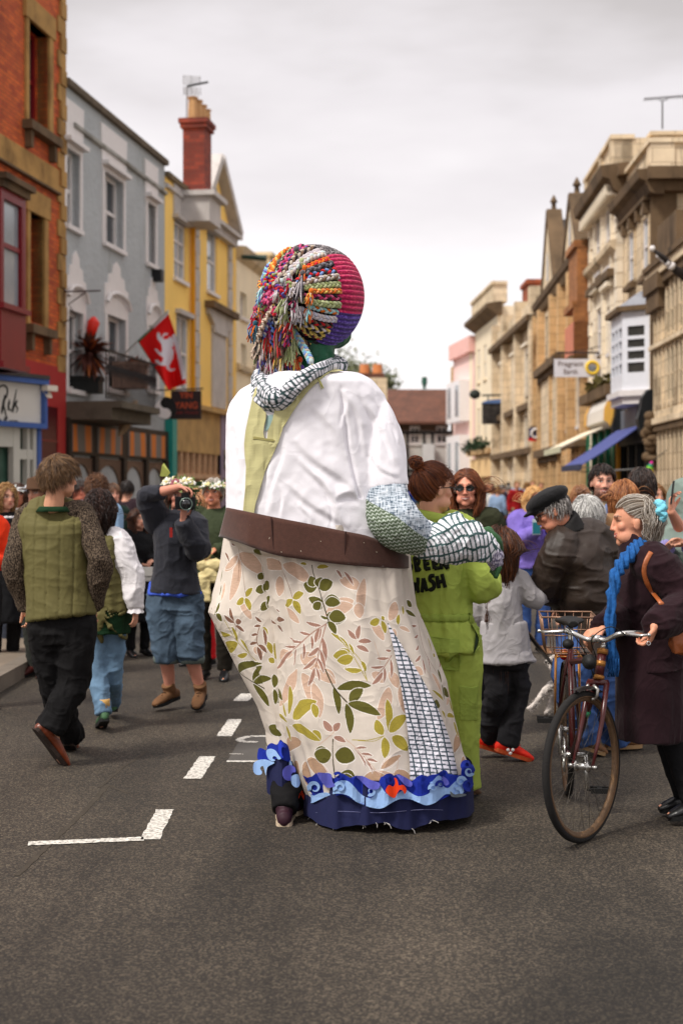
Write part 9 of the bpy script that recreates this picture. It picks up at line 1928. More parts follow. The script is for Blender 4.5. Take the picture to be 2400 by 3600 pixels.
def sunglasses_woman():
 p,J,g,B=standing('smiling woman in round sunglasses with long red-brown hair, facing the jumpsuit woman',9.2,1640,1655,1.7,fabric('dark_olive_jacket',(48,50,34)),BLACKF,((118,64,34),(96,50,28),(146,84,46)),face=-1,turn=-0.18,smile=True,skin=(222,150,124),style='long',L=0.42,n=3000,vox=0.006,face_on=True,hairkw=dict(m=16,thick=0.016,r=0.0018,wave=(0.006,22),part=0.0,lift=0.1,zlow=(-0.62,-0.55,0.0,0.50,0.66)))
 glasses(p,p.hk,True)
sunglasses_woman()
def girl():
 Y=8.38; J=JJ(Y,head=(1756,1934,0),neck=(1760,2004,0),shL=(1712,2040,0.02),shR=(1812,2040,0),elL=(1690,2140,0.06),wrL=(1700,2220,0.16),elR=(1872,2104,0.02),wrR=(1940,2080,0.12),
   hiL=(1738,2290,0),hiR=(1800,2290,0),knL=(1746,2430,-0.04),knR=(1818,2440,0.02),anL=(1708,2596,0.12),anR=(1784,2612,0.0),toL=(1772,2650,0.16),toR=(1864,2674,0.02))
 B=basis((0.25,0.95,-0.12)); p=Person('child with very long brown hair, grey top and bright red shoes',J,B,skin=(210,160,134),k=0.82,hk=0.92,vox=0.0065,hand_kw={'R':dict(d=(1,0.2,-0.1),pn=(0,0,-1),curl=0.5)})
 p.top(GREYT,ease=0.022,low=0.06,flare=0.03,sr=(0.075,0.075,0.066,0.060,0.050),folds=0.011,seed=17,w=1.02)
 z0=P(0,2302,Y)[2]; p.skirt(GREYT,'top_hem',(z0+0.20,z0+0.08,z0),((0.135,0.12),(0.150,0.135),(0.158,0.142)),folds=0.008,pleat=5)
 p.trousers(fabric('charcoal_trousers',(38,37,40)),r=(0.105,0.096,0.078,0.074,0.062),seed=22,folds=0.014)
 for q in 'LR':
  o=shoe(p.root,J['an'+q],J['to'+q],REDS,RSOLE,0.98,True,name='shoe'); a=J['an'+q]; mb=MB()
  for i in range(3): c=mid(a,J['to'+q],0.25+0.14*i)+(0,-0.01,0.04-0.010*i); mb.tube([c-(0.02,0,-0.004),c+(0,-0.012,0.010),c+(0.02,0,0)],0.0028,5)
  mb.build('laces',mat('red_lace',(170,24,14),0.8),o)
 mb=MB(); q=P(1793,2640,8.30)
 for dx,dz in ((-0.014,0.006),(0.014,0.006),(0,-0.014)): mb.ell(q+(dx,0,dz),0.010,0.006,0.010,nu=8,nv=6)
 mb.build('white_logo',WPAINT,p.root,True)
 p.hair(((66,40,28),(50,30,22),(96,56,34),(120,70,40)),'long',3600,L=0.70,wave=(0.014,20),grav=0.26,lift=0.5,thick=0.035,vol=1.06,seed=5,m=22,r=0.0017,lenvar=0.3)
girl()
def leather_man():
 Y=8.5; J=JJ(Y,head=(1938,1800,-0.02),neck=(1992,1858,0.0),shL=(1972,1932,-0.10),shR=(2098,1905,0.08),elL=(1916,2050,-0.06),wrL=(1985,2115,0.22),elR=(2158,1995,0.12),wrR=(2110,2060,0.36),
   hiL=(2040,2240,0),hiR=(2124,2240,0.02),knL=(2000,2400,-0.06),knR=(2112,2430,0.04),anL=(2062,2596,0.04),anR=(2166,2590,0.22),toL=(2122,2652,0.06),toR=(2250,2622,0.28))
 B=basis((-0.80,0.10,-0.45)); p=Person('stooping man in dark brown leather jacket and black beret, behind the bicycle',J,B,skin=(208,140,112),k=1.02,hk=1.04,vox=0.0065)
 p.top(LEATH,'jacket',ease=0.038,low=0.10,w=1.0,dp=1.15,sr=(0.096,0.096,0.084,0.080,0.060),folds=0.017,seed=23,fs=(4,4,8))
 z0=P(0,2262,Y)[2]; mb=MB(); nk=J['neck']; mb.tube([nk-(0,0,0.03),nk+(-0.02,0,0.03),nk+(-0.035,-0.01,0.05)],[0.115,0.10,0.098],20); remesh(mb,'collar',mat('black_collar',(22,20,20),0.8),p.root,0.008,2,disp=lambda V:fold(V,0.006,(9,9,9),3))
 p.trousers(fabric('mid_blue_denim',(62,88,138),var=0.3,vs=6),name='jeans',r=(0.122,0.112,0.096,0.086,0.080),seed=24,folds=0.016)
 footwear(p.root,J,SUEDE,mat('tan_sole',(150,120,84),0.8),1.12)
 p.hair(((150,144,140),(196,190,186),(110,104,100)),'short',900,L=0.035,grav=0.1,lift=0.15,seed=6,r=0.002,zlow=(-0.66,-0.62,-0.30,0.30,0.6))
 c=J['head']; mb=MB(); u=B[2]; mb.ell(c+u*0.082-B[1]*0.012,0.112,0.140,0.056,B,24,14); mb.ell(c+u*0.048-B[1]*0.006,0.098,0.122,0.030,B,24,12); mb.ell(c+u*0.055+B[1]*0.115,0.062,0.050,0.012,B,16,8)
 remesh(mb,'beret',mat('black_wool_beret',(16,15,17),0.95,0.1,20,0.4,150,sheen=0.1),p.root,0.006,3,disp=lambda V:fold(V,0.003,(12,12,12),2))
 glasses(p,p.hk,False)
leather_man()
def coat_woman():
 Y=6.88; J=JJ(Y,head=(2222,1838,0),neck=(2252,1940,0.0),shL=(2300,1990,-0.17),shR=(2262,1985,0.15),elL=(2428,2110,-0.22),wrL=(2300,2204,-0.42),elR=(2215,2150,0.05),wrR=(2120,2212,-0.20),
   hiL=(2292,2330,-0.09),hiR=(2290,2330,0.09),knL=(2372,2620,-0.06),knR=(2352,2620,0.10),anL=(2432,2822,-0.08),anR=(2404,2800,0.10),toL=(2352,2880,-0.10),toR=(2322,2852,0.08))
 B=basis((-1,0.10,-0.06)); p=Person('laughing grey-haired woman in a long plum coat and blue scarf, holding the bicycle\'s handlebars',J,B,skin=(214,150,120),k=0.96,hk=1.02,vox=0.0055,smile=True,closed=True,lips=(168,76,70),brow=(120,96,80),
  hand_kw={'L':dict(d=(-0.35,0.1,-0.85),pn=(-0.3,0.1,-0.2),curl=0.9,side=-1),'R':dict(d=(-1,-0.2,-0.25),pn=(0.1,0.2,-1),curl=0.7,side=1)})
 p.top(PLUM,'coat',ease=0.035,low=0.02,dp=1.15,sr=(0.092,0.094,0.085,0.076,0.060),folds=0.013,seed=27,fs=(5,5,9))
 zt=P(0,2250,Y)[2]; z0=P(0,2590,Y)[2]; C0=lambda z:(P(2282+ (zt-z)*6,0,Y)[0],Y,z)
 p.skirt(PLUM,'coat_skirt',(zt+0.05,mid(zt,z0,0.3),mid(zt,z0,0.65),z0),((0.18,0.150),(0.20,0.155),(0.22,0.158),(0.235,0.160)),folds=0.010,center=C0,pleat=4)
 mb=MB(); nk=J['neck']; mb.tube([nk-(0.0,0,0.05),nk+(0.0,0,0.01),nk+(0.02,0,0.035)],[0.115,0.105,0.11],20); remesh(mb,'coat_collar',PLUM,p.root,0.007,3,disp=lambda V:fold(V,0.005,(9,9,9),3))
 p.trousers(BLACKF,name='leggings',r=(0.09,0.08,0.058,0.054,0.045),seed=28,folds=0.004)
 footwear(p.root,J,BLKL,RUBBER,0.98)
 GH=((150,136,120),(112,96,80),(186,176,164),(92,76,62),(204,196,186))
 p.hair(GH,'pull',5200,target=(-0.028,-0.104,0.035),thick=0.012,seed=9,m=12,r=0.0011,zlow=(-0.15,-0.15,0.08,0.42,0.62),vol=1.05)
 p.hair(GH,'long',1700,L=0.20,wave=(0.014,42),grav=0.14,lift=0.35,thick=0.026,seed=12,m=14,r=0.0012,zlow=(-0.72,-0.70,9,9,9),ymax=-0.03,lenvar=0.4,name='loose_hair')
 SC=mat('pale_turquoise_cotton',(118,196,216),0.8,0.06,20,0.2,150); t=J['head']+np.array((-0.052,-0.128,0.048))*1.02@B; mb=MB(); th=np.linspace(0,2*math.pi,90,endpoint=False)
 Q=[t+B[2]*math.cos(a)*0.034*(1+0.16*math.sin(a*9))+B[0]*math.sin(a)*0.034*(1+0.16*math.sin(a*9))+B[1]*0.010*math.sin(a*7) for a in th]; mb.tube(Q,[0.017+0.006*math.sin(a*11) for a in th],10,closed=True); remesh(mb,'scrunchie',SC,p.root,0.0035,1,disp=lambda V:0.003*vnoise(V*120,4))
 # blue textured scarf hanging down the front
 BS_=mat('blue_textured_scarf',(30,86,148),0.9,0.35,24,0.8,90,stretch=(1,1,0.35)); mb=MB()
 limb(mb,[P(2250,1915,6.78),P(2208,1955,6.70),P(2168,2010,6.66),P(2150,2100,6.64),P(2146,2220,6.64),P(2154,2345,6.66)],[0.034,0.032,0.028,0.026,0.026,0.024],30,14,ends=(0,)); limb(mb,[P(2262,1925,6.90),P(2222,1950,6.98),P(2190,2030,6.94),P(2176,2120,6.9)],[0.035,0.04,0.04,0.03],16,12)
 sc=remesh(mb,'scarf',BS_,p.root,0.006,2,disp=lambda V:0.007*np.sin(V[:,0]*230+vnoise(V*12,3)*3)+0.003*vnoise(V*90,5))
 mb=MB(); rr=np.random.RandomState(4)
 for i in range(24): q=P(2136+i*1.6,2338,6.65+0.03*math.sin(i)); mb.tube([q+(0,0,0.03),q+(rr.uniform(-.006,.006),0,-0.02),q+(rr.uniform(-.01,.01),0,-0.055)],0.0024,4)
 mb.build('fringe',BS_,sc,True)
 mb=MB(); a=J['head']+np.array((0,0,0))
 # slanting welt of the coat pocket
 rg=P(2278,2262,6.40); mb=MB(); mb.tube([rg+np.array((0.008*math.cos(t),0.002*math.sin(t),0.008*math.sin(t))) for t in np.linspace(0,6.28,14,endpoint=False)],0.0022,6,closed=True); mb.build('ring',mat('silver',(190,190,190),0.25,metal=0.9),p.root,True)
 # bag
 t=empty('shoulder_bag',tuple(P(2400,2290,6.62)),'tan leather shoulder bag strapped across the plum coat at the right frame edge','bag'); TAN=mat('tan_leather',(156,84,40),0.4,0.2,14,0.2,80,spec=0.5)
 bb=bvh_of([o for o in p.root.children if o.name.startswith('coat') and 'skirt' not in o.name and 'collar' not in o.name][0]); f=lambda x,y:onto(bb,x,y,0.008,6.7)
 mb=MB(); Q=[f(x,y) for x,y in ((2288,1945),(2272,1975),(2266,2010),(2278,2050),(2300,2085),(2322,2125))]+[P(2350,2165,6.58),P(2385,2200,6.56)]; Q=np.array([cr(np.array(Q),x) for x in np.linspace(0,7,30)]); mb.tube(Q,0.012,8,across=(1,0,0),r2=[0.004]*30); mb.build('strap',TAN,t,True)
 mb=MB(); q=P(2410,2245,6.56); mb.obox(q,(0.07,0,0.015),(0,0.035,0),(-0.01,0,0.055)); mb.ell(q+(0,0,-0.02),0.085,0.045,0.06); remesh(mb,'bag_body',TAN,t,0.006,4)
 mb=MB(); mb.tube([P(2385,2190,6.53),P(2398,2195,6.52)],0.010,10); mb.build('buckle',mat('brass',(190,150,80),0.35,metal=0.8),t,True)
coat_woman()
def right_rest():
 p,J,g,B=standing('smiling young man with dark hair and short beard in a fur-collared jacket, facing the camera',10.4,2112,1638,1.78,fabric('beige_black_jacket',(150,132,106),var=0.35,vs=8),BLACKF,((40,28,24),(58,40,30),(28,20,18)),face=-1,turn=0.05,smile=True,skin=(222,164,140),L=0.035,n=1500,vox=0.006,brow=(36,26,22),beard=(74,52,42),hairkw=dict(lift=0.35,zlow=(-0.55,-0.5,0.05,0.46,0.66),thick=0.018))
 mb=MB(); n=J['neck']; mb.tube([n+(-0.13,-0.02,-0.05),n+(-0.11,-0.06,0.03),n+(-0.09,-0.1,-0.06),n+(-0.05,-0.13,-0.16)],[0.035,0.04,0.035,0.02],10); mb.tube([n+(0.10,-0.02,-0.05),n+(0.09,-0.08,0.0),n+(0.05,-0.12,-0.12)],[0.035,0.04,0.02],10); remesh(mb,'white_collar',WHITEF,p.root,0.008,2)
 mb=MB(); mb.ell(n+(-0.01,-0.10,-0.08),0.06,0.05,0.06); remesh(mb,'black_scarf',mat('black_scarf',(24,28,28),0.9),p.root,0.008,2)
 standing('white-haired person seen from behind, between the stooping man and the bearded man',9.6,2062,1757,1.5,fabric('sand_coat',(170,160,150)),BLACKF,((206,204,200),(170,168,164),(232,230,226)),face=1,turn=0.5,L=0.085,n=1900,vox=0.008,hairkw=dict(lift=0.2,grav=0.12,thick=0.03,wave=(0.007,45),vol=1.08))
 standing('woman with light auburn hair seen from behind, left of the slate-blue pullover man',9.8,2196,1692,1.66,fabric('tan_jacket_b',(150,116,84)),DENIM,((150,90,50),(180,116,68),(120,70,40),(200,140,90)),face=1,turn=-0.4,style='long',L=0.30,n=1800,vox=0.008,hairkw=dict(m=14,thick=0.016,r=0.002,wave=(0.008,24),vol=1.0,zlow=(-0.62,-0.6,-0.3,0.2,0.5)))
 standing('man with tousled dark hair in a slate-blue pullover, seen from behind near the right edge',10.0,2258,1650,1.76,fabric('slate_blue_knit',(104,118,156),var=0.06),BLACKF,((48,36,32),(34,26,24),(68,50,42)),face=1,turn=-0.25,L=0.065,n=1700,vox=0.0075,tw=1.4,hairkw=dict(lift=0.3,thick=0.018,wave=(0.008,50),zlow=(-0.5,-0.45,0.0,0.36,0.6)),tk=dict(folds=0.012,slr=1.15),skin=(214,140,116))
 standing('blonde woman glimpsed behind the man in the slate-blue pullover',12.5,2292,1700,1.65,fabric('pale_top_c',(170,160,150)),BLACKF,((176,130,80),(150,106,62)),face=-1,turn=0.4,style='long',L=0.25,n=600)
 p,J,g,B=standing('girl with sunglasses pushed up on her light brown hair, just left of the bearded man',12.2,2036,1708,1.55,fabric('peach_top',(190,150,130)),BLACKF,((170,120,80),(140,96,62)),face=-1,turn=0.1,n=600,skin=(226,160,132),hairkw=dict(zlow=(-0.6,-0.5,-0.1,0.45,0.6)))
 c=J['head']; mb=MB(); 
 for s in (1,-1): mb.tube([c+np.array((s*0.036+0.026*math.cos(a),0.085,0.078+0.018*math.sin(a)))@B for a in np.linspace(0,6.28,14,endpoint=False)],0.005,6,closed=True)
 mb.tube([c+np.array((-0.01,0.09,0.08))@B,c+np.array((0.01,0.09,0.08))@B],0.004,6); mb.build('sunglasses',mat('amber_frame',(150,110,90),0.3),p.root,True)
 p,J,g,B=standing('person in grey-green hooded cape, raising a phone at the right frame edge',9.2,2420,1700,1.62,fabric('lilac_jacket',(134,128,180)),BLACKF,((130,110,90),),face=-1,turn=-0.5,arms='up',n=300,vox=0.008)
 mb=MB(); h=J['head']; mb.ell(h+(0.0,0.02,0.0),0.13,0.14,0.16); limb(mb,[h+(0,0,-0.08),h+(0,0.02,-0.2),h+(0,0.03,-0.3)],[0.12,0.18,0.22],10,14); remesh(mb,'hood',fabric('grey_green_cape',(120,134,126)),p.root,0.010,4,disp=lambda V:fold(V,0.012,(7,7,7),3))
 t=empty('phone',tuple(P(2362,1770,8.7)),'black mobile phone held upright at the right frame edge','phone'); q=P(2362,1732,8.72); mb=MB(); mb.obox(q,(0.012,0.03,0),(0.002,-0.001,0),(0.008,0,0.072)); mb.obox(q,(0.010,0.033,0),(0.004,-0.002,0),(0.008,0,0.070)); mb.build('phone_body',BLKL,t)
 mb=MB(); hand(mb,P(2358,1800,8.75),(0.02,-0.02,1),(0.3,-0.2,0),0.6,1,1.0); limb(mb,[P(2385,1850,8.9),P(2358,1800,8.75)],[0.04,0.027],8,10); remesh(mb,'raised_hand',mat('hand_skin',(214,150,124),0.5),p.root,0.005,2)
 p,J,g,B=standing('blonde woman in purple fleece and jeans, photographing with a phone',13.9,1874,1716,1.6,PURP,fabric('bright_denim',(54,80,134),var=0.2),((226,176,112),(204,150,88),(240,200,140)),face=-1,turn=0.25,arms='up',style='long',L=0.30,n=1200,vox=0.008,hairkw=dict(m=14,thick=0.03,wave=(0.008,26)),shoe_m=SUEDE,tw=1.15,tk=dict(slr=1.2,folds=0.012))
 t=empty('phone',tuple(P(1882,1868,13.55)),'teal mobile phone held up by the woman in the purple fleece','phone'); q=P(1884,1852,13.55); mb=MB(); mb.obox(q,(0.038,0,0),(0,0.005,0),(0,0,0.075)); b=mb.build('phone_body',mat('pale_phone',(176,190,190),0.4),t); mb=MB(); mb.obox(q+(0,-0.006,-0.012),(0.036,0,0),(0,0.002,0),(0,0,0.055)); mb.build('phone_case',mat('teal_phone',(30,104,116),0.4),t)
 standing('person in a long black coat, legs visible between child and bicycle basket',16.4,1958,1726,1.62,BLACKF,BLACKF,((30,26,26),),face=1,turn=0.4,n=300,foot_dx=0.14)
right_rest()
def dog():
 Y=10.15; t=empty('dog',(P(1960,0,Y)[0],Y,0),'wiry white and grey dog straining on a lead, partly hidden behind the bicycle','dog')
 p=lambda x,y,d=0:P(x,y,Y+d); mb=MB()
 limb(mb,[p(2000,2395,.02),p(2035,2400,.08),p(2080,2405,.16),p(2112,2410,.2)],[0.075,0.085,0.075,0.06],20,14)
 limb(mb,[p(1995,2400),p(1965,2370,-.03),p(1946,2345,-.05)],[0.06,0.042,0.038],12,12); limb(mb,[p(1950,2345,-.05),p(1955,2325,-.04),p(1962,2312,-.02)],[0.036,0.045,0.04],10,12); limb(mb,[p(1950,2318,-.05),p(1932,2322,-.10),p(1920,2328,-.12)],[0.032,0.022,0.015],10,10)
 for s in (1,-1): limb(mb,[p(1962,2308,-.02+.03*s),p(1974,2300,.0+.04*s),p(1978,2318,.02+.04*s)],[0.016,0.014,0.006],8,8)
 limb(mb,[p(1990,2410,-.03),p(1948,2405,-.05),p(1912,2432,-.06),p(1884,2468,-.08)],[0.045,0.036,0.025,0.016],16,10); limb(mb,[p(1884,2468,-.08),p(1868,2486,-.10),p(1858,2490,-.12)],[0.017,0.020,0.014],8,10)
 limb(mb,[p(2000,2415,.05),p(1962,2430,.0),p(1938,2470,-.02),p(1928,2494,-.03)],[0.045,0.032,0.022,0.017],16,10); limb(mb,[p(1928,2494,-.03),p(1918,2506,-.06)],[0.019,0.016],6,10)
 for x,d in ((2090,.12),(2112,.26)): limb(mb,[p(x,2415,d),p(x+14,2445,d),p(x+24,2472,d+.03),p(x+10,2500-(d*90),d)],[0.055,0.036,0.018,0.017],16,10); limb(mb,[p(x+10,2500-(d*90),d),p(x-6,2506-(d*90),d-.04)],[0.018,0.014],6,8)
 limb(mb,[p(2120,2400,.2),p(2145,2385,.24),p(2165,2360,.26)],[0.022,0.016,0.008],10,8)
 def col(V): n=fbm(V*9,3,2)[:,None]; return np.where(n>0.18,lin((120,114,112)),lin((216,206,198)))*(1+0.12*vnoise(V*60,4)[:,None])
 b=remesh(mb,'body',mat('dog_coat',(210,200,190),0.9,0.15,60,0.7,160,attr='col'),t,0.006,2,disp=lambda V:0.004*vnoise(V*90,3),color=col)
 rr=np.random.RandomState(5); Vb=vcos(b.data)+np.array(world_loc(b)); Nb=vnor(b.data); idx=rr.randint(len(Vb),size=3600); mb=MB(); CC=[]; cc=col(Vb[idx])
 d=Nb[idx]*0.6+np.array((0.2,0,-0.6))+rr.randn(len(idx),3)*0.3; d/=np.linalg.norm(d,axis=1,keepdims=True); s=np.cross(d,rr.randn(len(idx),3)); s/=np.linalg.norm(s,axis=1,keepdims=True); L_=rr.uniform(0.012,0.03,(len(idx),1))
 V=np.stack([Vb[idx]-s*0.0018,Vb[idx]+s*0.0018,Vb[idx]+d*L_],1).reshape(-1,3); mb.add(V,[(3*i,3*i+1,3*i+2) for i in range(len(idx))]); o=mb.build('fur',MATS['dog_coat'],t,fix=False); colattr(o.data,np.repeat(cc,3,axis=0))
 mb=MB(); q=p(1955,2352,-.04); a=nrm(np.array((1,0,0.9))); mb.tube([q+0.045*(math.cos(x)*np.array((0.75,0,-0.65))+math.sin(x)*np.array((0,1,0))) for x in np.linspace(0,6.28,18,endpoint=False)],0.008,6,closed=True); mb.build('collar',mat('red_collar',(176,28,36),0.6),t,True)
 mb=MB(); mb.ell(p(1918,2327,-.125),0.010,0.010,0.009); mb.build('nose',BLKL,b,True)
 for s_ in (1,-1): mb=MB(); mb.ell(p(1943,2316,-.085+.03*s_),0.006,0.006,0.006); mb.build('eye',BLKL,b,True)
 t2=empty('dog_lead',tuple(P(1900,2300,9.3)),'black and tan plaited dog lead stretched taut down to the dog\'s red collar','dog lead'); mb=MB(); a_=P(1838,2205,8.7);c_=P(1945,2342,Y-.08); mb.tube([a_,mid(a_,c_,.5)+(0,0,-0.01),c_],0.011,8); mb.build('cord',BLKL,t2,True); mb=MB()
 for f in np.linspace(0.05,0.8,14): q=mid(a_,c_,f); mb.tube([q,q+nrm(c_-a_)*0.016],0.0135,8)
 mb.tube([mid(a_,c_,0.0),mid(a_,c_,0.82)],0.0112,8); mb.build('plait',mat('lead_tan',(96,76,58),0.8,0.4,60),t2,True)
dog()
# ---------------------------------------------------------------- the bicycle
def bicycle():
 t=empty('bicycle',(1.10,6.9,0),'old maroon bicycle with wire rear basket and rust-brown rims, wheeled by the plum-coated woman','bicycle')
 MAR=mat('maroon_frame_enamel',(70,22,22),0.3,0.15,10,spec=0.5); CHR=mat('worn_chrome',(190,188,184),0.22,0.12,30,metal=0.9); ALU=mat('dull_alloy',(176,172,166),0.4,0.12,20,metal=0.8); TY=mat('tyre_rubber',(30,28,27),0.85,0.12,30,0.3,120); WALL=mat('tan_tyre_wall',(84,62,42),0.85,0.25,20); RIM=mat('rusty_rim',(104,82,62),0.5,0.35,30,metal=0.4,dirt=((168,128,84),24,0.55)); BK=mat('bike_black',(22,21,20),0.6,0.1,20); GOLD=mat('lug_gold',(170,116,58),0.4,0.2,20,metal=0.5)
 def wheel(c,f,lean,name='wheel'):
  f=nrm(np.array((f[0],f[1],0.0))); s=np.cross(f,(0,0,1.0)); up=nrm(np.array((0,0,1.0))+s*lean); s=nrm(np.cross(f,up)); R_=0.342
  circ=lambda r,o=0.0,n=96:[c+f*r*math.cos(a)+up*r*math.sin(a)+s*o for a in np.linspace(0,2*math.pi,n,endpoint=False)]
  mb=MB(); mb.tube(circ(R_-0.017),0.0175,12,closed=True); w=mb.build(name,TY,t,True)
  for o in (0.0115,-0.0115): mb=MB(); mb.tube(circ(R_-0.0265,o),0.0058,8,closed=True); mb.build('tyre_wall',WALL,w,True)
  mb=MB(); n=96
  V=[];
  for a in np.linspace(0,2*math.pi,n,endpoint=False):
   d=f*math.cos(a)+up*math.sin(a)
   for r,o in ((R_-0.028,0.012),(R_-0.044,0.011),(R_-0.049,0.005),(R_-0.049,-0.005),(R_-0.044,-0.011),(R_-0.028,-0.012)): V.append(c+d*r+s*o)
  F=[(i*6+k,i*6+k+1,((i+1)%n)*6+k+1,((i+1)%n)*6+k) for i in range(n) for k in range(5)]; mb.add(V,F); mb.build('rim',RIM,w,True,fix=False)
  mb=MB(); mb.tube([c-s*0.05,c-s*0.035,c-s*0.033,c+s*0.033,c+s*0.035,c+s*0.05],[0.006,0.006,0.016,0.016,0.006,0.006],12); 
  for o in (0.03,-0.03): mb.tube([c+s*o-s*0.0015,c+s*o+s*0.0015],0.026,16)
  mb.tube([c-s*0.058,c+s*0.058],0.005,8); mb.build('hub',CHR,w,True)
  mb=MB()
  for i in range(36):
   a=i/36*2*math.pi; o=0.03*(1 if i%2 else -1); da=0.42*(1 if (i//2)%2 else -1); mb.tube([c+(f*math.cos(a+da)+up*math.sin(a+da))*0.024+s*o,c+(f*math.cos(a)+up*math.sin(a))*(R_-0.047)],0.0009,4)
  mb.build('spokes',mat('spoke_steel',(92,86,78),0.45,metal=0.6),w,True); mb=MB(); a=2.2; mb.tube([c+(f*math.cos(a)+up*math.sin(a))*(R_-0.05),c+(f*math.cos(a)+up*math.sin(a))*(R_-0.085)],0.003,6); mb.build('valve',BK,w)
  return f,s,up
 ray=np.array((0.169,1.0)); a=math.radians(9.6+29); F=np.array((-math.sin(a),-math.cos(a),0)); hc=P(2046,2698,6.47); hc[2]=0.342; Cf=hc
 f,s,up=wheel(Cf,F,0.03)                    # s points to the bicycle's right-hand side
 hf=np.array((1.163-hc[0]+0.02,7.46-hc[1],0)); back=nrm(hf); Cr=hc+hf; Cr[2]=0.342; fr=-back; fr_,sr_,ur_=wheel(Cr,fr,0.0)
 # steering: head tube raked back from the front hub
 ax0=Cf-F*0.055+(0,0,0.36); rake=nrm(-F*0.30+np.array((0,0,0.95))); crown=Cf-F*0.045+np.array((0,0,0.375)); crown=Cf+np.array((0,0,0))+rake*0.385-F*0.03; hd0=crown+rake*0.02; hd1=crown+rake*0.145; side=s
 if side[0]<0: side=-side
 mb=MB(); mb.tube([crown-side*0.05,crown+side*0.05],[0.014,0.014],10)
 for sg in (1,-1): mb.tube([crown+side*0.045*sg,crown+side*0.050*sg-rake*0.16,Cf+side*0.050*sg+rake*0.11-F*0.02,Cf+side*0.050*sg],[0.0135,0.012,0.009,0.007],12)
 fk=mb.build('fork',MAR,t,True)
 mb=MB(); 
 for sg in (1,-1): mb.tube([Cf+side*0.05*sg,Cf+side*0.072*sg],0.009,10)
 mb.build('axle_nut',CHR,fk,True)
 mb=MB(); mb.tube([hd0,hd1],0.021,16); seat_b=Cr+np.array((0,0,0.0)); bbk=mid(Cf,Cr,0.60); bbk=np.array((bbk[0],bbk[1],0.285)); st=bbk-fr*0.17+np.array((0,0,0.50)); 
 for a_,b_,r in ((hd0+rake*0.03,bbk,0.017),(hd1-rake*0.03,st-(0,0,0.06),0.015),(bbk,st,0.015)): mb.tube([a_,b_],r,12)
 for sg in (1,-1): mb.tube([bbk+sr_*0.02*sg,Cr+sr_*0.06*sg],0.009,8); mb.tube([st+sr_*0.012*sg-(0,0,0.03),Cr+sr_*0.06*sg],0.008,8)
 mb.build('frame',MAR,t,True)
 
 for a_,b_,r_ in ((hd0-rake*0.006,hd0+rake*0.012,0.026),(hd1-rake*0.012,hd1+rake*0.012,0.026),(hd0+rake*0.055,hd0+rake*0.08,0.0225)): mb=MB(); mb.tube([a_,b_],r_,16); mb.build('headset',GOLD,t,True)
 top=hd1+rake*0.062; mb=MB(); mb.tube([hd1,top],0.012,12); cl=top+F*0.075+(0,0,0.005); mb.tube([top,cl],[0.013,0.014],12); mb.tube([cl-side*0.02,cl+side*0.02],0.019,14); mb.build('stem',CHR,t,True)
 # swept bars: out sideways, then back towards the rider
 hb=[]; w=0.205
 for sg in (-1,1):
  hb.append([cl,cl+side*0.05*sg-(0,0,0.004),cl+side*0.12*sg+(0,0,0.026)+F*0.02,cl+side*0.17*sg+(0,0,0.032)-F*0.02,cl+side*w*sg+(0,0,0.022)-F*0.10])
 Q=np.array(hb[0][::-1]+hb[1][1:]); Q=np.array([cr(Q,x) for x in np.linspace(0,len(Q)-1,60)]); mb=MB(); mb.tube(Q,0.0115,12); bar=mb.build('handlebar',CHR,t,True)
 for sg in (-1,1):
  e=hb[0 if sg<0 else 1][-1]; d=nrm(e-hb[0 if sg<0 else 1][-2]); mb=MB(); mb.tube([e-d*0.02,e+d*0.10],0.0165,14); mb.build('grip',BK,bar,True)
  q=cl+side*0.155*sg+(0,0,0.03)+F*0.01; mb=MB(); mb.tube([q-side*0.012*sg,q+side*0.02*sg+F*0.02,q+side*0.09*sg+F*0.035+(0,0,-0.004),q+side*0.125*sg+F*0.03],[0.007,0.009,0.007,0.006],10); mb.ell(q+side*0.128*sg+F*0.03,0.009,0.009,0.009); lv=mb.build('brake_lever',CHR,bar,True)
  mb=MB(); k=[q+side*0.0+F*0.02,q+F*0.08+(0,0,0.035)-side*0.04*sg,cl+F*0.12+side*0.04*sg+(0,0,0.01),crown+F*0.06+side*0.02*sg+(0,0,0.12),crown+F*0.045+(0,0,0.03)]; k=np.array([cr(np.array(k),x) for x in np.linspace(0,4,40)]); mb.tube(k,0.0028,6); mb.build('brake_cable',BK,t,True)
 mb=MB(); q=cl-side*0.15+(0,0,-0.03); mb.ell(q,0.028,0.028,0.024); mb.build('bell',BK,bar,True)
 # front caliper brake
 bc=Cf+rake*0.36+F*0.028; mb=MB(); mb.tube([bc-F*0.03,bc+F*0.02],0.007,8)
 for sg in (1,-1): mb.tube([bc+side*0.012*sg+(0,0,0.018),bc+side*0.034*sg,bc+side*0.030*sg-(0,0,0.03),bc+side*0.014*sg-(0,0,0.048)],[0.007,0.008,0.007,0.006],8); mb.tube([bc+side*0.014*sg-(0,0,0.044)-f*0.02,bc+side*0.014*sg-(0,0,0.044)+f*0.02],0.006,8)
 mb.build('brake_caliper',ALU,t,True)
 def guard(C,ff,a0,a1,name,m,r=0.362):
  mb=MB(); V=[];n=30; ss=np.cross(ff,(0,0,1.0))
  for i in range(n):
   a=a0+(a1-a0)*i/(n-1); d=ff*math.cos(a)+np.array((0,0,math.sin(a)))
   for o,dr in ((-0.024,-0.010),(-0.014,0.0),(0,0.003),(0.014,0.0),(0.024,-0.010)): V.append(C+d*(r+dr)+ss*o)
  mb.add(V,[(i*5+k,i*5+k+1,(i+1)*5+k+1,(i+1)*5+k) for i in range(n-1) for k in range(4)]); g=mb.build(name,m,t,True,fix=False)
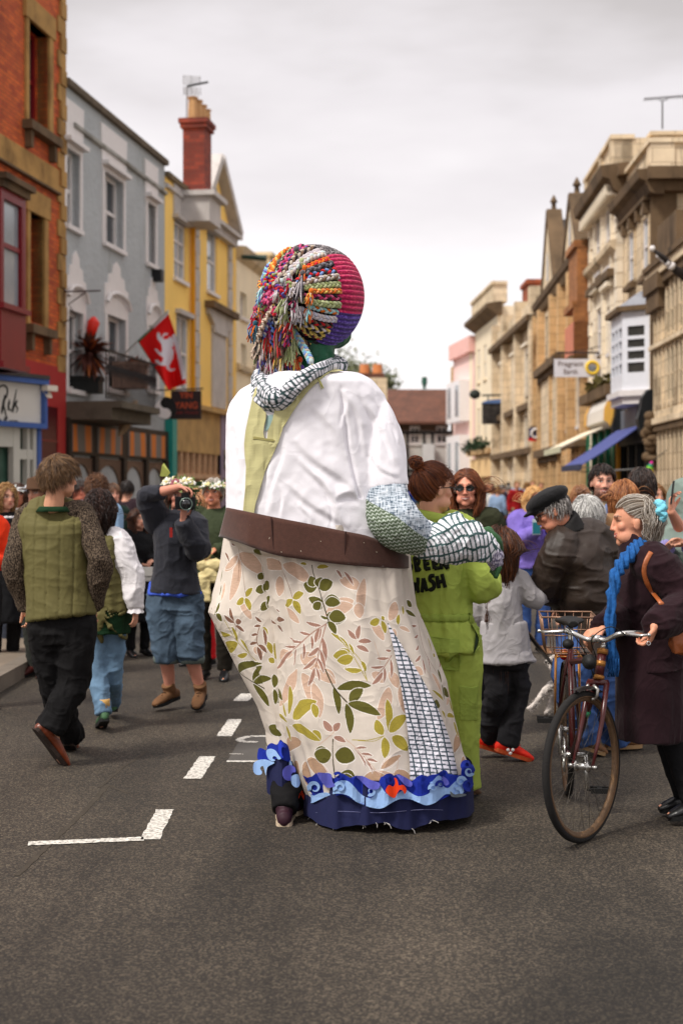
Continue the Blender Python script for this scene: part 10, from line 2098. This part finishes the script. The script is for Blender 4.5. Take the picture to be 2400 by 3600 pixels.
 guard(Cf,F,math.radians(78),math.radians(120),'mudguard',mat('dark_mudguard',(34,30,28),0.4,0.1,20))
 guard(Cr,fr,math.radians(30),math.radians(190),'mudguard',MATS['dark_mudguard'])
 # seat post, saddle
 mb=MB(); mb.tube([st-(0,0,0.02),st+(0,0,0.12)],0.0125,12); mb.build('seat_post',CHR,t,True); sp=st+np.array((0,0,0.145)); mb=MB(); limb(mb,[sp+fr*0.15,sp+fr*0.05,sp-fr*0.05,sp-fr*0.11],[0.028,0.04,0.075,0.07],14,16,r2=[0.018,0.02,0.022,0.02],across=sr_); remesh(mb,'saddle',BK,t,0.005,3)
 # cranks, pedals, chainring, chain
 mb=MB(); bb2=bbk; mb.tube([bb2-sr_*0.06,bb2+sr_*0.06],0.012,10); d=nrm(-np.array((0,0,1.0))+fr*0.12)
 for sg,dd in ((-1,d),(1,-d)): mb.tube([bb2+sr_*0.06*sg,bb2+sr_*0.068*sg+dd*0.17],[0.012,0.009],10); 
 mb.build('crank',CHR,t,True)
 for sg,dd in ((-1,d),(1,-d)):
  q=bb2+sr_*0.068*sg+dd*0.17; mb=MB(); mb.tube([q,q+sr_*0.10*sg],0.006,8)
  for o in (-0.028,0.028): mb.obox(q+sr_*0.062*sg+fr*o,sr_*0.045,fr*0.007,(0,0,0.012))
  mb.obox(q+sr_*0.062*sg,sr_*0.012,fr*0.03,(0,0,0.009)); mb.build('pedal',BK,t)
 sg=1 if sr_[0]<0 else -1; ch=bb2+sr_*0.045*1; mb=MB(); mb.tube([ch+(fr*math.cos(a)+np.array((0,0,math.sin(a))))*0.085 for a in np.linspace(0,6.28,40,endpoint=False)],0.004,6,closed=True)
 for a in np.linspace(0,6.28,5,endpoint=False): mb.tube([ch,ch+(fr*math.cos(a)+np.array((0,0,math.sin(a))))*0.085],0.004,6)
 mb.build('chainring',CHR,t,True); cr2=Cr+sr_*0.045; mb=MB(); 
 for sg2 in (1,-1): mb.tube([ch+(0,0,0.085*sg2),cr2+(0,0,0.035*sg2)],0.0035,6)
 mb.build('chain',BK,t)
 # rack and basket
 rk=Cr+np.array((0,0,0.40)); mb=MB()
 for o in (-0.06,0.06): mb.tube([rk+fr*0.18+sr_*o,rk-fr*0.18+sr_*o],0.005,8); mb.tube([rk-fr*0.05+sr_*o,Cr+sr_*0.065*np.sign(o)],0.0045,8); mb.tube([rk+fr*0.05+sr_*o,Cr+sr_*0.065*np.sign(o)],0.0045,8)
 for q in np.linspace(-0.15,0.15,4): mb.tube([rk+fr*q-sr_*0.06,rk+fr*q+sr_*0.06],0.004,6)
 mb.build('rack',GOLD,t,True)
 WR=mat('basket_wire',(150,116,96),0.4,0.2,20,metal=0.6); mb=MB(); b0=rk+np.array((0,0,0.012))+sr_*0.0-fr*0.02; H_=0.19
 for z,g in ((0.0,0.0),(H_*0.5,0.012),(H_,0.025)):
  a_,c_=0.115+g,0.15+g; q=[b0+fr*c_+sr_*a_,b0+fr*c_-sr_*a_,b0-fr*c_-sr_*a_,b0-fr*c_+sr_*a_]; mb.tube([x+np.array((0,0,z)) for x in q],0.0035 if z<H_ else 0.005,6,closed=True,across=(0,0.3,1))
 for i in range(7):
  o=-0.115+0.23*i/6
  for e in (1,-1): mb.tube([b0+fr*0.15*e+sr_*o,b0+fr*0.175*e+sr_*o*1.2+(0,0,H_)],0.0022,5)
  mb.tube([b0+fr*0.15+sr_*o,b0-fr*0.15+sr_*o],0.0022,5)
 for i in range(8):
  o=-0.15+0.30*i/7
  for e in (1,-1): mb.tube([b0+fr*o+sr_*0.115*e,b0+fr*o*1.16+sr_*0.14*e+(0,0,H_)],0.0022,5)
 mb.build('basket',WR,t,True)
 mb=MB(); q=rk-fr*0.19+(0,0,-0.03); mb.tube([q,q-fr*0.02],0.03,16); mb.build('rear_light',mat('red_reflector',(170,20,20),0.2),t,True)
 mb=MB(); q=cl-F*0.03+(0,0,-0.10); mb.ell(q+F*0.1,0.034,0.05,0.036); remesh(mb,'front_lamp',BK,t,0.005,1)
 # frame lettering-free decal bands
 mb=MB(); m_=mid(hd0+rake*0.03,bbk,0.5)
 mb.tube([mid(hd0,bbk,0.42),mid(hd0,bbk,0.46)],0.0180,12); mb.build('frame_band',mat('band_green',(40,120,80),0.5),t,True)
bicycle()
# ---------------------------------------------------------------- the far crowd
def crowd():
 tops=[('black',(26,26,28)),('white',(206,204,200)),('red',(150,26,30)),('royal blue',(36,66,160)),('grey',(120,120,122)),('beige',(176,156,130)),('dark green',(36,70,44)),('navy',(30,36,60)),('pale blue',(140,164,196)),('maroon',(92,26,34)),('brown',(84,60,44)),('mustard',(176,136,52))]
 bots=[('black',(26,26,28)),('blue denim',(60,80,112)),('grey',(88,88,90)),('tan',(140,118,90)),('dark brown',(56,42,34))]
 hairs=[(46,34,28),(96,66,44),(150,112,70),(26,22,22),(150,146,142)]
 protos=[]; G1='people walking far down the street'
 for i in range(5):
  n=len(bpy.data.objects); hk=hairs[i]
  p,J,g,B=standing('x',60,1780,1700,1.7,fabric('crowd_top_%d'%i,tops[i][1]),fabric('crowd_trousers_%d'%i,bots[i][1]),(hk,tuple(int(v*0.7) for v in hk)),face=(-1,1,1,-1,1)[i],turn=(0.2,-0.3,0.1,-0.5,0.6)[i],vox=0.022,n=90,style='long' if i in(1,4) else 'short',L=0.2 if i in(1,4) else 0.06,arms=('down','front','down','up','down')[i],face_on=False,group=G1,hairkw=dict(thick=0.02),foot_dx=(0.09,0.12,0.06,0.1,0.12)[i])
  protos.append(p.root)
 tm={n:fabric('far_top_'+n.replace(' ','_'),c) for n,c in tops}; bm_={n:fabric('far_trousers_'+n.replace(' ','_'),c) for n,c in bots}; hm={i:mat('far_hair_%d'%i,c,0.8) for i,c in enumerate(hairs)}
 rr=random.Random(5); spots=[]
 for px in range(1694,2010,11): spots.append((px+rr.uniform(-5,5),rr.choice((46,52,58,64,70,76,80))))
 for px in (1700,1712,1731,1748,1770,1793,1815,1835,1857,1880,1898,1716,1742,1786,1825): spots.append((px,rr.uniform(36,44) if px in(1748,1815,1898) else rr.uniform(52,76)))
 for px in (1455,1478,1500,1690,2005,2290,2305): spots.append((px,rr.uniform(60,80) if px<2100 else 24))
 used=set(); combos=[(a,b) for a in range(12) for b in range(5)]; rr.shuffle(combos)
 where=lambda px,Y:('beside the shops' if px>1900 else 'in mid-street' if px>1760 else 'by the pink house')+(', farthest off' if Y>66 else ', nearest' if Y<45 else '')
 for i,(px,Y) in enumerate(spots):
  a,b=combos[i%60]; pr=protos[rr.randrange(5)] if i>=5 else protos[i]; h=rr.choice((0.90,0.95,1.0,1.04,0.8 if Y<60 else 1.0))
  r=pr if i<5 else pr.copy()
  if i>=5:
   COL.objects.link(r)
  kids=list(pr.children)
  r.location=((px-CX)/FOC*Y,Y,0); r.scale=(h,h,h); r.rotation_euler=(0,0,rr.uniform(-0.7,0.7)) if i>=5 else (0,0,0)
  r['label']='%s figure in %s top and %s trousers, %s'%('short' if h<0.85 else 'distant',tops[a][0],bots[b][0],where(px,Y)); r['group']=G1; r['category']='person'
  hi=rr.randrange(5)
  for ch in kids:
   c=ch if i<5 else ch.copy()
   if i>=5: COL.objects.link(c); c.parent=r
   nm=c.name.split('.')[0]; M_=tm[tops[a][0]] if nm=='top' else bm_[bots[b][0]] if nm=='trousers' else hm[hi] if nm=='hair' else None
   if M_ is not None: c.material_slots[0].link='OBJECT'; c.material_slots[0].material=M_
   if i>=5:
    for gch in ch.children: gg=gch.copy(); COL.objects.link(gg); gg.parent=c
crowd()
def street_bits():
 # rainbow windsock at the dark shopfront
 Y=30.5; t=empty('windsock',tuple(P(2276,1690,Y)),'rainbow striped cone hanging beside the dark shopfront on the right','windsock'); cs=[(230,40,160),(30,140,120),(120,190,60),(240,210,50),(240,130,40),(220,40,50),(220,60,140)]
 a=P(2290,1622,Y);b=P(2268,1688,Y)
 for i,c in enumerate(cs):
  p0=mid(a,b,i/7);p1=mid(a,b,(i+1)/7); mb=MB(); mb.tube([p0,p1],[0.02+0.022*i,0.02+0.022*(i+1)],12); mb.build('stripe',mat('rainbow_%d'%i,c,0.7),t,True)
 mb=MB(); mb.tube([a,a+(0.35,0.1,0.25)],0.01,6); mb.build('cord',BLKL,t)
 for x,y,w,h,nm,cc in ((2322,1733,34,18,'wall_plaque',(48,40,36)),(2330,1764,36,16,'wall_plaque',(60,54,46))):
  q=P(x,y,28.6); mb=MB(); q=np.array((6.6,28.6,q[2])); 
street_bits()
